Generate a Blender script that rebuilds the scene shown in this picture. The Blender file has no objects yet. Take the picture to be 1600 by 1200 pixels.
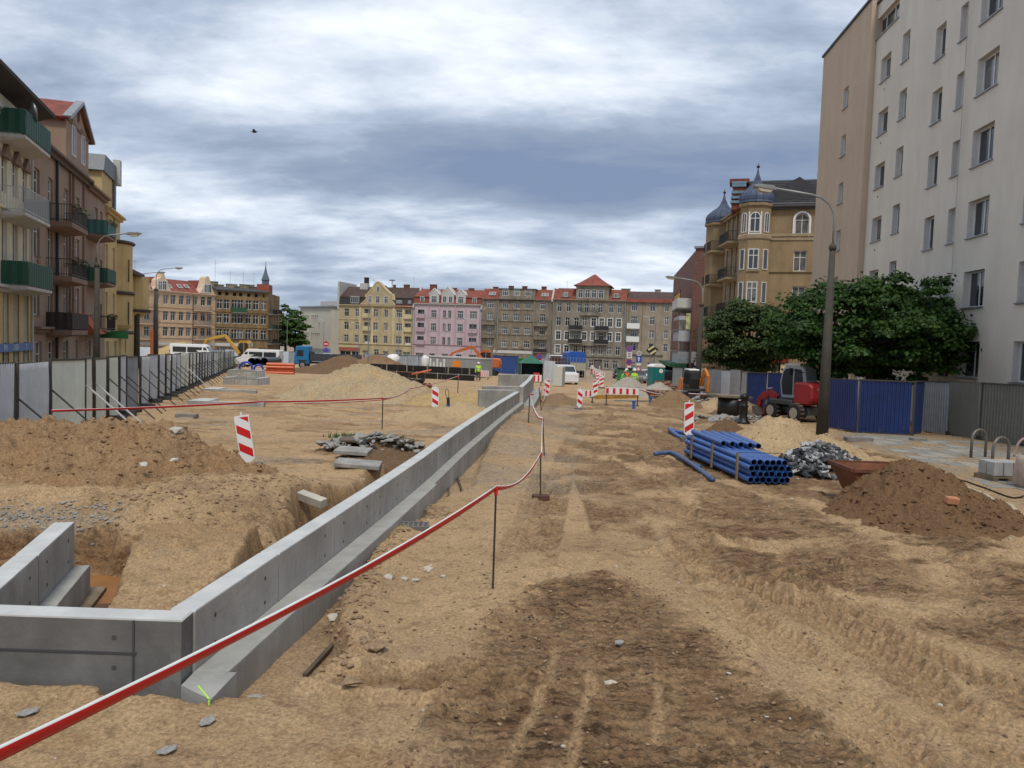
import bpy, bmesh, math, random
import numpy as np
from mathutils import Vector, Matrix
random.seed(7)
S = bpy.context.scene
COL = S.collection
# ------------------------------------------------------------------ camera
F=1202.; TH=math.radians(3.15); RO=math.atan(.034); CZ=2.45
cd=bpy.data.cameras.new('camera'); cam=bpy.data.objects.new('camera',cd); COL.objects.link(cam)
cd.sensor_width=36; cd.lens=36*F/1600; cd.clip_start=.05; cd.clip_end=4000
cam.matrix_world=Matrix.Translation((0,0,CZ))@Matrix.Rotation(math.pi/2-TH,4,'X')@Matrix.Rotation(RO,4,'Z')
S.camera=cam
# ------------------------------------------------------------------ sky, sun, exposure
SUN_EL,SUN_AZ=58,176      # azimuth clockwise from +y
W=bpy.data.worlds.new('World'); S.world=W; W.use_nodes=True
def world():
    nt=W.node_tree; N=nt.nodes; L=nt.links; N.clear()
    def nd(t,**k):
        n=N.new(t)
        for a,b in k.items(): setattr(n,a,b)
        return n
    def mth(op,a,b=None,c=None):
        n=nd('ShaderNodeMath',operation=op)
        for i,x in enumerate((a,b,c)):
            if x is None: continue
            if isinstance(x,(int,float)): n.inputs[i].default_value=x
            else: L.new(x,n.inputs[i])
        return n.outputs[0]
    out=nd('ShaderNodeOutputWorld')
    sky=nd('ShaderNodeTexSky',sky_type='NISHITA',sun_disc=False)
    sky.sun_elevation=math.radians(SUN_EL); sky.sun_rotation=math.radians(SUN_AZ)
    bg1=nd('ShaderNodeBackground'); bg1.inputs[1].default_value=.06; L.new(sky.outputs[0],bg1.inputs[0])
    tc=nd('ShaderNodeTexCoord'); sp=nd('ShaderNodeSeparateXYZ'); L.new(tc.outputs['Generated'],sp.inputs[0])
    x,y,z=sp.outputs
    zz=mth('MAXIMUM',z,0.0); den=mth('ADD',zz,.2)
    px=mth('DIVIDE',x,den); py=mth('DIVIDE',y,den)
    cb=nd('ShaderNodeCombineXYZ'); L.new(px,cb.inputs[0]); L.new(py,cb.inputs[1])
    def noise(scale,det,rough,off,stretch,dist=.4):
        mp=nd('ShaderNodeMapping'); L.new(cb.outputs[0],mp.inputs[0]); mp.inputs['Location'].default_value=off; mp.inputs['Scale'].default_value=stretch
        mp.inputs['Rotation'].default_value=(0,0,math.radians(12))
        n=nd('ShaderNodeTexNoise'); L.new(mp.outputs[0],n.inputs['Vector']); n.inputs['Scale'].default_value=scale; n.inputs['Detail'].default_value=det
        n.inputs['Roughness'].default_value=rough; n.inputs['Distortion'].default_value=dist
        return n.outputs[0]
    n1=noise(.8,9,.57,(3.1,1.7,0),(.85,1.15,1),.25)
    n2=noise(2.6,8,.6,(7.0,2.0,0),(.7,1.25,1),.15)
    n3=noise(.35,3,.5,(1.0,9.0,0),(1,1,1),.2)
    # big slow cloud banks given as elevation bands with an azimuth centre
    el=mth('ARCSINE',z); az=mth('ARCTAN2',x,y)
    def bank(a0,e0,wa,we,amp):
        da=mth('DIVIDE',mth('SUBTRACT',az,math.radians(a0)),math.radians(wa)); de=mth('DIVIDE',mth('SUBTRACT',el,math.radians(e0)),math.radians(we))
        r=mth('ADD',mth('MULTIPLY',da,da),mth('MULTIPLY',de,de))
        return mth('MULTIPLY',mth('EXPONENT',mth('MULTIPLY',r,-1.)),amp)
    tot=mth('ADD',mth('MULTIPLY',mth('SUBTRACT',n1,.5),1.5),mth('MULTIPLY',mth('SUBTRACT',n2,.5),.85))
    tot=mth('ADD',tot,mth('MULTIPLY',mth('SUBTRACT',n3,.5),.35))
    for b in [(-15,12.6,19,2.8,-.36),(2,12.2,14,2.2,-.16),(-28,17,11,9,-.12),(14,12.5,15,3.2,-.13),(-18,4,22,2.6,-.12),(3,19,17,3.6,.16),(8,7.6,15,2.2,.15),(-26,24,10,4,.06),
              (160,13,60,4,-.25),(-120,14,40,4,-.2),(90,14,40,4,-.18),(-90,7,60,3,.1),(120,7,60,3,.1)]:
        tot=mth('ADD',tot,bank(*b))
    tot=mth('ADD',tot,.5)
    rp=nd('ShaderNodeValToRGB'); L.new(tot,rp.inputs[0]); e=rp.color_ramp.elements
    e[0].position=.0; e[0].color=(.155,.205,.31,1); e[1].position=1.0; e[1].color=(.90,.91,.92,1)
    for p,c in ((.27,(.225,.275,.365,1)),(.43,(.335,.395,.49,1)),(.57,(.50,.555,.635,1)),(.74,(.69,.73,.79,1))):
        q=e.new(p); q.color=c
    bg2=nd('ShaderNodeBackground'); L.new(rp.outputs[0],bg2.inputs[0]); bg2.inputs[1].default_value=1.0
    mx=nd('ShaderNodeMixShader'); mx.inputs[0].default_value=.93; L.new(bg1.outputs[0],mx.inputs[1]); L.new(bg2.outputs[0],mx.inputs[2])
    L.new(mx.outputs[0],out.inputs[0])
world()
sl=bpy.data.lights.new('sun','SUN'); so=bpy.data.objects.new('sun',sl); COL.objects.link(so)
sl.energy=1.5; sl.angle=math.radians(11); sl.color=(1,.94,.84)
a=math.radians(SUN_AZ); e_=math.radians(SUN_EL)
so.rotation_euler=Vector((math.sin(a)*math.cos(e_),math.cos(a)*math.cos(e_),math.sin(e_))).to_track_quat('Z','Y').to_euler()
S.view_settings.view_transform='Standard'; S.view_settings.look='None'; S.view_settings.gamma=1; S.view_settings.use_curve_mapping=False
S.view_settings.exposure=0.58
S.render.engine='CYCLES'
# ------------------------------------------------------------------ surveying helpers
def ray(u,v):
    a=(u-800)/F; b=-(v-600)/F
    c,s=math.cos(RO),math.sin(RO); x=a*c-b*s; y=a*s+b*c
    ct,st=math.cos(TH),math.sin(TH)
    return Vector((x,ct+y*st,y*ct-st))
def G(u,v):
    r=ray(u,v); t=CZ/(-r.z-.02*r.y); return (r.x*t,r.y*t)
def D(u,v,d):
    r=ray(u,v); t=d/r.y; return Vector((r.x*t,d,CZ+r.z*t))
def Zp(u,v,z):
    r=ray(u,v); t=(z-CZ)/r.z; return (r.x*t,r.y*t)
def gz(x,y): return -.02*min(max(y,-10),205)
def g3(x,y,dz=0): return Vector((x,y,gz(x,y)+dz))
# ------------------------------------------------------------------ materials
MC={}
def mat(name,col,rough=.8,metal=0,var=.0,vs=3.,bump=0.,bs=20.,col2=None,spec=.5,streak=0.,dirt=None,bdist=.02,trans=0,coat=0,emit=0,vs2=None,spots=None):
    """principled with layered noise colour, vertical streaks and bump"""
    if name in MC: return MC[name]
    m=bpy.data.materials.new(name); m.use_nodes=True; nt=m.node_tree; N=nt.nodes; L=nt.links
    P=N['Principled BSDF']; P.inputs['Roughness'].default_value=rough; P.inputs['Metallic'].default_value=metal
    P.inputs['Specular IOR Level'].default_value=spec
    if coat: P.inputs['Coat Weight'].default_value=coat
    if trans: P.inputs['Transmission Weight'].default_value=trans
    c4=(*col,1)
    if emit: P.inputs['Emission Color'].default_value=c4; P.inputs['Emission Strength'].default_value=emit
    P.inputs['Base Color'].default_value=c4
    m.diffuse_color=c4
    if var or streak or bump or dirt or spots:
        tc=N.new('ShaderNodeTexCoord'); cur=None
        def noise(sc,det=5,ro=.6,mapscale=None):
            n=N.new('ShaderNodeTexNoise'); n.inputs['Scale'].default_value=sc; n.inputs['Detail'].default_value=det; n.inputs['Roughness'].default_value=ro
            if mapscale:
                mp=N.new('ShaderNodeMapping'); mp.inputs['Scale'].default_value=mapscale; L.new(tc.outputs['Object'],mp.inputs[0]); L.new(mp.outputs[0],n.inputs['Vector'])
            else: L.new(tc.outputs['Object'],n.inputs['Vector'])
            return n.outputs[0]
        def ramp(src,p0,p1,c0,c1):
            r=N.new('ShaderNodeValToRGB'); L.new(src,r.inputs[0]); e=r.color_ramp.elements
            e[0].position=p0;e[1].position=p1;e[0].color=(*c0,1);e[1].color=(*c1,1); return r.outputs[0]
        dk=tuple(c*(1-var) for c in col); lt=tuple(min(1,c*(1+var*.8)) for c in (col2 or col))
        if col2: dk=col; lt=col2
        cur=ramp(noise(vs),.35,.68,dk,lt)
        def mul(cur,fac,src):
            x=N.new('ShaderNodeMix'); x.data_type='RGBA'; x.blend_type='MULTIPLY'; x.inputs[0].default_value=fac
            L.new(cur,x.inputs[6]); L.new(src,x.inputs[7]); return x.outputs[2]
        if var: cur=mul(cur,1,ramp(noise((vs2 or vs*6.3),4),.3,.75,(1-var*.6,)*3,(1,1,1)))
        if streak: cur=mul(cur,streak,ramp(noise(.9,6,.65,(1.0,1.0,.3)),.36,.64,(.5,.48,.46),(1,1,1)))
        if dirt:
            x=N.new('ShaderNodeMix'); x.data_type='RGBA'; L.new(cur,x.inputs[6]); x.inputs[7].default_value=(*dirt[0],1)
            L.new(ramp(noise(dirt[1],6,.65),dirt[2],dirt[2]+.08,(0,0,0),(dirt[3],)*3),x.inputs[0]); cur=x.outputs[2]
        if spots:   # small dark pits
            v=N.new('ShaderNodeTexVoronoi'); v.inputs['Scale'].default_value=spots; L.new(tc.outputs['Object'],v.inputs['Vector'])
            cur=mul(cur,.8,ramp(v.outputs[0],.03,.09,(.25,.25,.25),(1,1,1)))
        L.new(cur,P.inputs['Base Color'])
        if bump:
            b=N.new('ShaderNodeBump'); b.inputs['Strength'].default_value=bump; b.inputs['Distance'].default_value=bdist
            L.new(noise(bs,6,.65),b.inputs['Height']); L.new(b.outputs[0],P.inputs['Normal'])
    MC[name]=m; return m
def soil_mat(name,light,dark,clay=None,attr=False,bump=.9,sc=1.,fine=1.,bd=.035):
    if name in MC: return MC[name]
    m=bpy.data.materials.new(name); m.use_nodes=True; nt=m.node_tree; N=nt.nodes; L=nt.links; P=N['Principled BSDF']
    P.inputs['Roughness'].default_value=.93; P.inputs['Specular IOR Level'].default_value=.22
    tc=N.new('ShaderNodeTexCoord')
    def noise(s,det=6,ro=.62,ms=None):
        n=N.new('ShaderNodeTexNoise'); n.inputs['Scale'].default_value=s*sc; n.inputs['Detail'].default_value=det; n.inputs['Roughness'].default_value=ro
        if ms:
            mp=N.new('ShaderNodeMapping'); mp.inputs['Scale'].default_value=ms; L.new(tc.outputs['Object'],mp.inputs[0]); L.new(mp.outputs[0],n.inputs[0])
        else: L.new(tc.outputs['Object'],n.inputs[0])
        return n.outputs[0]
    def rmp(src,p0,p1,c0=(0,0,0),c1=(1,1,1)):
        r=N.new('ShaderNodeValToRGB'); L.new(src,r.inputs[0]); e=r.color_ramp.elements; e[0].position=p0;e[1].position=p1;e[0].color=(*c0,1);e[1].color=(*c1,1); return r.outputs[0]
    def mix(f,a,b,mode='MIX'):
        x=N.new('ShaderNodeMix'); x.data_type='RGBA'; x.blend_type=mode
        for i,q in ((0,f),(6,a),(7,b)):
            if isinstance(q,(int,float)): x.inputs[i].default_value=q
            elif isinstance(q,tuple): x.inputs[i].default_value=(*q,1)
            else: L.new(q,x.inputs[i])
        return x.outputs[2]
    def mm(op,a,b):
        x=N.new('ShaderNodeMath'); x.operation=op; x.use_clamp=True
        for i,q in enumerate((a,b)):
            if isinstance(q,(int,float)): x.inputs[i].default_value=q
            else: L.new(q,x.inputs[i])
        return x.outputs[0]
    nb=noise(.9,5); nm=noise(5,6,.65); nf=noise(34*fine,6,.7); ng=noise(160*fine,3,.6)
    cur=mix(rmp(nb,.38,.62),tuple(c*.86 for c in light),light)
    cur=mix(mm('MULTIPLY',rmp(nm,.52,.7),.55),cur,dark)
    if clay: cur=mix(mm('MULTIPLY',rmp(noise(1.7,4),.5,.68),.6),cur,clay)
    if attr:
        at=N.new('ShaderNodeVertexColor'); at.layer_name='zone'; sp=N.new('ShaderNodeSeparateColor'); L.new(at.outputs[0],sp.inputs[0])
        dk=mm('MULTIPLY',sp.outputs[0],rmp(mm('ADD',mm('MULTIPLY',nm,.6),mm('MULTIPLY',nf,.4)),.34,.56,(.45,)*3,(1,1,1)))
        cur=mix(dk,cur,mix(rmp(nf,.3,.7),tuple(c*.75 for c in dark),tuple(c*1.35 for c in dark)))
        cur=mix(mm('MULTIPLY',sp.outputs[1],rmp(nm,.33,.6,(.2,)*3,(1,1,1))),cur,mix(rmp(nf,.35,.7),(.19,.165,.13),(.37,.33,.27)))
        ck=noise(1.,5,.72,(4.5,21,9)); crk=rmp(ck,.43,.50,(.22,.2,.19),(1,1,1)); hl=rmp(ck,.56,.64,(1,1,1),(1.5,1.45,1.38)); cur=mix(mm('MULTIPLY',sp.outputs[0],.8),cur,mix(1.,crk,hl,'MULTIPLY'),'MULTIPLY') 
        cur=mix(mm('MULTIPLY',sp.outputs[2],.85),cur,mix(rmp(nm,.35,.65),(.23,.115,.045),(.36,.21,.095)))
    cur=mix(.9,cur,rmp(nf,.33,.66,(.48,.46,.44),(1.25,1.24,1.23)),'MULTIPLY')  # soil microshadows multiplied into the colour, here and next, from the bump noises
    cur=mix(.6,cur,rmp(ng,.33,.66,(.6,.59,.58),(1.28,1.28,1.28)),'MULTIPLY')
    # sparse pale pebbles
    v=N.new('ShaderNodeTexVoronoi'); v.inputs['Scale'].default_value=9; L.new(tc.outputs['Object'],v.inputs[0])
    cur=mix(mm('MULTIPLY',rmp(v.outputs[0],.045,.06,(1,1,1),(0,0,0)),.3),cur,(.36,.33,.28))
    L.new(cur,P.inputs['Base Color'])
    b=N.new('ShaderNodeBump'); b.inputs['Strength'].default_value=bump; b.inputs['Distance'].default_value=bd*1.3
    h=mm('ADD',mm('MULTIPLY',nf,.55),mm('MULTIPLY',ng,.22)); h=mm('ADD',h,mm('MULTIPLY',nm,.3)); L.new(h,b.inputs['Height']); L.new(b.outputs[0],P.inputs['Normal'])
    MC[name]=m; return m
# ------------------------------------------------------------------ object helpers
class MB:
    def __init__(s): s.v=[]; s.f=[]; s.m=[]
    def add(s,vs,fs,mi=0):
        o=len(s.v); s.v+= [tuple(p) for p in vs]; s.f+=[tuple(i+o for i in f) for f in fs]; s.m+=[mi]*len(fs); return s
    def box(s,x0,x1,y0,y1,z0,z1,mi=0):
        return s.add([(x0,y0,z0),(x1,y0,z0),(x1,y1,z0),(x0,y1,z0),(x0,y0,z1),(x1,y0,z1),(x1,y1,z1),(x0,y1,z1)],
            [(0,3,2,1),(4,5,6,7),(0,1,5,4),(1,2,6,5),(2,3,7,6),(3,0,4,7)],mi)
    def obox(s,c,size,rot=(0,0,0),mi=0):
        from mathutils import Euler
        R=Euler(rot).to_matrix(); hx,hy,hz=[q/2 for q in size]; c=Vector(c)
        vs=[c+R@Vector((a*hx,b*hy,d*hz)) for d in(-1,1) for a,b in((-1,-1),(1,-1),(1,1),(-1,1))]
        return s.add(vs,[(0,3,2,1),(4,5,6,7),(0,1,5,4),(1,2,6,5),(2,3,7,6),(3,0,4,7)],mi)
    def bar(s,p,q,w,h=None,mi=0):
        p=Vector(p);q=Vector(q); h=h or w; d=(q-p).normalized(); u=Vector((0,0,1)) if abs(d.z)<.95 else Vector((0,1,0))
        r=d.cross(u).normalized(); t=r.cross(d)
        vs=[b+r*a*w/2+t*c*h/2 for b in(p,q) for a,c in((-1,-1),(1,-1),(1,1),(-1,1))]
        return s.add(vs,[(0,3,2,1),(4,5,6,7),(0,1,5,4),(1,2,6,5),(2,3,7,6),(3,0,4,7)],mi)
    def tube(s,pts,rs,n=8,mi=0,cap=True):
        pts=[Vector(p) for p in pts]
        if not isinstance(rs,(list,tuple)): rs=[rs]*len(pts)
        vs=[];fs=[];N=len(pts); ref=None
        for i,p in enumerate(pts):
            d=(pts[min(i+1,N-1)]-pts[max(i-1,0)]).normalized()
            if ref is None:
                u=Vector((0,0,1)) if abs(d.z)<.9 else Vector((1,0,0)); ref=d.cross(u).normalized()
            ref=(ref-d*ref.dot(d)).normalized(); t=d.cross(ref)
            for k in range(n):
                a=2*math.pi*k/n; vs.append(p+(ref*math.cos(a)+t*math.sin(a))*rs[i])
        for i in range(N-1):
            for k in range(n): fs.append((i*n+k,i*n+(k+1)%n,(i+1)*n+(k+1)%n,(i+1)*n+k))
        if cap: fs.append(tuple(range(n-1,-1,-1))); fs.append(tuple((N-1)*n+k for k in range(n)))
        return s.add(vs,fs,mi)
    def lathe(s,prof,n=16,c=(0,0,0),mi=0):
        vs=[];fs=[];N=len(prof)
        for r,z in prof:
            for k in range(n):
                a=2*math.pi*k/n; vs.append((c[0]+r*math.cos(a),c[1]+r*math.sin(a),c[2]+z))
        for i in range(N-1):
            for k in range(n): fs.append((i*n+k,i*n+(k+1)%n,(i+1)*n+(k+1)%n,(i+1)*n+k))
        fs.append(tuple(range(n-1,-1,-1))); fs.append(tuple((N-1)*n+k for k in range(n)))
        return s.add(vs,fs,mi)
    def ext(s,poly,a0,a1,ax='y',mi=0):
        """polygon extruded along an axis; poly given in the two other axes"""
        n=len(poly)
        def P(p,a): return {'y':(p[0],a,p[1]),'x':(a,p[0],p[1]),'z':(p[0],p[1],a)}[ax]
        vs=[P(p,a0) for p in poly]+[P(p,a1) for p in poly]
        fs=[tuple(range(n)),tuple(range(2*n-1,n-1,-1))]+[(i,i+n,(i+1)%n+n,(i+1)%n) for i in range(n)]
        return s.add(vs,fs,mi)
    def quad(s,a,b,c,d,mi=0): return s.add([a,b,c,d],[(0,1,2,3)],mi)
    def mesh(s,name,mats,smooth=False):
        me=bpy.data.meshes.new(name); me.from_pydata([tuple(map(float,p)) for p in s.v],[],s.f)
        if not isinstance(mats,(list,tuple)): mats=[mats]
        for m in mats: me.materials.append(m)
        me.polygons.foreach_set('material_index',s.m)
        if smooth: me.polygons.foreach_set('use_smooth',[True]*len(me.polygons))
        bm=bmesh.new(); bm.from_mesh(me); bmesh.ops.recalc_face_normals(bm,faces=bm.faces); bm.to_mesh(me); bm.free()
        me.update()
        return me
    def build(s,name,mats,parent=None,smooth=False,loc=None,rz=0,bevel=0):
        return link(name,s.mesh(name,mats,smooth),parent,loc,rz,bevel)
def link(name,me,parent=None,loc=None,rz=0,bevel=0):
    o=bpy.data.objects.new(name,me); COL.objects.link(o); o.parent=parent
    if loc is not None: o.location=loc
    if rz: o.rotation_euler=(0,0,rz)
    if bevel:
        b=o.modifiers.new('bevel','BEVEL'); b.width=bevel; b.segments=1; b.limit_method='ANGLE'
    return o
def tag(o,label=None,cat=None,group=None,kind=None):
    for k,v in (('label',label),('category',cat),('group',group),('kind',kind)):
        if v: o[k]=v
    return o
def thing(name,label,cat,loc=(0,0,0),rz=0,group=None):
    o=bpy.data.objects.new(name,None); COL.objects.link(o); o.location=loc; o.rotation_euler=(0,0,rz); o.empty_display_size=.2
    return tag(o,label,cat,group)
def kids(o): return [c for c in KIDS.get(o.name,[])]
def dup(root,loc,rz=0,label=None,group=None):
    r=root.copy(); COL.objects.link(r); r.location=loc; r.rotation_euler=(0,0,rz)
    if label: r['label']=label
    if group: r['group']=group
    for ch in [c for c in COL.objects if c.parent==root]:
        c=ch.copy(); COL.objects.link(c); c.parent=r
        for g in [q for q in COL.objects if q.parent==ch]:
            d=g.copy(); COL.objects.link(d); d.parent=c
    return r
def text_mesh(name,body,size,m,parent,loc,rot=(math.pi/2,0,0),ext=.004,bold=False,center=True):
    cu=bpy.data.curves.new(name,'FONT'); cu.body=body; cu.size=size; cu.extrude=ext; cu.resolution_u=2
    if center: cu.align_x='CENTER'
    cu.align_y='CENTER'
    t=bpy.data.objects.new(name,cu); COL.objects.link(t)
    me=bpy.data.meshes.new_from_object(t); COL.objects.unlink(t); bpy.data.objects.remove(t)
    me.materials.clear(); me.materials.append(m)
    o=link(name,me,parent,loc); o.rotation_euler=rot; return o
# ------------------------------------------------------------------ noise
def _h(ix,iy,s):
    n=(ix.astype(np.int64)*374761393+iy.astype(np.int64)*668265263+s*1274126177)&0x7fffffff
    n=((n^(n>>13))*1274126177)&0x7fffffff
    return ((n^(n>>16))&0xffff)/65535.
def vn(x,y,s=0):
    ix=np.floor(x);iy=np.floor(y);fx=x-ix;fy=y-iy; fx=fx*fx*(3-2*fx);fy=fy*fy*(3-2*fy)
    a=_h(ix,iy,s);b=_h(ix+1,iy,s);c=_h(ix,iy+1,s);d=_h(ix+1,iy+1,s)
    return (a+(b-a)*fx)*(1-fy)+(c+(d-c)*fx)*fy
def fbm(x,y,f=1.,o=4,s=0,g=.5):
    t=0*x;A=1.;T=0
    for i in range(o):
        c,q=math.cos(i*1.1+.5),math.sin(i*1.1+.5)
        t=t+A*(vn((x*c-y*q)*f+i*17.3,(x*q+y*c)*f,s+i)-.5);T+=A;A*=g;f*=2.07
    return t/T*2
def ss(a,b,x): t=np.clip((x-a)/(b-a),0,1); return t*t*(3-2*t)
def pdist(px,py,path):
    """signed side offset, arclength and distance to a polyline"""
    best=np.full(px.shape,1e9);al=np.zeros(px.shape);sd=np.zeros(px.shape);acc=0
    for (x0,y0),(x1,y1) in zip(path[:-1],path[1:]):
        dx,dy=x1-x0,y1-y0;l=math.hypot(dx,dy)
        if l<1e-6: continue
        t=np.clip(((px-x0)*dx+(py-y0)*dy)/l/l,0,1)
        qx=px-x0-t*dx;qy=py-y0-t*dy;d=np.hypot(qx,qy);m=d<best
        best=np.where(m,d,best);al=np.where(m,acc+t*l,al);sd=np.where(m,np.sign(qx*dy-qy*dx)*d,sd);acc+=l
    return best,al,sd
def pbox(px,py,path,mg=1.2):
    P=np.array(path); k=(px>P[:,0].min()-mg)&(px<P[:,0].max()+mg)&(py>P[:,1].min()-mg)&(py<P[:,1].max()+mg)
    d=np.full(px.shape,1e3);al=np.zeros(px.shape);sd=np.full(px.shape,1e3)
    if k.any(): d[k],al[k],sd[k]=pdist(px[k],py[k],path)
    return d,al,sd
def inpoly(px,py,poly):
    """signed distance, positive inside"""
    d,_,_=pdist(px,py,list(poly)+[poly[0]]); c=np.zeros(px.shape,bool);n=len(poly)
    for i in range(n):
        x0,y0=poly[i];x1,y1=poly[(i+1)%n]
        if y0==y1: continue
        c^=((y0>py)!=(y1>py))&(px<(x1-x0)*(py-y0)/(y1-y0)+x0)
    return np.where(c,d,-d)
def spline(pts,n=8):
    out=[]
    P=[pts[0]]+list(pts)+[pts[-1]]
    for i in range(1,len(P)-2):
        for k in range(n):
            t=k/n; a,b,c,d=[np.array(P[i+j],float) for j in(-1,0,1,2)]
            out.append(tuple(.5*((2*b)+(c-a)*t+(2*a-5*b+4*c-d)*t*t+(3*b-a-3*c+d)*t**3)))
    out.append(tuple(map(float,pts[-1]))); return out
# ------------------------------------------------------------------ TERRAIN
WX=[(5.35,-2.28),(7.5,-2.08),(9.27,-1.88),(11.02,-1.70),(13,-1.50),(17.6,-1.12),(25.2,-.38),(31.7,.33)]   # y, x of the wall's right face
WY=np.array([p[0] for p in WX]); WXX=np.array([p[1] for p in WX])
def wallx(y): return np.interp(y,WY,WXX)
ER=np.array([(5.35,-1.55),(5.8,-1.25),(6.3,-1.30),(7.2,-1.60),(8.3,-1.62),(9.3,-1.62),(9.9,-1.72),(10.6,-1.62),(11.4,-1.1),(12.4,-1.32),(13.6,-1.02),(14.4,-.72),(16,-.62),(18.4,-.62),(20.4,-.55),(22,-.5),(25,-.25),(31,.45)])
EL=np.array([(9.0,-2.9),(10.2,-3.05),(11.4,-3.3),(12.5,-3.25),(14,-3.0),(17.3,-2.84),(19,-2.4),(21.6,-2.0),(25,-1.5),(31.2,-.95)])
DARK=[(2.6,.3),(-.2,2.5),(-.5,4.43),(-.44,5.47),(-.17,7.0),(.3,8.0),(.63,8.25),(1.1,8.5),(1.5,8.35),(1.89,7.38),(2.0,5.9),(2.13,4.9),(2.4,4.2),(3.4,2.6),(4.6,.3)]
DARK2=[(3.7,7.3),(4.4,7.7),(5.6,8.0),(7.5,8.8),(10,8.5),(9,3),(4.4,3.2),(3.5,4.6),(3.6,5.6),(4.3,6.4)]
DARK3=[G(*p) for p in ((1180,880),(1330,830),(1440,880),(1420,930),(1300,930))]
def pp(L,n=8): return spline([G(*p) for p in L],n)
TRACKS=[ # path, width, lug spacing, depth, lug height, dark
 (pp([(960,640),(905,680),(880,730),(858,800),(835,880)]),.5,.11,.05,.022,.5),
 (pp([(985,650),(1010,690),(1045,760),(1085,850),(1110,900)]),.55,.11,.05,.024,.5),
 (pp([(925,690),(930,740),(960,800),(980,850)]),.9,.10,.02,.016,.75),
 (pp([(1050,862),(1130,905),(1230,938),(1330,955),(1440,948),(1510,915),(1520,880)]),.42,.13,.05,.04,.2),
 (pp([(1090,830),(1190,855),(1290,880),(1340,905)]),.40,.13,.05,.04,.2),
 (pp([(1150,905),(1260,960),(1370,1020),(1480,1100),(1590,1190)]),.5,.15,.04,.035,.25),
 (pp([(1230,900),(1340,970),(1470,1030),(1600,1080)]),.42,.14,.04,.034,.3),
 (pp([(1130,940),(1230,1010),(1330,1100),(1400,1190)]),.45,.14,.04,.025,.1),
 (pp([(1400,860),(1480,870),(1600,900)]),.42,.14,.05,.035,.3),
 (pp([(1040,640),(1120,680),(1180,720)]),.6,.15,.05,.02,.5),
 (pp([(940,650),(1010,660),(1100,690),(1160,710)]),.6,.15,.05,.02,.6),
 (pp([(900,640),(1000,640),(1090,660)]),.8,.16,.06,.02,.7),
 (pp([(1000,780),(1100,810),(1200,820),(1310,840)]),.5,.14,.04,.03,.25),
 (pp([(800,870),(830,800),(850,740)]),.45,.12,.02,.015,.3),
]
STRIPS=[(spline([(.55,7.75),(.45,6.4),(.25,5.2),(.05,4.4),(-.1,3.4)]),.05),(spline([(.86,7.7),(.8,6.6),(.62,5.4),(.45,4.6),(.3,3.8)]),.05),
        (spline([(1.25,7.6),(1.22,6.6),(1.15,5.6),(1.0,4.8)]),.045),(spline([(1.55,7.2),(1.55,6.2),(1.5,5.2),(1.42,4.4)]),.04)]
BUT=[(-4.75,10.6),(-4.45,9.3),(-3.95,7.6),(-3.45,6.4),(-3.3,5.6),(-2.6,5.6),(-2.72,6.6),(-2.85,8.0),(-2.95,9.2),(-3.0,10.6)]
WALK=[(9.4,11.0),(9.35,13.6),(10.0,17.8),(11.0,22.5),(11.6,27),(12.2,29.5),(60,29.5),(60,5),(11.5,5),(10,8)]
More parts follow.
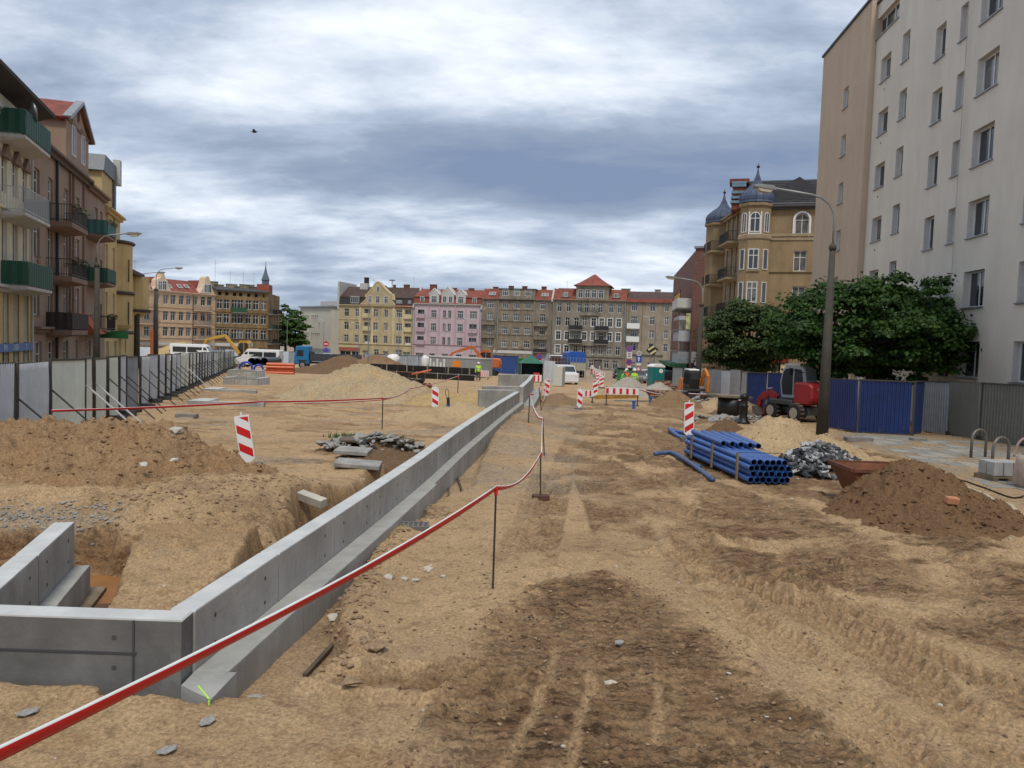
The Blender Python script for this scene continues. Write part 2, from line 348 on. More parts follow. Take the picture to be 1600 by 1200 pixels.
def terrain(x,y):
    z=-.02*np.clip(y,-10,205)
    near=ss(70,25,y)
    big=fbm(x,y,.35,3,1); mid=fbm(x,y,1.6,4,5); fine=fbm(x,y,7,4,11)
    f18=fbm(x,y,19,3,15); z=z+near*(.05*big+.035*mid)+ss(40,12,y)*.016*fine+ss(16,5,y)*.009*np.abs(f18)
    dark=.35*ss(.05,.5,fbm(x,y,.5,4,31)); gray=np.zeros(x.shape); clay=np.zeros(x.shape)
    # general churned ground to the right and centre
    rough=ss(1.5,3,x)*ss(6,9,y)*ss(40,20,y)
    lump=np.abs(fbm(x,y*.8,2.6,5,21)); lump2=np.abs(fbm(x,y,9,3,27))
    z=z+rough*(.09*lump+.03*lump2-.03)+ss(9,4,y)*.01*lump2
    dark=np.maximum(dark,rough*.9*ss(-.05,.3,fbm(x,y*1.5,.9,5,41)+.1)); z=z+rough*.03*np.abs(fbm(x*.6,y*1.8,5,3,29))
    lr=ss(-1.5,-3.,x-.1*y)*ss(13,16,y)*ss(60,40,y); l3=np.abs(fbm(x,y,1.5,5,23)); z=z+lr*(.10*l3-.02); dark=np.maximum(dark,lr*.6*ss(.1,.45,fbm(x,y*2.2,.6,5,43))); gray=np.maximum(gray,lr*.7*ss(.15,.4,fbm(x,y*2.5,.35,4,47)))
    rd=ss(1.2,2.2,x)*ss(7.5,6,x-.08*y)*ss(10,13,y)*ss(50,40,y); dark=np.maximum(dark,rd*.75*ss(-.25,.25,fbm(x*1.6,y*.7,.8,4,49))); z=z+rd*.03*np.abs(fbm(x*1.5,y*.5,2.2,4,53))
    # vehicle tracks
    for path,w,sp,dep,lug,dk in TRACKS:
        d,al,sd=pbox(x,y,path); m=ss(w*.5+.06,w*.5-.04,d)
        if not m.any(): continue
        rim=np.exp(-((d-w*.5-.05)/.06)**2)
        ch=np.sin((al+np.abs(sd)*.9)/sp*2*math.pi+fbm(x,y,2,2,3)*.8)
        brk=ss(-.45,.1,fbm(x,y,1.1,3,61))
        z=z-m*dep*brk+m*lug*1.5*brk*np.sign(ch)*np.abs(ch)**.5*.5*ss(80,20,y)+rim*.03*brk*(1+mid)
        dark=np.maximum(dark*(1-.5*m*(1-dk)),m*dk*brk)
    # churned dark field in the foreground
    jit=.26*fbm(x,y,1.5,5,71)+.08*fine
    for k,(P,st) in enumerate(((DARK,1.),(DARK2,.8),(DARK3,.7))):
        d=inpoly(x,y,P)+jit; m=ss(-.03,.1,d)
        flk=np.abs(fbm(x*.32,y*2.3,4.2,4,81+k)); fl2=np.maximum(0,fbm(x*.4+.15*big,y*1.9,9,3,91+k))
        reg=ss(-.25,.35,fbm(x,y,.8,3,95))
        z=z+m*st*(.008+.05*flk*reg+.06*fl2*reg+.04*lump2+.02*np.abs(f18))+.05*np.exp(-((d-.05)/.08)**2)*(.5+mid)*(.4 if k else 1)
        mc=ss(-.12,.34,d+.1*fine+.12*mid); dark=np.maximum(dark,mc*(.72+.28*ss(-.3,.3,mid))*st)
    for path,w in STRIPS:
        d,_,_=pbox(x,y,path); m=ss(w+.015,w-.03,d+.05*fine+.02*mid)*ss(-.15,.15,fbm(x,y,1.4,3,66)); z=z-m*.02; dark=dark*(1-.7*m)
    # light packed sand apron lower left: gentle
    gray=np.maximum(gray,ss(.25,.55,fbm(x,y,1.1,4,51))*.5*ss(30,15,y)*ss(3,1,x))
    apr=ss(6.6,6.0,y)*ss(.2,-.6,x); gray=gray*(1-apr*.8); clay=np.maximum(clay,apr*.45*ss(.1,.5,fbm(x,y,2.2,4,55)))
    gray=np.maximum(gray,ss(13,15,y)*ss(48,40,y)*ss(1.7,1.2,x-.09*(y-15))*ss(-.6,-.3,x-wallx(y))*.6*ss(-.35,.15,fbm(x,y,.7,3,171)))
    # ---- excavations beside the long wall
    wx=wallx(y); z=z+ss(17,27,y)*ss(36,32,y)*ss(2.2,.5,x-wx)*(x>wx-.1)*.34; jr=.07*fbm(x,y,2.5,4,101)+.03*fine
    er=np.interp(y,ER[:,0],ER[:,1]); e1=ss(-.05,.12,(er-x)+jr)*ss(5.22,5.45,y+.15*mid)*ss(23.5,20,y)*(x>wx-.3)
    floor_r=-.34-.012*np.clip(y-6,0,30)+.03*mid+.015*fine
    zr=z*(1-e1)+floor_r*e1; cut=e1>0.02
    slope_r=ss(.6,.0,np.abs(x-er))*ss(5.4,6,y)*ss(14,11,y)
    z=np.where(x>wx-.3,np.minimum(z,zr),z)
    dark=np.maximum(dark,slope_r*.35*(e1>.1)); gray=np.where(e1>.6,gray*.3+.15,gray)
    # broken rim near camera
    rim=np.exp(-((x-er-.22)/.2)**2)*ss(5.5,6,y)*ss(14,9,y); z=z+rim*.05*(1+2*lump)
    # left trench
    el=np.interp(y,EL[:,0],EL[:,1]); e2=ss(-.10,.16,(x-el-.1)+.3*fbm(x,y,1.5,5,111))*ss(9.1,9.9,y)*ss(32,30.5,y)*(x<wx)
    zl=z*(1-e2)+(-.75-.01*np.clip(y-10,0,30)+.05*mid)*e2
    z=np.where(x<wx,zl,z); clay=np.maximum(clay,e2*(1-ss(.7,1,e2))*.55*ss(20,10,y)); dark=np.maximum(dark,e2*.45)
    # raised bench left of the trench near the mounds
    rais=ss(-2.7,-3.6,x)*ss(9.2,10.2,y)*ss(15,12,y); z=z+rais*.38
    lf=ss(-2.4,-3.2,x)*ss(9,10,y)*ss(13.5,11.5,y); z=z+lf*(.17*np.abs(fbm(x,y,1.9,5,121))+.05*np.abs(fine)); dark=np.maximum(dark,lf*.35*ss(-.1,.4,mid)); gray=gray*(1-lf)
    z=z+ss(4.75,5.3,y)*ss(5.5,5.36,y)*ss(-2.12,-2.3,x)*(.09+.02*mid)
    # ---- pit between the short walls
    back=9.35+.12*fbm(x,y*0+3,1.3,3,131)+.1*fbm(x,y,3,3,133)+.16*np.abs(fbm(x,y*0+1,3.1,3,135))
    e3=ss(.06,-.20,y-back)*ss(5.2,5.45,y)*ss(-2.1,-2.35,x)*ss(-11.5,-10.5,x)
    bt=inpoly(x,y,BUT)+.10*fbm(x,y,2.2,4,141); bm_=ss(-.06,.09,bt)
    pitf=-.60+.02*mid
    ridge=.12+.1*(y-9.6)*.8+.04*mid+.02*fine; ridge=np.minimum(ridge,.16)
    ridge=np.where(y<8,ridge+.10*ss(8,6.2,y),ridge)
    ridge=ridge+bm_*(.10*np.abs(fbm(x,y,2.6,5,145))+.03*np.abs(f18)); ins=pitf*(1-bm_)+ridge*bm_
    z=z*(1-e3)+ins*e3
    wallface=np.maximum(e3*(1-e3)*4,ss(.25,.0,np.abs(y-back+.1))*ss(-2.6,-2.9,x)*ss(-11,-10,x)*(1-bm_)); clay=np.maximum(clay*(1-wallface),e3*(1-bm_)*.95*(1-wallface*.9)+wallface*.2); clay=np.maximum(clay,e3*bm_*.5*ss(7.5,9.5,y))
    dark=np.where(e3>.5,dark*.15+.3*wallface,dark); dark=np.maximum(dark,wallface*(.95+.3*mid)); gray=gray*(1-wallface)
    edge=np.exp(-((y-back-.22)/.16)**2)*ss(-4.6,-5.2,x)*ss(-11,-10,x); gray=np.maximum(gray,edge*.9)
    # small hole in front of the wall corner
    hd=np.hypot((x+2.38)/.42,(y-5.22)/.12)+.3*fine; hm=ss(1,.7,hd); z=z-hm*.22; dark=np.maximum(dark,hm*.9); clay=clay*(1-hm*.5)
    # broken crust cavity by the trench mouth
    hd=np.hypot((x+.55)/.75,(y-5.55)/.22)+.35*mid; hm=ss(1.05,.6,hd); z=z-hm*.14+.07*np.exp(-((hd-1.25)/.2)**2); dark=np.maximum(dark,hm*.8)
    # sunken, broken crust behind the rubble
    # ---- pavement on the right is level and clean
    d=inpoly(x,y,WALK)+.15*mid; m=ss(-.3,.35,d); z=z*(1-m)+(-.02*y+.02+.012*fine)*m; sand=ss(.0,.3,fbm(x,y,.55,4,151)+.1)
    gray=np.maximum(gray*(1-m),m*(1-.75*sand)*.9); dark=dark*(1-m)+m*.12
    # far square: pale sand left, asphalt street centre
    st=ss(48,56,y)*ss(-1,3,x-.06*y); gray=np.maximum(gray,st*.75*ss(75,90,y)); dark=dark*(1-ss(60,80,y)*.9)
    gray=np.maximum(gray,ss(120,128,y)); gray=np.maximum(gray,ss(-1,-2.5,x+5.4+.31*y)*.8*ss(5,9,y))
    r2=ss(35,60,y)*ss(120,100,y)*ss(1,-3,x); z=z+r2*.12*np.abs(fbm(x,y,.3,4,161))
    return z,dark,gray,clay
def make_ground():
    ys=[-14.,-10,-7,-4.5,-3,-2,-1.2,-.6,-.1,.4,.8,1.2,1.5,1.75]
    while ys[-1]<62: ys.append(ys[-1]+max(.011,.0036*(ys[-1]+.8)))
    while ys[-1]<230: ys.append(ys[-1]*1.02)
    while ys[-1]<2600: ys.append(ys[-1]*1.12)
    t=np.concatenate([-np.geomspace(12,1.06,26),np.linspace(-1,1,920),np.geomspace(1.06,12,26)])
    Y=np.array(ys)[:,None]+0*t[None,:]; X=t[None,:]*(2.1+.72*np.clip(Y,0,None))
    z,dk,gr,cl=terrain(X,Y); ny,nx=X.shape
    me=bpy.data.meshes.new('ground'); me.vertices.add(nx*ny)
    me.vertices.foreach_set('co',np.stack([X,Y,z],-1).ravel())
    i=np.arange(nx*ny).reshape(ny,nx); q=np.stack([i[:-1,:-1],i[:-1,1:],i[1:,1:],i[1:,:-1]],-1).reshape(-1,4)
    me.loops.add(q.size); me.polygons.add(len(q)); me.loops.foreach_set('vertex_index',q.ravel()); me.polygons.foreach_set('loop_start',np.arange(0,q.size,4)); me.polygons.foreach_set('use_smooth',np.ones(len(q),bool))
    at=me.color_attributes.new('zone','FLOAT_COLOR','POINT'); at.data.foreach_set('color',np.stack([dk,gr,cl,np.ones_like(dk)],-1).ravel())
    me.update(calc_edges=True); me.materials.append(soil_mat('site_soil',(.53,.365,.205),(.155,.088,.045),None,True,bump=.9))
    o=link('ground',me); tag(o,kind='structure'); return o
make_ground()
def T(x,y): return float(terrain(np.array([float(x)]),np.array([float(y)]))[0][0])
def grid_obj(name,X,Y,Zv,m,parent=None,keep=None):
    ny,nx=X.shape; me=bpy.data.meshes.new(name); me.vertices.add(nx*ny); me.vertices.foreach_set('co',np.stack([X,Y,Zv],-1).ravel())
    i=np.arange(nx*ny).reshape(ny,nx); q=np.stack([i[:-1,:-1],i[:-1,1:],i[1:,1:],i[1:,:-1]],-1).reshape(-1,4)
    if keep is not None: q=q[keep.ravel()[q].any(1)]
    me.loops.add(q.size); me.polygons.add(len(q)); me.loops.foreach_set('vertex_index',q.ravel()); me.polygons.foreach_set('loop_start',np.arange(0,q.size,4)); me.polygons.foreach_set('use_smooth',np.ones(len(q),bool))
    me.update(calc_edges=True); me.materials.append(m); return link(name,me,parent)
def pile(name,label,cones,m,rough=1.,n=120,seed=0,margin=.25,cat='soil pile',sharp=.6,lumps=0):
    """cones: (x,y,radius_x,radius_y,height,rot)"""
    x0=min(c[0]-max(c[2],c[3])-margin for c in cones);x1=max(c[0]+max(c[2],c[3])+margin for c in cones)
    y0=min(c[1]-max(c[2],c[3])-margin for c in cones);y1=max(c[1]+max(c[2],c[3])+margin for c in cones)
    X,Y=np.meshgrid(np.linspace(x0,x1,n),np.linspace(y0,y1,n)); base=-.02*Y; H=np.zeros(X.shape)-.3
    s=rough; jx=X+.18*s*fbm(X,Y,1.1/max(s,.4),3,seed+3); jy=Y+.18*s*fbm(X,Y,1.1/max(s,.4),3,seed+9)
    for cx,cy,rx,ry,h,*r in cones:
        a=r[0] if r else 0; c,q=math.cos(a),math.sin(a); dx=(jx-cx);dy=(jy-cy); u=(dx*c+dy*q)/rx; v=(-dx*q+dy*c)/ry
        rr=np.hypot(u,v); prof=np.where(rr<1.35,h*(1.06-np.sqrt((rr*sharp*1.6)**2+.04)/ (sharp*1.6)),-.3*h-.2)
        H=np.maximum(H,prof) if True else H
    lum=np.abs(fbm(X,Y,2.2/s,5,seed+21)); f2=np.abs(fbm(X,Y,9/s,4,seed+31)); k=ss(-.1,.25*max(c[4] for c in cones),H)
    cl=ss(.05,.35,fbm(X,Y,5./s,3,seed+41)); H=H+k*s*(.17*lum+.09*f2+.05*cl+.03*np.abs(fbm(X,Y,22/s,2,seed+2)))-.06
    b=np.vectorize(lambda a:a)(base); Zt=terrain(X,Y)[0] if y1<40 else base
    top=base+H; o=grid_obj(name,X,Y,top,m,keep=(top>Zt-.12)&(H>-.3))
    if lumps:
        rnd=random.Random(seed); idx=[tuple(a) for a in np.argwhere((H>-.02)&(top>Zt-.02))]; vs=[];fs=[]
        for _ in range(lumps):
            j,i_=rnd.choice(idx); s_=rnd.choice((.02,.03,.03,.045,.07,.1))*rnd.uniform(.7,1.3); a=rnd.uniform(0,6.28); c,q=math.cos(a)*s_,math.sin(a)*s_; me=CLOD[rnd.randrange(4)]; k=len(vs); x0_,y0_,z0_=X[j,i_],Y[j,i_],top[j,i_]
            for v in me.vertices: vs.append((x0_+v.co.x*c-v.co.y*q,y0_+v.co.x*q+v.co.y*c,z0_+v.co.z*s_*1.2+s_*.1))
            fs+=[tuple(w+k for w in p.vertices) for p in me.polygons]
        me=bpy.data.meshes.new('lumps'); me.from_pydata([tuple(map(float,p)) for p in vs],[],fs); me.materials.append(m); link('lumps',me,o)['kind']='stuff'
    return tag(o,label,cat)
# ------------------------------------------------------------------ BUILDING KIT
GLASS=mat('window_glass',(.025,.03,.036),.08,spec=.7)
GLASS2=mat('curtained_glass',(.16,.155,.15),.12,var=.45,vs=1.3,spec=.6)
WHITE=mat('white_frame_paint',(.72,.72,.70),.5,var=.1)
BROWN=mat('brown_frame_paint',(.10,.05,.03),.5)
METAL=mat('dull_zinc',(.30,.32,.34),.45,metal=.6,var=.2)
IRON=mat('dark_iron',(.03,.028,.027),.5,metal=.4)
CONC=mat('balcony_concrete',(.30,.28,.25),.85,var=.25,streak=.5)
def tile_mat(name,col,var=.25,scale=3.2):
    """roof tiles: courses as a bump wave plus mottled colour"""
    m=mat(name,col,.75,var=var,vs=1.1,streak=.2); nt=m.node_tree;N=nt.nodes;L=nt.links
    tc=N.new('ShaderNodeTexCoord'); w=N.new('ShaderNodeTexWave'); w.wave_type='BANDS'; w.bands_direction='Z'; w.wave_profile='SAW'; w.inputs['Scale'].default_value=scale/ (2*math.pi)*6.28/1.0*.5
    L.new(tc.outputs['Object'],w.inputs['Vector']); b=N.new('ShaderNodeBump'); b.inputs['Strength'].default_value=.8; b.inputs['Distance'].default_value=.06
    L.new(w.outputs['Fac'],b.inputs['Height']); L.new(b.outputs[0],N['Principled BSDF'].inputs['Normal']); return m
WINC={}
def win_mesh(w,h,style,fm):
    k=(round(w,2),round(h,2),style,fm.name)
    if k in WINC: return WINC[k]
    b=MB(); t=.075 if w>.8 else .06; d=.07
    arch=style.endswith('A')
    st=style.rstrip('A')
    if arch:
        r=w/2; hz=h-r; n=10
        b.box(0,t,0,d,0,hz);b.box(w-t,w,0,d,0,hz);b.box(t,w-t,0,d,0,t)
        o=[(r+r*math.cos(math.pi*i/n),hz+r*math.sin(math.pi*i/n)) for i in range(n+1)]; ii=[(r+(r-t)*math.cos(math.pi*i/n),hz+(r-t)*math.sin(math.pi*i/n)) for i in range(n+1)]
        for i in range(n): b.ext([o[i],o[i+1],ii[i+1],ii[i]],0,d)
    else: b.box(0,t,0,d,0,h);b.box(w-t,w,0,d,0,h);b.box(t,w-t,0,d,0,t);b.box(t,w-t,0,d,h-t,h)
    q=t*.8
    if st in('cross','door','triple'):
        tz=h*.68; b.box(t,w-t,.01,d-.01,tz-q/2,tz+q/2)
        if st=='triple':
            for a in(.33,.67): b.box(w*a-q/2,w*a+q/2,.005,d-.005,t,h-t)
        else: b.box(w/2-q/2,w/2+q/2,.005,d-.005,t,(h-t) if not arch else h-t)
        if st=='door': b.box(t,w-t,.012,d-.02,t,h*.28)
    if st=='two': b.box(w/2-q/2,w/2+q/2,.005,d-.005,t,h-t)
    if st=='four':
        for a in(.25,.5,.75): b.box(w*a-q/2,w*a+q/2,.005,d-.005,t,h-t)
    f=b.mesh('window',fm)
    g=MB()
    if arch:
        r=w/2;hz=h-r;n=10; g.ext([(t*.5,t*.5),(w-t*.5,t*.5)]+[(r+(r-t*.5)*math.cos(math.pi*i/n),hz+(r-t*.5)*math.sin(math.pi*i/n)) for i in range(n+1)],d*.45,d*.55)
    else: g.box(t*.5,w-t*.5,d*.45,d*.55,t*.5,h-t*.5)
    GL=[g.mesh('pane',GLASS),g.mesh('pane',GLASS2)]
    WINC[k]=(f,GL); return WINC[k]
class Fac:
    """a facade between two ground points; local x runs along it, z up, +y into the house"""
    def __init__(s,P0,P1,zb,name=None,label=None,cat='building',group=None,root=None,off=0,z0off=0):
        s.P0=Vector(P0);s.P1=Vector(P1); s.d=(s.P1-s.P0).normalized(); s.Wd=(s.P1-s.P0).length; s.n=Vector((-s.d.y,s.d.x)); s.zb=zb
        s.rz=math.atan2(s.d.y,s.d.x)
        if root is None:
            s.root=thing(name,label,cat,(s.P0.x,s.P0.y,zb),s.rz,group); s.R=Matrix.Identity(4); s.loc=Matrix.Identity(4)
        else:
            s.root=root; M=Matrix.Translation(root.location)@Matrix.Rotation(root.rotation_euler.z,4,'Z')
            s.loc=M.inverted()@(Matrix.Translation((s.P0.x,s.P0.y,zb))@Matrix.Rotation(s.rz,4,'Z'))
    def hit(s,u,v,dep=0):
        r=ray(u,v); P=s.P0+s.n*dep
        den=r.x*s.n.x+r.y*s.n.y; t=(P.x*s.n.x+P.y*s.n.y)/den; p=Vector((r.x*t,r.y*t)); return (p-s.P0).dot(s.d), CZ+r.z*t-s.zb
    def u(s,u,v): return s.hit(u,v)[0]
    def z(s,u,v): return s.hit(u,v)[1]
    def put(s,o):
        o.parent=s.root; o.matrix_local=s.loc@o.matrix_local if False else s.loc@Matrix.LocRotScale(o.location,o.rotation_euler,None); return o
    def part(s,b,name,m,smooth=False,bevel=0): return s.put(b.build(name,m,None,smooth,bevel=bevel)) if isinstance(b,MB) else s.put(b)
    def wall(s,H,ops,m,rev=.18,name='wall',depth=10,x0=0,x1=None,z0=-1.5,fill=None,back=True,sidem=None):
        x1=s.Wd if x1 is None else x1
        xs=sorted({x0,x1}|{round(a,3) for o in ops for a in(o[0],o[0]+o[2])}); zs=sorted({z0,H}|{round(a,3) for o in ops for a in(o[1],o[1]+o[3])})
        xs=[x for x in xs if x0<=x<=x1]; zs=[z for z in zs if z0<=z<=H]; b=MB(); idx={}
        def V(i,j):
            if (i,j) not in idx: idx[(i,j)]=len(b.v); b.v.append((xs[i],0,zs[j]))
            return idx[(i,j)]
        hole=set()
        for i in range(len(xs)-1):
            for j in range(len(zs)-1):
                cx=(xs[i]+xs[i+1])/2;cz=(zs[j]+zs[j+1])/2
                if any(o[0]<cx<o[0]+o[2] and o[1]<cz<o[1]+o[3] for o in ops): hole.add((i,j)); continue
                b.f.append((V(i,j),V(i+1,j),V(i+1,j+1),V(i,j+1))); b.m.append(0)
        for o in ops:
            a0,c0,w,h=o[:4]; r=o[5] if len(o)>5 and o[5] else rev; a1=a0+w;c1=c0+h
            b.quad((a0,0,c0),(a0,r,c0),(a0,r,c1),(a0,0,c1),1);b.quad((a1,0,c0),(a1,0,c1),(a1,r,c1),(a1,r,c0),1)
            b.quad((a0,0,c1),(a0,r,c1),(a1,r,c1),(a1,0,c1),1);b.quad((a0,0,c0),(a1,0,c0),(a1,r,c0),(a0,r,c0),1)
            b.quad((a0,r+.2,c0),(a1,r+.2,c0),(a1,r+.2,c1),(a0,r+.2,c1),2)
        if back:
            b.quad((x0,0,z0),(x0,0,H),(x0,depth,H),(x0,depth,z0),3);b.quad((x1,0,z0),(x1,depth,z0),(x1,depth,H),(x1,0,H),3)
            b.quad((x0,depth,z0),(x0,depth,H),(x1,depth,H),(x1,depth,z0),3)
            b.quad((x0,.01,H),(x1,.01,H),(x1,depth,H),(x0,depth,H),0)
        me=bpy.data.meshes.new(name); me.from_pydata([tuple(map(float,p)) for p in b.v],[],b.f)
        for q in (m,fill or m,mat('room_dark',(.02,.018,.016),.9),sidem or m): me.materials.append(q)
        me.polygons.foreach_set('material_index',b.m); me.update(); return s.put(link(name,me))
    def window(s,x,z,w,h,style='cross',fm=None,rev=.18,curt=.3,sill=False,dep=0):
        f,g=win_mesh(w,h,style,fm or WHITE); o=s.put(link('window',f,None,(x,dep+rev-.02,z)))
        p=link('pane',g[1] if random.random()<curt else g[0],o,(0,0,0))
        if sill:
            b=MB().box(-.06,w+.06,-rev-.06,.0,-.05,0.0); link('sill',b.mesh('sill',sill if not isinstance(sill,bool) else METAL),o,(0,0,0))
        return o
    def grid(s,cols,rows,vref,uref,style='cross',rev=.18,H=None,**k):
        """cols [(u,w[,style])], rows [(v_centre,h)] -> openings"""
        ops=[]
        for v,h in rows:
            zc=s.z(uref,v)
            for c in cols:
                uc=s.u(c[0],vref); w=c[1]; ops.append((uc-w/2,zc-h/2,w,h,c[2] if len(c)>2 else style))
        return ops
    def fill(s,ops,rev=.18,**k):
        for o in ops:
            if o[4]: s.window(o[0],o[1],o[2],o[3],o[4],rev=(o[5] if len(o)>5 and o[5] else rev),**k)
    def box(s,name,m,*a,bevel=0):
        return s.part(MB().box(*a),name,m,bevel=bevel)
    def balcony(s,x0,x1,z,proj=1.1,h=1.0,m=None,panel=None,slab=None,step=.13,flowers=False,th=.16,solid=False):
        b=MB().box(x0,x1,-proj,0,z-th,z); b.add([(x0,-proj,z-th),(x1,-proj,z-th),(x1-.15,-.0,z-th-.22),(x0+.15,-.0,z-th-.22),(x0,0,z-th),(x1,0,z-th)],[(0,1,2,3),(0,3,4),(1,5,2)])
        o=s.put(b.build('balcony',slab or CONC)); m=m or IRON
        r=MB(); 
        if solid: 
            r.box(x0,x1,-proj,-proj+.06,z,z+h);r.box(x0,x0+.06,-proj+.06,0,z,z+h);r.box(x1-.06,x1,-proj+.06,0,z,z+h)
        else:
            for zz in(z+h,z+.12): r.bar((x0+.03,-proj+.03,zz),(x1-.03,-proj+.03,zz),.04); r.bar((x0+.03,-proj+.03,zz),(x0+.03,0,zz),.04); r.bar((x1-.03,-proj+.03,zz),(x1-.03,0,zz),.04)
            n=max(2,int((x1-x0)/step))
            for i in range(n+1): xx=x0+.03+(x1-x0-.06)*i/n; r.bar((xx,-proj+.03,z),(xx,-proj+.03,z+h),.02)
            n=max(2,int(proj/step))
            for i in range(n+1):
                yy=-proj+.03+(proj-.03)*i/n; r.bar((x0+.03,yy,z),(x0+.03,yy,z+h),.02); r.bar((x1-.03,yy,z),(x1-.03,yy,z+h),.02)
        link('railing',r.mesh('railing',m if not solid else (panel or m)),o)
        if panel and not solid:
            p=MB(); n=max(3,int((x1-x0)/.2)); 
            pts=[(x0-.02+(x1-x0+.04)*i/n,-proj-.02-(.03 if i%2 else 0)) for i in range(n+1)]
            for a,c in zip(pts[:-1],pts[1:]): p.quad((a[0],a[1],z+.06),(c[0],c[1],z+.06),(c[0],c[1],z+h),(a[0],a[1],z+h))
            n=max(2,int(proj/.2)); 
            for X in(x0-.02,x1+.02):
                pts=[(X-(.03 if i%2 else 0),-proj+proj*i/n) for i in range(n+1)]
                for a,c in zip(pts[:-1],pts[1:]): p.quad((a[0],a[1],z+.06),(c[0],c[1],z+.06),(c[0],c[1],z+h),(a[0],a[1],z+h))
            link('screen',p.mesh('screen',panel),o)
        if flowers:
            f=MB(); 
            for i in range(int((x1-x0)*30)):
                c=(random.uniform(x0,x1),-proj-.08+random.uniform(-.12,.12),z+h+random.uniform(-.25,.18)); e=.09
                f.obox(c,(e,e,.01),(random.uniform(-1,1),random.uniform(-1,1),random.uniform(0,6)),mi=0 if random.random()<.8 else 1)
            pl_=link('plants',f.mesh('plants',[mat('balcony_leaves',(.05,.10,.03),.7,var=.4),mat('balcony_flowers',(.35,.08,.10),.7)]),o); pl_['kind']='stuff'
        return o
    def gableroof(s,x0,x1,y0,y1,z0,zr,m,over=.35,name='roof'):
        ym=(y0+y1)/2; b=MB().ext([(y0-over,z0-.12),(y0-over,z0+.05),(ym,zr),(y1+over,z0+.05),(y1+over,z0-.12)],x0,x1,'x'); return s.part(b,name,m)
    def profroof(s,x0,x1,prof,m,name='roof'): return s.part(MB().ext(prof,x0,x1,'x'),name,m)
    def chimney(s,x,y,z0,z1,w=.9,d=.6,m=None,cap=True):
        b=MB().box(x-w/2,x+w/2,y,y+d,z0,z1); 
        if cap: b.box(x-w/2-.08,x+w/2+.08,y-.08,y+d+.08,z1,z1+.12)
        return s.part(b,'chimney',m or mat('chimney_brick',(.16,.06,.04),.9,var=.3))
    def cornice(s,x0,x1,z,h=.25,p=.25,m=None,name='cornice'):
        b=MB().ext([(0,z),(-p*.5,z),(-p*.5,z+h*.5),(-p,z+h*.6),(-p,z+h),(0,z+h)],x0,x1,'x'); return s.part(b,name,m)
    def pipe(s,x,z0,z1,r=.06,m=None): return s.part(MB().tube([(x,-.12,z0),(x,-.12,z1)],r,6),'downpipe',m or METAL)
    def shop(s,x0,x1,z0,z1,m,rec=.05):
        return s.part(MB().box(x0,x1,-rec,-.003,z0,z1),'shop_front',m)
def antenna(s,x,y,z,h=2.2):
    b=MB().tube([(x,y,z),(x,y,z+h)],.03,5); b.bar((x-.6,y,z+h*.85),(x+.6,y,z+h*.85),.025)
    for i in range(5): b.bar((x-.5+i*.25,y-.3,z+h*.85),(x-.5+i*.25,y+.3,z+h*.85),.02)
    return s.part(b,'antenna',METAL)
# ------------------------------------------------------------------ FAR ROW ACROSS THE SQUARE
FA=D(528,560,200.); FB=D(1045,572,183.); FA=Vector((FA.x,FA.y)); FB=Vector((FB.x,FB.y))
ROW=Fac(FA,FB,-4.,'tmp','tmp'); bpy.data.objects.remove(ROW.root)
def seg(u0,u1,v=500,dep=0):
    a=ROW.u(u0,v);b=ROW.u(u1,v); return ROW.P0+ROW.d*a+ROW.n*dep, ROW.P0+ROW.d*b+ROW.n*dep
RED=tile_mat('red_roof_tiles',(.25,.06,.035),.3); DRED=tile_mat('aged_brown_roof_tiles',(.085,.045,.035),.35); DK=tile_mat('charcoal_roof_slate',(.035,.03,.03),.3)
OCH=mat('ochre_render',(.50,.40,.235),.9,var=.14,vs=.35,streak=.45,dirt=((.33,.27,.17),.5,.56,.7))
CREAM=mat('cream_render',(.60,.50,.30),.9,var=.1,vs=.4,streak=.3)
PINK=mat('pink_render',(.52,.405,.425),.9,var=.07,vs=.4,streak=.22)
PINK2=mat('deeper_pink_render',(.45,.33,.36),.9,var=.07,vs=.4,streak=.2)
LGREY=mat('pale_grey_trim',(.50,.48,.45),.85,var=.12,streak=.3)
GB=mat('grey_brown_render',(.27,.225,.165),.92,var=.2,vs=.4,streak=.75,dirt=((.38,.31,.22),.6,.58,.8))
GB2=mat('worn_grey_render',(.30,.26,.205),.92,var=.22,vs=.5,streak=.8,dirt=((.19,.15,.11),.5,.54,.8))
GB3=mat('beige_grey_render',(.33,.28,.21),.92,var=.16,vs=.4,streak=.55,dirt=((.42,.34,.24),.5,.62,.7))
SHOPW=mat('painted_shop_white',(.55,.53,.50),.7,var=.12)
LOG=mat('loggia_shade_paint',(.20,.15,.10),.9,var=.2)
def zx(sc,ox,oy): return lambda x,y:(ox+x/sc,oy+y/sc)
q4=zx(5.333,460,420); q5=zx(5.,740,410)
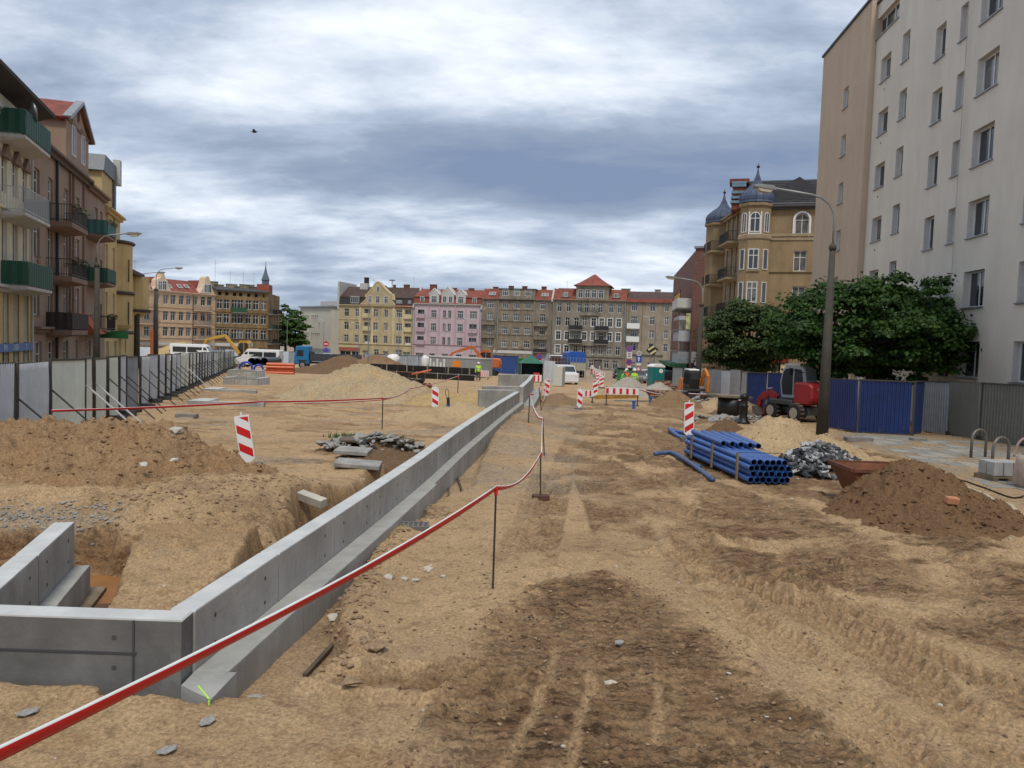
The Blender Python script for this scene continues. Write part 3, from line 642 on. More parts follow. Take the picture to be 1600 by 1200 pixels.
# --- ochre gabled house
def b1():
    P0,P1=seg(*[q4(x,480)[0] for x in(372,990)]); f=Fac(P0,P1,-4,'apartment_house','ochre apartment house with one big gable and dark roof, leftmost in the far row','building')
    U=lambda x:f.u(*q4(x,480)); Z=lambda y:f.z(*q4(680,y)); H=Z(312)
    rows=[(q4(0,y)[1],1.95) for y in(370,480,588)]
    cols=[(432,1.25,'cross'),(522,1.25,'cross'),(605,1.6,'door'),(673,1.3,'cross'),(760,.95,'two'),(873,1.75,'triple'),(945,1.6,'door')]
    ops=[]
    for y in(370,480,588):
        for x,w,st in cols:
            lg=x in(605,945); hh=2.35 if lg else 1.95; ops.append((U(x)-w/2,Z(y)-hh/2-(.15 if lg else 0),w,hh,st,.7 if lg else None))
    for x,w,st in((600,1.7,'doorA'),(687,1.3,'cross'),(765,1.4,'doorA'),(873,1.7,'cross'),(940,1.8,'doorA')): ops.append((U(x)-w/2,Z(690)-1.1 if st=='cross' else -.0+.2,w,1.7 if st=='cross' else 2.7,st))
    for x,w in((428,3.0),(513,2.2)): ops.append((U(x)-w/2,.4,w,2.2,'two'))
    f.wall(H,ops,OCH,.22,depth=11); f.fill(ops,.22)
    for x,w in((428,3.3),(513,2.5)): 
        f.box('shop_sign',mat('red_white_fascia',(.40,.10,.08),.7,var=.5,vs=3),U(x)-w/2,U(x)+w/2,-.12,-.003,2.7,3.5)
    f.box('lower_wall_band',CREAM,.02,f.Wd*.27,-.05,-.003,3.6,4.1)
    f.cornice(0,f.Wd,H-.1,.35,.45,CREAM); f.cornice(0,f.Wd,Z(635),.3,.22,CREAM,'string_course'); f.cornice(0,U(550),Z(432),.25,.15,CREAM,'string_course')
    for x in(545,650,735,825,905): f.box('pilaster',CREAM if x!=735 else OCH,U(x)-.28,U(x)+.28,-.10,-.003,Z(635)+.3,H-.12)
    for y in(405,512): f.balcony(U(605)-1.1,U(605)+1.1,Z(y),.5,1.0,IRON,slab=CREAM,solid=True,panel=CREAM); f.balcony(U(945)-1.1,U(945)+1.1,Z(y),.35,1.0,IRON,slab=CREAM,solid=True,panel=CREAM)
    # mansard roof
    zb,zm,zr=H+.2,Z(238),Z(140)
    f.profroof(.0,f.Wd,[(-.3,zb),(.5,zm),(.6,zm+.05),(5.5,zm-.02),(10.8,zb)],DK,'lower_roof'); f.profroof(.01,f.Wd-.01,[(.35,zm),(5.5,zr),(10.7,zm)],DRED,'roof')
    f.box('firewall',LGREY,-.5,0,-.2,11,H-1,zr+.9,bevel=0)
    # gable
    gp=[(550,300),(588,268),(600,240),(602,215),(640,165),(672,118),(690,108),(708,118),(745,160),(798,210),(806,245),(812,270),(838,300)]
    pts=[(U(x),Z(y)) for x,y in gp]; g=f.part(MB().ext(pts,-.25,1.2,'y'),'gable',OCH)
    cp=MB()
    for a,c in zip(pts[:-1],pts[1:]): cp.bar((a[0],.4,a[1]+.06),(c[0],.4,c[1]+.06),1.5,.22)
    f.part(cp,'gable_coping',CREAM)
    f.box('gable_back_roof',DRED,U(612),U(800),1.2,5.4,Z(300),Z(215))
    f.part(MB().ext([(U(612),Z(216)),(U(690),Z(125)),(U(800),Z(216))],1.2,5.4,'y'),'gable_back_roof',DRED)
    for x,w in((628,1.0),(693,1.1),(762,1.0)): f.window(U(x)-w/2,Z(285),w,1.8,'cross',rev=-.29)
    f.window(U(693)-.35,Z(195),.7,1.5,'two',rev=-.29,curt=0)
    f.box('dormer',DK,U(460),U(540),-.1,3,Z(292),Z(238)); f.window(U(465),Z(290),U(535)-U(465),1.75,'four',rev=-.12)
    for x in(855,880,955):f.box('dormer',DK,U(x-14),U(x+14),0,2.5,H+.2,Z(258)); 
    for x in(855,880,955):f.window(U(x)-.4,Z(298),.8,1.2,'two',rev=-.05)
    f.box('roof_repair_strip',RED,U(840),U(975),-.42,-.1,Z(318),Z(296))
    f.chimney(U(531),4.5,zr-1,Z(65),1.0,.9,mat('sooty_brick',(.03,.022,.02),.9)); f.box('chimney_base',LGREY,U(485),U(548),4.2,5.6,zr-1,Z(112))
    f.chimney(U(868),5,zr-.5,Z(118),1.4,.8); f.chimney(U(765),5,zr-.5,Z(122),.6,.6)
    b=MB().tube([(U(748),5,zr-.4),(U(748),5,Z(88))],.09,6); b.lathe([(.2,0),(.95,.15),(.7,.4),(.1,.5)],12,(U(748),5,Z(88))); f.part(b,'roof_siren',METAL)
    antenna(f,U(595),5,zr-.3,2.4); antenna(f,U(932),5,zr-.3,3.2)
    f.pipe(U(982),0,H)
b1()
def b2():
    P0,P1=seg(*[q4(x,480)[0] for x in(991,1557)]); f=Fac(P0,P1,-4,'apartment_house','pink apartment house with red mansard roof and three white dormers','building')
    U=lambda x:f.u(*q4(x,480)); Z=lambda y:f.z(*q4(1270,y)); H=Z(300); ops=[]
    for i,y in enumerate((380,490,603)):
        for x,w,st in((1053,1.75,'door'),(1158,1.45,'triple'),(1247,.8,'one'),(1290,.8,'one'),(1380,1.45,'triple'),(1488,1.9,'triple' if i==0 else 'door')):
            lg=st=='door'; hh=2.3 if lg else 1.95; st2='two' if st=='one' else st
            ops.append((U(x)-w/2,Z(y)-hh/2-(.1 if lg else 0),w,hh,st2,.9 if lg else None))
    for x,w,st,h,zb in((1050,2.0,'doorA',2.6,.2),(1153,1.4,'triple',1.7,1.1),(1263,1.5,'doorA',2.6,.2),(1375,1.5,'triple',1.7,1.1),(1490,1.9,'triple',1.7,1.1)): ops.append((U(x)-w/2,zb,w,h,st))
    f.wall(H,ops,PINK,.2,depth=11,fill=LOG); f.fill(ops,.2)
    for x0,x1 in((1107,1210),(1330,1432)): f.box('bay_strip',PINK2,U(x0),U(x0+14),-.14,-.003,Z(635),H-.1); f.box('bay_strip',PINK2,U(x1-14),U(x1),-.14,-.003,Z(635),H-.1)
    f.cornice(0,f.Wd,H-.15,.4,.45,LGREY); f.cornice(0,f.Wd,Z(640),.25,.2,PINK2,'string_course')
    for x in(1053,1488):
        for y in(412,525,632): 
            if not(x==1488 and y==412): f.balcony(U(x)-1.15,U(x)+1.15,Z(y),.5,.95,IRON,slab=PINK2,solid=True,panel=PINK2) if y!=412 or x==1053 else None
    for x in (1158,1268,1380):
        for y in(408,518,632): f.box('sill',LGREY,U(x)-1.0,U(x)+1.0,-.12,-.004,Z(y)-.1,Z(y))
    zb,zm,zr=H+.25,Z(240),Z(160)
    f.profroof(0,f.Wd,[(-.3,zb),(.4,zm),(5.5,zm),(10.8,zb)],RED,'lower_roof'); f.profroof(.01,f.Wd-.01,[(.15,zm),(.15,zm+.12),(5.5,zr),(10.7,zm)],RED,'roof')
    for x,w,top,n in((1160,80,168,1),(1272,104,152,2),(1382,80,172,1)):
        a,c=U(x-w/2),U(x+w/2); t=Z(215); d=f.part(MB().ext([(a,H+.2),(c,H+.2),(c,t),((a+c)/2,Z(top)),(a,t)],-.2,4.2,'y'),'dormer',LGREY)
        cp=MB(); cp.bar((a-.15,0,t),((a+c)/2,0,Z(top)+.12),.6,.14); cp.bar((c+.15,0,t),((a+c)/2,0,Z(top)+.12),.6,.14); f.part(cp,'dormer_coping',WHITE)
        for k in range(n):
            xc=(a+c)/2+(k-(n-1)/2)*1.55; f.window(xc-(.75 if n==1 else .5),Z(286),1.5 if n==1 else 1.0,1.75,'triple' if n==1 else 'two',rev=-.22)
    for x in(1060,1495): f.box('dormer',WHITE,U(x-17),U(x+17),-.1,2.,Z(292),Z(242)); f.window(U(x)-.5,Z(288),1.0,1.6,'two',rev=-.12)
    # fire walls with sloping copings
    for x in(991,1557):
        xx=U(x); f.part(MB().ext([(-.35,H-.3),(5.6,zr+.6),(11,H-.3),(11,H-1),(-.35,H-1)],xx-.22 if x<1200 else xx-.25,xx+.22 if x<1200 else xx+.2,'x'),'firewall',LGREY)
    f.chimney(U(1100),4.5,zr-.5,Z(125),1.7,.9);f.chimney(U(1275),5,zr-.5,Z(150),1.2,.6);f.chimney(U(1420),5,zr-.5,Z(150),1.4,.6)
    f.pipe(.35,0,H);f.pipe(f.Wd-.3,0,H)
b2()
def b3():
    P0,P1=seg(q5(62,450)[0],q5(610,450)[0]); f=Fac(P0,P1,-4,'apartment_house','grey-brown apartment house with a wide flat-topped attic between two red roof patches','building')
    U=lambda x:f.u(*q5(x,450)); Z=lambda y:f.z(*q5(340,y)); H=Z(292); ops=[]
    for i,y in enumerate((335,430,535,640)):
        for x,w in((128,1.45),(245,1.45),(333,1.45),(420,1.45),(538,1.45)):
            side=x in(128,538); hh=1.5 if not side or i==0 else 1.7; ops.append((U(x)-w/2,Z(y)-.8,w,1.65 if not side or i==0 else 1.8,'triple'))
    for x,w in((105,1.2),(225,2.9),(325,1.6),(430,1.8),(520,1.5)): ops.append((U(x)-w/2,.3,w,2.1,'two'))
    f.wall(H,ops,GB,.2,depth=11); f.fill(ops,.2)
    f.box('shop_front',SHOPW,U(160),U(470),-.06,-.004,Z(712),Z(690)); f.box('painted_plinth',mat('pale_blue_grey_paint',(.33,.34,.36),.85,var=.15),U(540),U(606),-.05,-.004,-1,Z(700))
    for y in(375,465,570,680): f.cornice(U(190),U(470),Z(y),.14,.14,GB2,'string_course')
    f.cornice(0,f.Wd,H-.15,.3,.35,GB2); f.cornice(U(188),U(478),Z(300),.35,.5,mat('dark_gutter',(.06,.055,.05),.6),'gutter')
    f.box('bay_front',GB2,U(186),U(196),-.3,-.003,Z(690),H-.2); f.box('bay_front',GB2,U(468),U(478),-.3,-.003,Z(690),H-.2)
    for x in(122,530):
        for y in(488,592,695):
            if x==122 and y==695: continue
            f.balcony(U(x)-1.6,U(x)+1.6,Z(y),.9,.85,IRON,slab=GB2,solid=(y!=592),panel=GB2 if y!=695 else None,flowers=(y in(592,488)))
    zr=Z(205); f.profroof(0,f.Wd,[(-.3,H+.1),(2.2,zr),(9,zr),(11,H)],RED,'roof')
    a,c=U(195),U(475); b=MB().box(a,c,-.25,4,H-.05,Z(212)); f.part(b,'attic_storey',GB); f.box('attic_roof_edge',mat('tar_felt',(.05,.05,.05),.8),a-.2,c+.2,-.4,4,Z(212),Z(205))
    for x in(245,333,420): f.window(U(x)-.75,Z(262),1.5,1.5,'triple',rev=-.28)
    for x in(123,147,536,560): 
        w=f.window(U(x)-.42,Z(258),.85,1.3,'one',rev=.3,curt=1)
        w.rotation_euler.x=-.9
    for x,t in((263,180),(370,180),(523,180),(140,190)): f.chimney(U(x),3.2,zr-.5,Z(t),1.2,.7)
    f.part(MB().ext([(-.4,H-.3),(-.4,H+.3),(2.3,zr+.5),(9,zr+.5),(9,H-.3)],f.Wd-.2,f.Wd+.2,'x'),'firewall',LGREY)
    f.pipe(.3,0,H);f.pipe(f.Wd-.5,0,H);f.pipe(U(186)-.15,0,H)
b3()
def b4():
    P0,P1=seg(q5(613,450)[0],q5(1192,450)[0]); f=Fac(P0,P1,-4,'apartment_house','weathered grey apartment house with a tower storey under a red pyramid roof','building')
    U=lambda x:f.u(*q5(x,465)); Z=lambda y:f.z(*q5(900,y)); H=Z(298); ops=[]
    for x in(667,737,825,878,930,985,1070,1137): ops.append((U(x)-.55,Z(355)-1.05,1.1,2.1,'cross'))
    for i,y in enumerate((467,577,685)):
        for x in(664,733,803,867,938,1000,1066,1134):
            dr=x in(803,1000) and i<2; ops.append((U(x)-.58,Z(y)-(1.35 if dr else 1.0),1.16,2.4 if dr else 2.0,'cross'))
    ops.append((U(985)-.9,-.2,1.8,3.0,'doorA'))
    for x in(857,1050,1118,700,930): ops.append((U(x)-.6,.8,1.2,1.9,'crossA'))
    f.wall(H,ops,GB2,.2,depth=11)
    for o in ops: f.window(o[0],o[1],o[2],o[3],o[4],rev=.2,fm=BROWN if o[4]=='doorA' else WHITE)
    # pale surrounds on some windows
    for x,y in((664,685),(733,685),(1066,467),(1134,467),(1066,577),(1134,577),(867,577),(938,577),(938,467),(1000,467),(664,577),(733,577)):
        b=MB(); X=U(x);zc=Z(y); b.box(X-.74,X-.6,-.04,-.003,zc-1.15,zc+1.15);b.box(X+.6,X+.74,-.04,-.003,zc-1.15,zc+1.15);b.box(X-.74,X+.74,-.045,-.004,zc+1.02,zc+1.16);b.box(X-.74,X+.74,-.05,-.004,zc-1.16,zc-1.03); f.part(b,'window_surround',WHITE)
    f.box('ground_storey_band',mat('sooty_stone',(.14,.115,.09),.95,var=.3,streak=.5),.02,f.Wd-.02,-.12,-.09,Z(742),Z(735))
    f.box('bay_floor',GB2,U(835),U(975),-.5,-.003,Z(415),Z(390)); f.cornice(U(760),U(1040),Z(655),.3,.5,GB2,'bay_corbel')
    for x in(800,1003):
        for y in(530,635): f.balcony(U(x)-1.65,U(x)+1.65,Z(y),1.0,1.05,IRON,slab=CONC,panel=IRON)
    f.balcony(U(840),U(975),Z(388),.5,.8,IRON,slab=GB2)
    f.cornice(0,f.Wd,H-.2,.35,.4,GB2); zr=Z(205)
    f.profroof(0,f.Wd,[(-.3,H+.1),(2.2,zr),(9,zr),(11,H)],RED,'roof')
    a,c=U(793),U(1047); zt=Z(182); f.part(MB().box(a,c,-.15,9,H-.1,zt),'tower_storey',GB2)
    for x in(828,882,933,988): f.window(U(x)-.6,Z(278),1.2,2.0,'cross',rev=-.18)
    m=(a+c)/2; h=Z(80)-zt; b=MB(); R=[(1.0,0),(.72,.24),(.42,.55),(.18,.83),(.02,1.0)]; hw=(c-a)/2+.7; hd=5.2; prev=None
    vs=[];fs=[]
    for i,(r,k) in enumerate(R):
        for sx,sy in((-1,-1),(1,-1),(1,1),(-1,1)): vs.append((m+sx*hw*r,4.4+sy*hd*r,zt+h*k))
        if i: fs+=[((i-1)*4+k2,(i-1)*4+(k2+1)%4,i*4+(k2+1)%4,i*4+k2) for k2 in range(4)]
    fs+=[(3,2,1,0),tuple(len(vs)-4+k2 for k2 in range(4))]; b.add(vs,fs); f.part(b,'pyramid_roof',RED)
    for x in(712,1105): 
        b=MB().ext([(U(x)-1.1,0),(U(x)-.8,.9),(U(x),1.35),(U(x)+.8,.9),(U(x)+1.1,0)],.0,2.4,'y'); b.v=[(p[0],p[1],p[2]+Z(275)) for p in b.v]; f.part(b,'eyebrow_dormer',GB2); f.window(U(x)-.45,Z(272),.9,1.0,'two',rev=-.05)
    f.chimney(U(1170),4,zr-.5,Z(193),2.2,.8,GB2); f.box('ridge_vent',METAL,U(640),U(785),3,3.6,zr,Z(198)); antenna(f,U(702),4,zr,2.2)
    f.pipe(f.Wd-.3,0,H,.1); f.pipe(.25,0,H)
b4()
def b5():
    P0,P1=seg(q5(1194,450)[0],q5(1640,450)[0]); f=Fac(P0,P1,-4,'apartment_house','beige-grey apartment house with brown roof and two white balconies, rightmost in the far row','building')
    U=lambda x:f.u(*q5(x,465)); Z=lambda y:f.z(*q5(1350,y)); H=Z(315); ops=[]
    for i,y in enumerate((350,455,560,663,772)):
        for x,w in((1252,1.5),(1394,1.25),(1506,1.0),(1600,1.2)): ops.append((U(x)-w/2,Z(y)-.95 if i<4 else .7,w,1.9,'triple' if w>1.3 and i!=3 else 'cross'))
    f.wall(H,ops,GB3,.2,depth=11); f.fill(ops,.2)
    f.box('plinth',mat('sooty_stone',(.14,.115,.09)),U(1200),U(1490),-.1,-.003,Z(735),Z(720)); f.box('balcony_bay',GB2,U(1205),U(1212),-.2,-.003,0,H-.2)
    for y in(515,618): f.balcony(U(1250)-1.5,U(1250)+1.5,Z(y),1.0,1.1,WHITE,slab=WHITE,solid=True,panel=WHITE)
    zr=Z(218); zm=Z(285); f.profroof(0,f.Wd,[(-.45,H),(-.1,zm),(4.8,zr),(11,H)],DRED,'roof'); f.part(MB().ext([(-.5,H+.05),(-.15,zm),(-.1,zm),(-.1,H)],0,f.Wd,'x'),'lower_roof_course',RED)
    f.cornice(0,f.Wd,H-.2,.25,.35,GB2); f.chimney(U(1425),4.4,zr-.4,Z(203),1.4,.8,GB2); f.pipe(U(1290),0,H); f.pipe(U(1318),0,H,.07,mat('rust_pipe',(.25,.13,.07),.8))
b5()
# --- left far corner houses
q3=zx(5.333,180,380)
PEACH=mat('peach_render',(.58,.40,.25),.9,var=.07,vs=.4,streak=.25); PEACH2=mat('pale_peach_trim',(.62,.47,.34),.9,var=.08)
def l4():
    A=D(q3(40,600)[0],560,150.); B=D(q3(828,600)[0],560,170.); f=Fac((A.x,A.y),(B.x,B.y),-3.4,'apartment_house','peach apartment house with red roof and two curved white gables behind the left fence','building')
    U=lambda x:f.u(*q3(x,600)); Z=lambda y,x=400:f.z(*q3(x,y)); H=Z(408,500); ops=[]
    for y,h in((475,2.0),(610,2.0),(742,2.0)):
        for x in(43,115,180,265,345,421,483,551,612,667,733,785): 
            y2=y+ (x-400)*(.045-(y-475)*.00012); ops.append((U(x)-.62,Z(y2+ -8,x)-1.0,1.24,2.0,'cross'))
    f_=[o for o in ops]
    for x,w in((113,1.6),(190,1.2),(275,2.8),(365,3.0),(432,1.6),(535,3.2),(610,1.6),(670,1.6),(735,1.6),(790,1.4)): ops.append((U(x)-w/2,.1,w,2.4,'two'))
    ops=[o for o in ops if o[0]>0.1 and o[0]+o[2]<f.Wd-.05]
    f.wall(H,ops,PEACH,.2,depth=12); f.fill(ops,.2,curt=.35)
    f.box('painted_ground_storey',SHOPW,.05,f.Wd-.05,-.05,-.004,2.75,3.3)
    for y in(528,560,655,690,785): f.cornice(0,f.Wd,Z(y+6),.14,.12,PEACH2,'string_course')
    f.cornice(0,f.Wd,H-.2,.35,.4,PEACH2)
    for y,x0,x1 in((545,165,322),(668,165,322),(795,165,322),(560,650,785),(683,650,785),(800,650,785)): f.balcony(U(x0),U(x1),Z(y,(x0+x1)/2),1.0,.95,mat('grey_railing',(.2,.2,.2),.5),slab=PEACH2)
    zr=Z(262,250); f.profroof(0,f.Wd,[(-.3,H+.1),(5.5,zr),(11.5,H)],RED,'roof')
    for pts in ([(305,392),(335,360),(345,310),(350,300),(372,285),(378,252),(388,245),(398,252),(408,290),(425,305),(432,350),(465,400)],[(697,420),(722,375),(735,330),(742,290),(752,277),(768,277),(776,295),(785,340),(800,380),(822,425)]):
        xm=sum(p[0] for p in pts)/len(pts); pl=[(U(x),Z(y,xm)) for x,y in pts]; f.part(MB().ext(pl,-.3,1.6,'y'),'gable',PEACH2); f.part(MB().ext([(pl[0][0]+.5,H),((pl[0][0]+pl[-1][0])/2,max(p[1] for p in pl)-.8),(pl[-1][0]-.5,H)],1.6,6,'y'),'gable_back_roof',RED)
    for x in(364,400,746,777): f.window(U(x)-.5,Z(388 if x<500 else 412,x),1.0,1.8,'cross' if x<500 else 'two',rev=-.34)
    f.part(MB().ext([(U(160),H),(U(290),H),(U(285),Z(318,230)),(U(165),Z(318,230))],-.1,4,'y'),'dormer',PEACH); f.part(MB().ext([(U(155),Z(320,230)),(U(180),Z(298,230)),(U(270),Z(298,230)),(U(295),Z(320,230))],-.3,4,'y'),'dormer_roof',RED); f.window(U(230)-.6,Z(376,230),1.2,1.6,'two',rev=-.05,fm=BROWN)
    for x in(492,578,634): 
        zz=Z(372,x); w=f.window(U(x)-.5,zz,1.0,1.1,'one',rev=1.2,curt=1); w.rotation_euler.x=-.85
    antenna(f,U(295),5,zr,3.4); antenna(f,U(245),5,zr-1,2)
    for x in(152,645,330): f.pipe(U(x),0,H,.06,BROWN)
l4()
BRO=mat('brown_ochre_render',(.27,.18,.085),.92,var=.2,vs=.4,streak=.75)
def l5():
    A=D(q3(829,600)[0],560,170.); B=D(q3(1268,600)[0],560,176.); f=Fac((A.x,A.y),(B.x,B.y),-3.5,'apartment_house','brown corner apartment house with white windows, green balcony and a small blue spire','building')
    U=lambda x:f.u(*q3(x,600)); Z=lambda y,x=1000:f.z(*q3(x,y)); H=Z(398); ops=[]
    for y in(512,632,758):
        for x in(868,928,992,1043,1110,1172,1238): ops.append((U(x)-.62,Z(y+(x-1000)*.035,x)-1.0,1.24,2.1,'cross'))
    for x in(868,928,992,1043,1110,1172,1238): ops.append((U(x)-.35,Z(440+(x-1000)*.06,x),.7,.75,None))
    for x,w in((875,1.4),(945,2.2),(1030,2.4),(1120,2),(1180,2.8),(1240,1.4)): ops.append((U(x)-w/2,.1,w,2.5,'two'))
    f.wall(H,ops,BRO,.2,depth=14); f.fill(ops,.2,curt=.2)
    f.box('shop_fascia',SHOPW,.05,U(1150),-.06,-.004,2.8,3.5)
    for y in(580,705): f.cornice(0,f.Wd,Z(y),.16,.14,BRO,'string_course')
    f.cornice(0,f.Wd,Z(800),.2,.3,CONC,'string_course')
    f.balcony(U(968),U(1090),Z(575),1.0,1.05,mat('green_panel',(.015,.07,.035),.6),panel=mat('green_panel',(.015,.07,.035),.6))
    f.box('bay_wall',LGREY,U(975),U(1090),-.5,-.003,Z(640),Z(585)) if False else None
    f.profroof(0,f.Wd,[(-.5,H),(-.4,H+.25),(7,Z(352)),(14,H)],mat('tar_felt',(.05,.05,.05),.8),'roof')
    for x,t,w in((856,322,1.8),(900,345,2.2),(1010,335,2.4),(1050,350,1.2),(1140,330,3.2),(1195,345,2)): f.chimney(U(x),5,H,Z(t),w,.8,GB)
    for x in(865,993,1105,1195): antenna(f,U(x),5,H+1,4 if x!=865 else 6)
    # turned corner wing
    B2=D(q3(1362,600)[0],560,192.); g=Fac((B.x,B.y),(B2.x,B2.y),-3.5,root=f.root); U2=lambda x:g.u(*q3(x,600)); H2=H; ops=[]
    for y in(520,640,760):
        for x in(1290,1325,1352): ops.append((U2(x)-.7,g.z(*q3(x,y))-1.1,1.4,2.2,'cross'))
    ops=[o for o in ops if o[0]>.2 and o[0]+o[2]<g.Wd-.1]
    g.wall(H2,ops,BRO,.2,depth=10,name='side_wall'); g.fill(ops,.2)
    for y in(590,715,835): g.balcony(U2(1270),U2(1318),g.z(*q3(1290,y)),1.1,1.0,mat('green_panel',(.015,.07,.035),.6) if y==715 else IRON); g.balcony(U2(1330),U2(1358),g.z(*q3(1340,y)),1.0,1.0,IRON)
    tx,tz=U2(1300),g.z(*q3(1295,345)); bricks=mat('red_gable_brick',(.30,.08,.05),.9,var=.2)
    g.box('corner_gable',bricks,tx-1.9,tx+3,.3,3,H2-.2,tz); g.part(MB().lathe([(.8,0),(.8,.5),(.75,.7),(.95,1.1),(.75,1.7),(.35,2.8),(.09,4.2),(.03,5.4)],8,(tx-.1,1.4,tz)),'spire',mat('blue_grey_slate',(.085,.115,.16),.5,var=.2))
l5()
def off():
    A=D(468,560,228.); B=D(q4(300,500)[0],560,214.); f=Fac((A.x,A.y),(B.x,B.y),-4.6,'office_building','pale flat-roofed office building with rows of narrow window strips beyond the blue truck','building')
    m=mat('pale_office_render',(.56,.52,.44),.9,var=.06,streak=.2); H=f.z(*q4(170,322)); ops=[]
    for y,h in((425,2.6),(478,2.2),(565,2.2),(640,1.8)):
        for i,x in enumerate([62,75,88,101,114,145,160,175,190]+([205] if y>450 else [])):
            z=f.z(*q4(130,y+ (45 if y==425 else 0)*0)); ops.append((f.u(*q4(x,480))-.32,z-h/2-(0),.62,h,'one'))
    us=[]
    for o in ops:
        if not any(abs(o[0]-p[0])<.3 and abs(o[1]-p[1])<2.8 for p in us) and .1<o[0]<f.Wd-.8: us.append(o)
    f.wall(H,us,m,.3,depth=12); f.fill(us,.3,curt=.1,fm=LGREY)
    f.box('roof',METAL,-.4,f.Wd+.4,-.5,12.3,H,H+.4); f.box('roof_plant_room',LGREY,f.Wd*.35,f.Wd*.95,3,9,H+.4,H+1.9)
    f.box('base_band',mat('office_grey_base',(.25,.25,.25),.8),.02,f.Wd-.02,-.15,-.003,-1,3.3)
    B2=D(q4(372,500)[0],560,226.); g=Fac((B.x,B.y),(B2.x,B2.y),-4.6,root=f.root); ops=[(g.Wd*.15,z,g.Wd*.35,1.9,'two') for z in(1.2,4.6,8.,11.4)]
    g.wall(H,[o for o in ops if o[1]+2<H],m,.2,depth=.4,name='side_wall',back=False); g.fill([o for o in ops if o[1]+2<H],.2,curt=0)
off()
# ------------------------------------------------------------------ NEAR LEFT HOUSES
LDIR=Vector((-.318,1)).normalized()
def lp(y): return Vector((-27.9-.318*(y-45),y))
TAN=mat('brown_tenement_render',(.34,.24,.175),.92,var=.1,vs=.5,streak=.35); TAN2=mat('brown_trim',(.23,.15,.11),.9,var=.15)
CRM=mat('cream_tenement_render',(.70,.62,.46),.9,var=.1,vs=.6,streak=.3); YEL=mat('mustard_render',(.56,.41,.19),.9,var=.08,vs=.5,streak=.25)
GRN=mat('green_balcony_sheet',(.006,.06,.033),.6)
def yb(u,v=480):   # distance along the left building line for an image column
    f=Fac(lp(30),lp(90),0,root=DUM); return 30+f.u(u,v)*LDIR.y
DUM=bpy.data.objects.new('survey_mark',None); DUM.location=(0,0,0)
def l1():
    y0,y1=yb(-230),yb(49); f=Fac(lp(y0),lp(y1),-.9,'tenement','cream tenement with green-sheeted balconies at the left edge','building')
    U=lambda x,v=400:f.u(x,v); Z=lambda x,v:f.z(x,v); zq=lambda v:f.z(42,v)
    H=f.z(44,178); ops=[]
    sp=(U(42,400)-U(24,400))
    xs=[U(24,400)-.45,U(39,400)-.4]; 
    for k in range(1,7): xs.append(xs[0]-k*(xs[1]-xs[0]))
    for zc,h,st in((f.z(38,290),1.9,'cross'),(f.z(38,388),2.5,'two'),(f.z(30,495),3.0,'cross')):
        for x in xs: 
            if x>.3: ops.append((x,zc-h/2,.85,h,st))
    for x in xs: ops.append((x+.1,f.z(30,205)-.5,.6,1.0,'one')) if x>.3 else None
    for x in xs: ops.append((x-.1,.2,1.0,2.2,'two')) if x>.3 else None
    zs=f.z(30,460); f.wall(H,ops,CRM,.15,depth=12); f.fill(ops,.15,sill=False)
    f.box('mustard_lower_wall',YEL,.02,f.Wd-.02,-.06,-.003,-1,-.9) 
    # lower storeys are mustard coloured: a facing with its own openings
    low=[o for o in ops if o[1]<zs]; lw=f.wall(zs,low,YEL,.0,name='lower_facing',x0=.01,x1=f.Wd-.01,z0=-1.2,back=False); lw.location=lw.location+Vector((0,-.05,0))
    f.cornice(0,f.Wd,zs,.35,.4,LGREY,'string_course'); f.cornice(0,f.Wd,f.z(46,352),.3,.3,CRM,'string_course')
    f.cornice(0,f.Wd,f.z(46,212)-.2,.45,.25,LGREY,'string_course')
    e=f.part(MB().ext([(.2,H-.3),(-1.1,H+.15),(-1.15,H+.3),(5.5,H+4.2),(12,H)],0,f.Wd+.35,'x'),'roof',mat('dark_eaves_roof',(.035,.03,.03),.7,var=.2)); f.box('roof_parapet_tiles',RED,0,U(6,100),-.3,1.5,H+.5,H+.95)
    for i,(v0,v1,ue) in enumerate(((193,236,40),(302,345,40),(413,450,44))):
        z=f.z(ue,v1)-.1; x1=U(ue,v1); bx0=x1-4.6; f.balcony(bx0,x1,z,1.2,1.25,mat('thin_rail',(.4,.4,.4),.5),panel=GRN,slab=LGREY) if i!=1 else f.balcony(bx0,x1,z,1.2,1.25,mat('thin_rail',(.4,.4,.4),.5),slab=LGREY)
        if i==1: p=MB().box(x1+.0,x1+.05,-1.22,0,z+.05,z+1.3); f.part(p,'balcony_screen',GRN)
    # dish
    b=MB(); x,z=U(20,150),f.z(20,178); b.lathe([(.02,-.12),(.3,-.06),(.52,.06),(.5,.07),(.02,-.1)],16,(0,0,0)); o=f.part(b,'satellite_dish',METAL,True); o.rotation_euler=(0,0,0)
    o.matrix_local=f.loc@Matrix.Translation((U(13,165),-1.1,f.z(14,172)))@Matrix.Rotation(math.radians(75),4,'X')@Matrix.Rotation(.5,4,'Y')
    for x in xs:
        if x>.3: f.part(MB().ext([(x-.25,f.z(38,262)-.2),(x+.42,f.z(38,262)+.55),(x+1.1,f.z(38,262)-.2)],-.2,0,'y'),'window_pediment',TAN2)
    sx0,sx1=U(-30,540),U(47,540); z0,z1=f.z(30,548),f.z(30,536); f.box('shop_sign',mat('blue_sign',(.10,.17,.36),.6),sx0,sx1,-.16,-.05,z0,z1)
    for uu,t in((3,'EN'),(20,'2GO'),(36,'S')): text_mesh('sign_letters',t,.42,mat('sign_pale_letters',(.6,.65,.75),.6),f.root,(U(uu,541),-.17,(z0+z1)/2))
    f.pipe(f.Wd-.25,0,H,.08,LGREY)
l1()
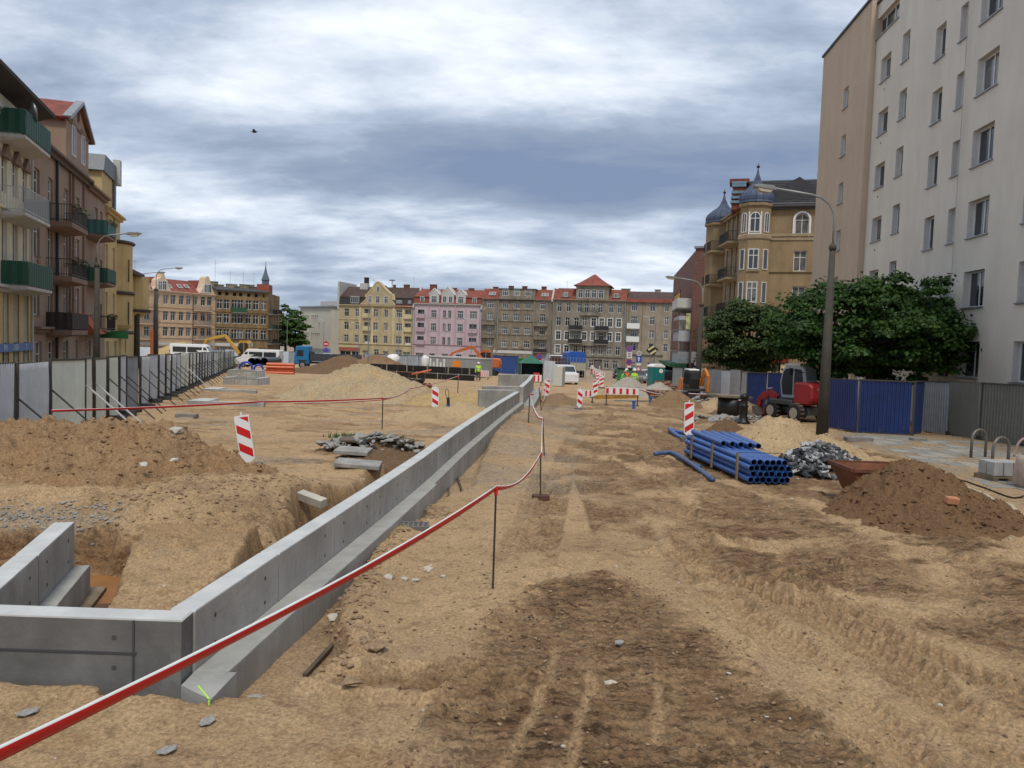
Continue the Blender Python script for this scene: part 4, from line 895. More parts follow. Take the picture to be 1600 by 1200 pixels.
def l2():
    y0,y1=yb(49.5),yb(134); f=Fac(lp(y0),lp(y1),-1.0,'tenement','brown tenement with a tall front gable and stacked iron balconies','building')
    U=lambda x,v=400:f.u(x,v); H=f.z(54,219); 
    U2=lambda q,v:f.u(q,v)
    cols=[(57,1.3),(79,1.1),(103,1.15),(121,1.1),(147-22,0)]
    rowsv=[(57,290,2.0),(57,371,2.1),(57,464,2.1)]; ops=[]
    for uu,v,h in rowsv:
        zc=f.z(uu,v); 
        for x,w in cols[:4]: 
            a=U(x,380)-w/2; bal=x==79; ops.append((a,zc-h/2-(.4 if bal else 0),w,h+(.4 if bal else 0),'cross'))
    zg=f.z(60,545)
    for x,w in((61,1.2),(80,1.4),(103,1.2),(119,1.0)): ops.append((U(x,540)-w/2,.2,w,2.3,'cross'))
    f.wall(H,ops,TAN,.17,depth=13); f.fill(ops,.17,sill=TAN2)
    f.cornice(0,f.Wd,H-.25,.4,.55,mat('tenement_gutter',(.12,.09,.075),.8)); f.cornice(0,f.Wd,f.z(52,511)-.3,.35,.5,TAN2,'string_course')
    zr=f.z(62,160); f.profroof(0,f.Wd,[(-.5,H+.1),(4.5,H+4.6),(8,H+4.6),(13.4,H)],RED,'roof')
    # front gable block
    a,c=U(95,240),U(131,265); zt=f.z(97,186); zt2=zt; pk=f.z(112,161)
    w=f.part(MB().ext([(a,H+.1),(c,H+.1),(c,zt),((a+c)/2,pk),(a,zt)],-.3,7,'y'),'front_gable',TAN)
    r=MB(); mx=(a+c)/2; r.bar((a-.35,3.3,zt-.05),(mx,3.3,pk+.12),7.6,.16); r.bar((c+.35,3.3,zt-.05),(mx,3.3,pk+.12),7.6,.16); f.part(r,'gable_roof',RED)
    r=MB(); r.bar((a-.35,-.42,zt),(mx,-.42,pk+.2),.5,.22); r.bar((c+.35,-.42,zt),(mx,-.42,pk+.2),.5,.22); f.part(r,'gable_coping',METAL)
    f.cornice(a,c,zt-.15,.25,.4,TAN2); 
    for k in(.3,.72): f.window(a+(c-a)*k-.5,H+.8,1.0,2.0,'two',rev=-.34); f.box('window_surround',TAN2,a+(c-a)*k-.65,a+(c-a)*k+.65,-.40,-.32,H+2.9,H+3.1)
    f.window(mx-.2,zt+.6,.4,1.0,'one',rev=-.34,fm=BROWN)
    # balconies
    for v1,kind in((346,'fl'),(432,'fl'),(517,'dark')):
        z=f.z(71,v1)+.1; x0,x1=U(72,v1),U(100,v1+4); o=f.balcony(x0,x1,z,1.4,1.05,IRON,slab=TAN2,flowers=kind=='fl',panel=None if kind=='fl' else mat('dark_brown_sheet',(.03,.018,.014),.7),th=.3)
    for uu in (86,): f.pipe(U(uu,380),0,H,.09,mat('black_pipe',(.02,.02,.02),.5))
    for uu in(108,113,129): f.box('pilaster',TAN2,U(uu,400)-.1,U(uu,400)+.1,-.14,-.003,4,H-.3)
    for uu,v in((59,325),(60,418)): f.box('wall_ornament',mat('faded_ornament',(.26,.13,.10),.9),U(uu,v)-.25,U(uu,v)+.25,-.08,-.003,f.z(uu,v)-.45,f.z(uu,v)+.45)
    # tiled porch canopy
    zc=f.z(127,510); x0,x1=U(121,505),U(131,505)+1.2; f.part(MB().ext([(-1.3,zc-.5),(-.05,zc+1.0),(0,zc-.5)],x0,x1,'x'),'porch_canopy',tile_mat('orange_canopy_tiles',(.45,.10,.04)))
    # right half continues with its own balcony stack
    g0,g1=yb(134.5),yb(163); g=Fac(lp(g0),lp(g1),-1.1,root=f.root); H2=f.z(54,219)+.02; H2=g.z(159,309); ops=[]
    for v,h in((345,2.0),(425,2.2),(496,2.2)):
        for x,w in((138,1.3),(150,1.1),(158,.9)):
            a=g.u(x,400)-w/2
            if a>.1 and a+w<g.Wd-.1: ops.append((a,g.z(150,v)-h/2,w,h,'cross'))
    for x in(139,151): ops.append((g.u(x,540)-.6,.2,1.2,2.3,'cross'))
    g.wall(H2,ops,TAN,.17,depth=13,name='side_wall'); g.fill(ops,.17); g.profroof(0,g.Wd,[(-.5,H2+.1),(4.5,H2+4.2),(8,H2+4.2),(13.4,H2)],DK,'roof'); g.cornice(0,g.Wd,H2-.25,.4,.5,TAN2)
    for v1,pn in((372,mat('teal_sheet',(.03,.11,.10),.6)),(443,GRN),(514,IRON)):
        z=g.z(150,v1+1); g.balcony(g.u(134.8,v1),g.u(150,v1),z,1.4,1.05,IRON,slab=TAN2,panel=pn if v1!=514 else None,flowers=v1!=443)
    f.part(MB().box(g.u(142,523)+f.Wd,g.u(142,523)+f.Wd+.1,-2.6,-.2,g.z(160,529),g.z(160,518)),'hanging_sign',mat('green_lit_sign',(.01,.12,.03),.5))
l2()
def l3():
    y0,y1=yb(163.5),yb(187); f=Fac(lp(y0),lp(y1),-1.3,'tenement','mustard yellow tenement with rounded bays and a grey mansard cap','building')
    U=lambda x,v=400:f.u(x,v); H=f.z(165,318); H=f.z(175,335); ops=[]
    for v in(345,405,478):
        for x in(166.5,178): ops.append((U(x,400)-.5,f.z(172,v)-1.1,1.0,2.2,'cross')) if U(x,400)-.5>.1 else None
    for x in(168,180): ops.append((U(x,540)-.6,.1,1.2,2.5,'cross'))
    f.wall(H,ops,YEL,.17,depth=10); f.fill(ops,.17); f.cornice(0,f.Wd,H-.2,.4,.5,YEL)
    # upper tower block with mansard
    D1=U(183,290); z1=f.z(178,276); f.box('upper_wall',YEL,f.Wd*.2,f.Wd+.4,.5,9,H,z1); f.part(MB().ext([(f.Wd*.15,z1),(f.Wd+.8,z1),(f.Wd+.5,z1+.3),(f.Wd+.4,f.z(178,250)),(f.Wd*.25,f.z(178,250))],.3,9,'y'),'mansard_cap',mat('grey_sheet_roof',(.10,.115,.13),.5,var=.2))
    f.part(MB().box(f.Wd-.2,f.Wd+.6,.0,.6,z1-.2,f.z(185,247)),'white_scroll_parapet',LGREY); f.box('slate_strip',mat('grey_sheet_roof',(.10,.115,.13)),f.Wd-.9,f.Wd-.2,.3,.5,H,z1)
    # rounded bay stack at the far corner
    for va,vb,uu in((395,448,197),(448,512,197),(330,392,188)):
        z0=f.z(uu,vb);z1b=f.z(uu,va)
    b=MB(); xc=f.Wd+.3; n=12
    zb=f.z(192,508); zt=f.z(190,378)
    for (za,zc2,r) in((zb,zt,1.9),): b.lathe([(r*.7,za-.8),(r,za),(r,zc2),(r*.2,zc2+.05)],16,(xc,.9,0))
    f.part(b,'round_bay',YEL,False)
    for v in(385,462,522): 
        zz=f.z(192,v); b=MB().lathe([(2.05,0),(2.15,.12),(2.0,.3)],16,(xc,.9,zz)); f.part(b,'bay_cornice',mat('dark_bay_ledge',(.06,.035,.03),.8))
    for v in(425,490): f.window(xc-.9,f.z(192,v)-1.0,.7,2.0,'two',rev=-.86,fm=BROWN)
    # second lower bay block further on
    y2=yb(213); g=Fac(lp(y1)+Vector((0,.2)),lp(y2),-1.4,root=f.root); Hg=g.z(200,428); ops=[(g.u(196,v)-.4,g.z(196,v)-1,.9,2.0,'cross') for v in(470,535)]
    g.wall(Hg,ops,YEL,.3,depth=10,name='side_wall'); g.fill(ops,.3); g.box('flat_roof_edge',mat('dark_bay_ledge',(.06,.035,.03)),-.2,g.Wd+.5,-.7,10,Hg,Hg+.35)
    g.part(MB().lathe([(1.2,g.z(205,485)-.6),(1.8,g.z(205,485)),(1.8,Hg),(1.7,Hg+.02)],14,(g.Wd-.2,.6,0)),'round_bay',YEL); g.part(MB().lathe([(1.95,0),(2.0,.3)],14,(g.Wd-.2,.6,g.z(205,487))),'bay_cornice',mat('dark_bay_ledge',(.06,.035,.03)))
    g.box('orange_kiosk_sign',mat('orange_panel',(.65,.16,.03),.6),g.Wd-.6,g.Wd+1.2,-1.5,-1.4,.4,3.8)
l3()
# ------------------------------------------------------------------ RIGHT SIDE: slab block
RD=Vector((.092,1)); 
def rx(y): return 19.15+.092*(y-31)
SLAB=mat('block_render',(.66,.61,.53),.9,var=.045,vs=.25,vs2=2.5,streak=.22,bump=.25,bs=60,bdist=.01); SLABT=mat('block_tan_render',(.52,.40,.295),.9,var=.05,vs=.3,vs2=2.5,streak=.2,bump=.25,bs=60,bdist=.01)
REV=mat('white_reveal',(.62,.60,.57),.85,var=.06)
def r3():
    P0=Vector((rx(45.8),45.8)); P1=Vector((rx(12),12.)); f=Fac(P0,P1,-1.0,'apartment_block','tall pale rendered apartment block with deep-set windows at the right edge','building')
    H=f.z(1354,29); fl=2.8; ops=[]
    # window columns: image u at a given v, width, offset of sill
    s0=f.u(1510,592); zs=f.z(1510,593)
    base=[zs+fl*k for k in range(-1,8)]
    colsA=[(f.hit(1525,380)[0],1.75,1.5,0),(f.hit(1484,385)[0],.72,1.5,0),(f.hit(1449,393)[0],1.05,1.5,0)]
    # left group sits half a storey off
    zl=f.z(1373,292); 
    colsB=[(f.hit(1398,364)[0],.95,1.5,None,(1398,364)),(f.hit(1368,377)[0],1.42,1.35,None,(1367,377)),(f.hit(1343,384)[0],.95,1.45,None,(1343,384))]
    def add(x,w,h,z,k=0): 
        if z>-.5 and z+h<H-.4 and x-w/2>.15 and x+w/2<f.Wd-.1: ops.append((x-w/2,z,w,h,'two' if w>1.5 else 'one',.28))
    zA=[f.hit(1524,z)[1] for z in(592,484,378,268,157,46)]; st=(zA[-1]-zA[0])/5
    for c in colsA:
        for k in range(-1,7): add(c[0],c[1],1.55,zA[0]+st*k)
    # repeat rhythm toward the camera
    sp=colsA[0][0]-colsA[2][0]
    for dx in(4.1,6.2,8.4,13.0,15.2,18,20.5,23.5,26,29):
        for k in range(-1,7): add(colsA[0][0]+dx-.2,(1.5,1.05,2.1)[int(dx)%3],1.55,zA[0]+st*k)
    for c in colsB:
        zc=f.hit(*c[4])[1]
        for k in range(-4,5):
            if k==4 and c is not colsB[0]: continue
            add(c[0],c[1],c[2],zc+st*k)
    top=(f.u(1352,82),f.z(1352,80)); ops=[o for o in ops if not(o[1]>top[1]-2.2 and o[0]<f.u(1400,30))]; ops.append((f.u(1353,70),f.z(1353,80),f.u(1405,20)-f.u(1353,70),1.15,'four',.28))
    f.wall(H,ops,SLAB,.28,depth=12,fill=REV,z0=-2,sidem=SLABT); f.fill(ops,.28,curt=.3,sill=METAL)
    f.box('roof_edge',mat('dark_roof_edge',(.03,.035,.035),.6),-.1,f.Wd,-.1,12,H,H+.15); f.box('roof_upstand',SLAB,1.2,1.35,.0,12,H+.15,H+.16)
    f.pipe(f.u(1493,400),0,H,.02,LGREY); 
    b=MB()
    for c in colsB[1:]:
        for k in range(-3,4): b.box(c[0]-.1,c[0]-.03,-.02,.003,f.hit(*c[4])[1]+st*k-.55,f.hit(*c[4])[1]+st*k-.45)
    f.part(b,'vent_holes',BROWN)['kind']='stuff'
    # tan end section, set slightly proud
    Q0=Vector((rx(55.0)-.35,55.0)); Q1=Vector((rx(45.85)-.35,45.85)); g=Fac(Q0,Q1,-1.1,root=f.root); Hg=g.z(1287,90); ops=[]; zc=g.hit(1312,318)[1]; x=g.hit(1312,318)[0]
    for k in range(-3,4): ops.append((x-.45,zc+st*k,.95,1.3,'one',.24)) if zc+st*k+1.3<Hg-1 else None
    g.wall(Hg,ops,SLABT,.24,name='end_section_wall',depth=12.3,fill=REV,z0=-2); g.fill(ops,.24,curt=.3,sill=METAL); g.box('roof_edge',mat('dark_roof_edge',(.03,.035,.035)),-.1,g.Wd+.05,-.1,12.3,Hg,Hg+.15)
r3()
# ------------------------------------------------------------------ corner house with onion domes
q6=zx(4.614,1020,240); q7=zx(4.614,1020,440)
OC2=mat('sandstone_render',(.315,.225,.125),.92,var=.12,vs=.5,streak=.5,bump=.2,bs=8); OC3=mat('pale_band_render',(.37,.285,.18),.92,var=.12,streak=.5)
BLUEZ=mat('blue_zinc_dome',(.065,.09,.155),.6,metal=.1,var=.25,vs=1.2,streak=.4)
def onion(f,x,y,z,r,h,m,n=16):
    pr=[(1.0,0),(1.06,.03),(1.03,.07),(1.05,.12),(1.04,.19),(.96,.27),(.80,.35),(.60,.43),(.42,.50),(.30,.56),(.2,.64),(.13,.74),(.07,.86),(.03,.97)]
    o=f.part(MB().lathe([(a*r,z+b*h) for a,b in pr],n,(x,y,0)),'onion_dome',m,False)
    rb=MB()
    for k in range(n): 
        a=2*math.pi*(k)/n; rb.tube([(x+math.cos(a)*r*p*1.01,y+math.sin(a)*r*p*1.01,z+b*h) for p,b in pr[:-2]],.035,4)
    s=rb.build('dome_seams',m,None); s.parent=o.parent; s.location=o.location; s.rotation_euler=o.rotation_euler
    f.part(MB().lathe([(.02,z+h*.97),(.16,z+h*1.0),(.16,z+h*1.03),(.03,z+h*1.06),(.02,z+h*1.13)],8,(x,y,0)),'finial',IRON)
def r2():
    C=D(1152,560,74.); E=D(1300,560,71.5); f=Fac((C.x,C.y),(E.x,E.y),-1.5,'corner_house','sandstone-coloured corner house with two blue onion-domed turrets','building')
    U=lambda x,y=700:f.u(*q6(x,y)); Z=lambda y,x=900:f.z(*q6(x,y)); H=Z(400); ops=[]
    for x,w,y,h,st in((1075,1.2,578,1.9,'crossA'),(1060,1.15,848,1.9,'cross'),(1047,1.15,1108,1.95,'cross')): ops.append((U(x,y-60)-w/2,Z(y,x),w,h,st))
    ops.append((U(900,1500),.2,1.6,2.6,'door'));ops.append((U(1000,1500),.2,1.6,2.6,'door'))
    f.wall(H,ops,OC2,.2,depth=14); f.fill(ops,.2,sill=OC3)
    a=ops[0]; n=10; r=a[2]/2; b=MB()
    for sgn in(0,1):
        ang=[math.pi*i/n for i in range(n//2+1)] if sgn else [math.pi-math.pi*i/n for i in range(n//2+1)]
        cx,cz=a[0]+r,a[1]+a[3]-r; pl=[(cx+r*math.cos(t),cz+r*math.sin(t)) for t in ang]; corner=(cx+(r if sgn else -r),cz+r); b.ext(pl+[corner],.01,.2,'y')
    f.part(b,'arch_spandrel',OC2)
    b=MB(); cx,cz=a[0]+r,a[1]+a[3]-r
    for i in range(n): t0,t1=math.pi*i/n,math.pi*(i+1)/n; b.ext([(cx+(r+.02)*math.cos(t0),cz+(r+.02)*math.sin(t0)),(cx+(r+.2)*math.cos(t0),cz+(r+.2)*math.sin(t0)),(cx+(r+.2)*math.cos(t1),cz+(r+.2)*math.sin(t1)),(cx+(r+.02)*math.cos(t1),cz+(r+.02)*math.sin(t1))],-.07,-.004,'y')
    b.box(a[0]-.2,a[0]-.02,-.07,-.004,a[1]-.1,cz); b.box(a[0]+a[2]+.02,a[0]+a[2]+.2,-.07,-.004,a[1]-.1,cz); f.part(b,'window_surround',WHITE)
    f.cornice(0,f.Wd,H-.05,.35,.5,mat('dark_gutter',(.06,.055,.05))); f.cornice(0,f.Wd,Z(625),.6,.16,OC3,'string_course'); f.cornice(0,f.Wd,Z(860),.12,.12,OC2,'string_course')
    # corner turret
    tx,ty=U(740,500),.25; tr=(U(855,500)-U(612,500))/2*.98; zt=Z(395); zl=Z(590)
    b=MB().lathe([(tr*1.03,-1),(tr*1.03,zl),(tr,zl+.5),(tr,zt),(tr*1.12,zt+.15),(tr*1.12,zt+.4)],8,(0,0,0)); o=f.part(b,'turret',OC2); o.matrix_local=f.loc@Matrix.Translation((tx,ty,0))@Matrix.Rotation(math.radians(22.5),4,'Z')
    f.part(MB().lathe([(tr*1.04,Z(628)),(tr*1.1,Z(620)),(tr*1.1,Z(595)),(tr*1.02,Z(588))],8,(0,0,0)),'turret_band',OC3).matrix_local=f.loc@Matrix.Translation((tx,ty,0))@Matrix.Rotation(math.radians(22.5),4,'Z')
    ap=tr*math.cos(math.radians(22.5))
    for zz,h,st in((Z(577,700),1.85,'crossA'),(Z(842,690),1.9,'cross'),(Z(1055,680)-.3,1.95,'cross')):
        o=f.window(0,0,.95,h,st,rev=0); o.matrix_local=f.loc@Matrix.Translation((tx-.5,ty-ap*(1 if 'A' in st else 1.03)-.08,zz)); 
        b=MB(); b.box(-.12,-.01,-.02,.06,-.1,h+.02);b.box(.96,1.07,-.02,.06,-.1,h+.02);b.box(-.12,1.07,-.03,.06,-.2,-.101); s=link('window_surround',b.mesh('window_surround',WHITE if st=='crossA' else OC3)); s.parent=f.root; s.location=o.location; s.rotation_euler=o.rotation_euler
        o=f.window(0,0,.6,h,'twoA' if 'A' in st else 'one',rev=0,curt=0); M=Matrix.Translation((tx,ty,0))@Matrix.Rotation(math.radians(45),4,'Z')@Matrix.Translation((-.3,-ap*(1 if 'A' in st else 1.03)-.08,zz)); o.matrix_local=f.loc@M
        o=f.window(0,0,.6,h,'twoA' if 'A' in st else 'one',rev=0,curt=0); M=Matrix.Translation((tx,ty,0))@Matrix.Rotation(math.radians(-45),4,'Z')@Matrix.Translation((-.3,-ap*(1 if 'A' in st else 1.03)-.08,zz)); o.matrix_local=f.loc@M
    onion(f,tx,ty,zt+.4,tr*1.02,Z(72,740)-zt-.4-.3,BLUEZ)
    # main roof
    zr=f.hit(*q6(900,192),6.5)[1]; RT=mat('dark_roof_tiles',(.035,.033,.038),.55,var=.3,vs=2)
    f.part(MB().ext([(-.45,H+.2),(6.5,zr),(14,H+.2)],U(612)+.3,f.Wd,'x'),'roof',RT)
    b=MB()
    for i in range(1,14): k=i/14; y=-.45+6.95*k; z=H+.2+(zr-H-.2)*k; b.bar((U(640),y-.03,z+.02),(f.Wd,y-.03,z+.02),.06,.07)
    f.part(b,'tile_courses',RT)
    f.part(MB().bar((U(640),-.5,H+.45),(f.Wd,-.5,H+.45),.05),'snow_guard',METAL)
    f.chimney(U(1107),6.2,zr-.4,Z(165),1.9,.8,SHOPW); f.part(MB().lathe([(.25,0),(.25,.5),(.32,.6),(.1,.9)],8,(U(1110),6.6,Z(160))),'chimney_cowl',METAL)
    # stepped brick gable facing the street
    BR=mat('gable_red_brick',(.19,.055,.035),.9,var=.3,vs=3); BC=mat('pale_blue_coping',(.15,.25,.31),.6,var=.2); gx=U(612)+.1
    b=MB(); c=MB(); 
    steps=[(.2,400,355),(.9,355,312),(1.6,312,265),(2.3,265,205),(3.2,205,170)]
    for y0,va,vb in steps: b.box(gx-.9,gx+.25,y0,10-y0,Z(va,600)-.01,Z(vb,600)); c.box(gx-1.0,gx+.35,y0-.15,y0+.55,Z(vb,600),Z(vb,600)+.24)
    b.box(gx-1.0,gx+.4,4.2,5.6,Z(172,600),Z(150,600)); b.box(gx-1.3,gx+.6,3.9,5.9,Z(150,600),Z(118,600))
    f.part(b,'stepped_gable',BR); f.part(c,'gable_coping',BC)
    # street front, running away from the camera
    A=Vector((C.x,C.y)); Bq=Vector((rx(91.5)-2.45,91.5)); s=(Bq-A).normalized(); Bq=A+s*12.0
    g=Fac(Bq,A,-1.5,root=f.root); Ug=lambda x,y=800:g.u(*q6(x,y)); Zg=lambda y,x=480:g.z(*q6(x,y)); Hg=g.z(*q6(540,500)); Hg=H; ops=[]
    for k,zz in enumerate((Z(575),Z(845),Z(1108))):
        for xx in(1.2,3.4,5.4,7.4,9.2,10.8): ops.append((xx,zz,1.15,2.6,'cross'))
    for xx in(.8,3.6,6.4,9.2): ops.append((xx,.2,1.9,2.7,'two'))
    g.wall(Hg,ops,OC2,.2,depth=10,name='street_wall'); g.fill(ops,.2); g.cornice(0,g.Wd,Hg-.05,.35,.5,OC3); g.cornice(0,g.Wd,Z(1130)-.6,.3,.3,OC3,'string_course')
    g.part(MB().ext([(-.4,Hg+.2),(5,zr-.8),(10,Hg+.2)],0,g.Wd,'x'),'roof',RT)
    for zz in(Z(575)-.5,Z(845)-.5,Z(1108)-.5):
        g.balcony(6.6,10.4,zz,1.1,1.0,IRON,slab=OC3); g.balcony(1.0,4.4,zz-.2,1.5,1.0,IRON,slab=OC3)
    # far turret
    tx2,r2_=2.2,1.75; zt2=Hg-.3; b=MB().lathe([(r2_,2),(r2_,zt2),(r2_*1.12,zt2+.15),(r2_*1.12,zt2+.4)],8,(tx2,.2,0)); g.part(b,'turret',OC2); onion(g,tx2,.2,zt2+.4,r2_,g.z(*q6(515,268))-zt2-.5,BLUEZ)
    g.box('cream_column',CREAM,.2,1.0,-1.3,-.003,1.5,Z(900)); g.box('red_shop_fascia',mat('red_fascia',(.42,.02,.02),.5),1.5,g.Wd+.3,-.5,-.3,2.75,3.6)
    f.box('red_shop_fascia',mat('red_fascia',(.42,.02,.02)),.2,f.Wd*.55,-.5,-.3,2.9,3.6)
    wp=mat('orange_poster',(.6,.13,.05),.6,var=.5,vs=4)
    for x0,x1 in((600,650),(755,800)): f.box('shop_poster',WHITE,U(x0,1900),U(x1,1900),-.66,-.62,.5,2.6) ; f.box('shop_poster_print',wp,U(x0+4,1900),U(x1-4,1900),-.68,-.66,.9,2.0)
    f.box('shutter',mat('cream_shutter',(.60,.50,.28),.6),U(850),U(900),-.3,-.1,.3,2.7);f.box('shutter',mat('cream_shutter',(.60,.50,.28)),U(965),U(1010),-.3,-.1,.3,2.7)
    g.part(MB().lathe([(.0,-.06),(.5,-.05),(.5,.05),(.0,.06)],14,(0,0,0)),'round_sign',WHITE).matrix_local=g.loc@Matrix.Translation((g.Wd-3.2,-.8,3.3))@Matrix.Rotation(math.pi/2,4,'X')
r2()
def brick_mat(name,c1,c2,mort):
    m=mat(name,c1,.9,var=.01); nt=m.node_tree;N=nt.nodes;L=nt.links
    tc=N.new('ShaderNodeTexCoord'); mp=N.new('ShaderNodeMapping'); mp.inputs['Rotation'].default_value=(math.pi/2,0,0); L.new(tc.outputs['Object'],mp.inputs[0])
    b=N.new('ShaderNodeTexBrick'); b.inputs['Scale'].default_value=1.6; b.inputs['Color1'].default_value=(*c1,1);b.inputs['Color2'].default_value=(*c2,1);b.inputs['Mortar'].default_value=(*mort,1); b.inputs['Bias'].default_value=-.2; b.inputs['Mortar Size'].default_value=.03
    L.new(mp.outputs[0],b.inputs[0]); L.new(b.outputs[0],N['Principled BSDF'].inputs['Base Color']); return m
def r1():
    C=D(1079,560,94.); E=D(1112,560,93.); BRK=brick_mat('dark_red_brickwork',(.20,.075,.05),(.10,.04,.03),(.15,.11,.09))
    f=Fac((C.x,C.y),(E.x,E.y),-1.9,'brick_house','dark red brick house with stacked white balconies beside the turreted house','building')
    H=f.z(*q6(300,683)); f.wall(H,[],BRK,.2,depth=12,z0=3.9); f.box('roof_edge',METAL,-.15,f.Wd,-.2,12,H,H+.25)
    f.box('white_lower_wall',SHOPW,-.02,f.Wd,.02,12,f.z(*q7(300,585)),f.z(*q7(300,490))); f.box('dark_shop_front',mat('dark_shop_wood',(.035,.02,.015),.6),0,f.Wd,.03,12,-1,f.z(*q7(300,588)))
    for xx in(.7,1.5,2.3): f.part(MB().lathe([(.0,-.03),(.22,-.03),(.22,.03),(.0,.03)],8,(0,0,0)),'sign_spot',WHITE).matrix_local=f.loc@Matrix.Translation((xx,-.05,2.4+.4*(xx>1)))@Matrix.Rotation(math.pi/2,4,'X')
    # street side
    A=Vector((C.x,C.y)); B=D(1047,560,128.); B=Vector((B.x,B.y)); g=Fac(B,A,-2.,root=f.root); Hg=g.z(*q6(128,745)); Hg=H-.2
    ops=[]; 
    for z in(4.8,8.2,11.6,15): 
        for xx in(g.Wd*.12,g.Wd*.24,g.Wd*.4): ops.append((xx,z-.6,1.5,1.9,'two')) if z+1.5<Hg else None
    g.wall(Hg,ops,BRK,.2,depth=9,name='street_wall'); g.fill(ops,.2)
    xb=g.u(*q6(155,1000));xb1=g.u(*q6(238,1000))
    xb,xb1=g.Wd-11,g.Wd-2
    for k,v in enumerate((1097,)): pass
    for z,col in((f.z(*q6(200,1097)),SHOPW),(f.z(*q7(200,335)),BRK),(f.z(*q7(200,490)),BRK)):
        g.balcony(xb,xb1,z,1.7,1.15,SHOPW,panel=col,slab=CONC,solid=True)
    g.box('pale_bay_wall',mat('pale_blue_plaster',(.42,.43,.44),.9,var=.08),xb,xb1,-1.4,-.02,f.z(*q7(200,585)),f.z(*q6(200,1100))-1.0)
    g.box('orange_blind',mat('ochre_blind',(.45,.27,.05),.8),xb+.5,xb1-.5,-1.5,-1.42,f.z(*q6(200,1035)),f.z(*q6(200,990)))
    g.box('green_shop_awning',mat('green_awning',(.01,.09,.03),.6),g.Wd*.3,g.Wd-1,-2.4,-.3,f.z(*q7(150,610)),f.z(*q7(150,585))); g.box('dark_shop_front',mat('dark_shop_wood',(.035,.02,.015)),g.Wd*.2,g.Wd-.1,-.3,-.02,-.5,f.z(*q7(150,612)))
    f.box('advert_banner',mat('yellow_green_banner',(.6,.62,.3),.7,var=.6,vs=2),-.6,-.05,-.9,-.8,f.z(*q7(250,345)),f.z(*q7(250,230)))
r1()
# ------------------------------------------------------------------ CONCRETE WALLS
CW=mat('cast_concrete',(.42,.41,.385),.88,var=.16,vs=1.2,vs2=9,streak=.75,bump=.3,bs=30,bdist=.015,spots=7.,dirt=((.22,.20,.17),1.6,.6,.5))
CW2=mat('damp_dark_concrete',(.165,.162,.152),.8,var=.28,vs=1.4,vs2=8,streak=.35,bump=.25,bs=28,bdist=.012,dirt=((.21,.205,.19),1.2,.54,.6))
CWL=mat('pale_concrete_top',(.50,.505,.49),.85,var=.12,vs=3,vs2=14,bump=.2,bs=40,bdist=.008)
def wall_run(name,label,pts,th,z0,z1,side=-1,panel=2.0,mface=None,ledge=None,root=None):
    """thing: panels along pts (right face line), thickness to the left; ledge: (width,z_top,z_bottom,step list)"""
    r=root or thing(name,label,'concrete wall',(pts[0][0],pts[0][1],0))
    o=Vector((pts[0][0],pts[0][1],0)); L=[0]
    for a,b in zip(pts[:-1],pts[1:]): L.append(L[-1]+math.dist(a,b))
    def at(s):
        x=np.interp(s,L,[p[0] for p in pts]);y=np.interp(s,L,[p[1] for p in pts]); e=.05
        x2=np.interp(s+e,L,[p[0] for p in pts]);y2=np.interp(s+e,L,[p[1] for p in pts]);x1=np.interp(s-e,L,[p[0] for p in pts]);y1=np.interp(s-e,L,[p[1] for p in pts])
        d=Vector((x2-x1,y2-y1)).normalized(); return Vector((x,y)),Vector((d.y,-d.x))
    n=max(1,round(L[-1]/panel)); 
    for i in range(n):
        s0=L[-1]*i/n+(.008 if i else 0); s1=L[-1]*(i+1)/n-(.008 if i<n-1 else 0); (p,nn),(q,n2)=at(s0),at(s1)
        dz=0
        def blk(w0,w1,za,zb,nm,mats):
            b=MB(); c=[p+nn*w0,q+n2*w0,q+n2*w1,p+nn*w1]; e=.012
            vs=[(v.x-o.x,v.y-o.y,za) for v in c]+[(v.x-o.x,v.y-o.y,zb-e) for v in c]
            cen=sum(c,Vector((0,0)))/4; vs+=[((v.x*(1)-o.x)+(cen-v).normalized().x*e,(v.y-o.y)+(cen-v).normalized().y*e,zb) for v in c]
            b.add(vs,[(0,3,2,1)]+[(k,(k+1)%4,4+(k+1)%4,4+k) for k in range(4)],0); b.add(vs,[(4+k,4+(k+1)%4,8+(k+1)%4,8+k) for k in range(4)]+[(8,9,10,11)],1)
            return b.build(nm,mats,r)
        blk(-th,0,z0,z1,'wall_panel',[mface or CW,CWL])
        if ledge:
            for w,zt,zb,smin,smax in ledge:
                if (s0+s1)/2>=smin and (s0+s1)/2<=smax: blk(.004,w,zb,zt,'footing_step',[mface or CW,mat('footing_top',(.34,.335,.31),.9,var=.15,vs=3,vs2=15,bump=.2,bs=40,bdist=.008)])
    # tie holes
    b=MB()
    for i in range(n):
        for fr in(.2,.8):
            (p,nn)=at(L[-1]*(i+fr)/n); 
            for zz in(z1-.14,z1-.36):
                c=p+nn*.002; d=Vector((-nn.y,nn.x)); cs=[]
                for k in range(8): a=k*math.pi/4; cs.append((c.x-o.x+d.x*math.cos(a)*.019,c.y-o.y+d.y*math.cos(a)*.019,zz+math.sin(a)*.019))
                b.add(cs,[tuple(range(8))])
    t=b.build('tie_holes',mat('tie_hole_dark',(.06,.058,.055),.9),r); t['kind']='stuff'
    return r
MW=[(x,y) for y,x in WX]; MW[0]=(-2.268,5.545)
wall_run('retaining_wall','long straight pale concrete wall with footing running from the foreground to the far left of centre',MW,.19,-1.2,.4,panel=1.55,ledge=[(.25,-.05,-.9,-1,8.0),(.20,-.05,-.9,8.0,40)])
FL=wall_run('retaining_wall','dark damp concrete wall facing the camera in the lower left corner',[(-7.05,5.34),(-2.282,5.345)],.19,-1.2,.4,panel=2.35,mface=CW2)
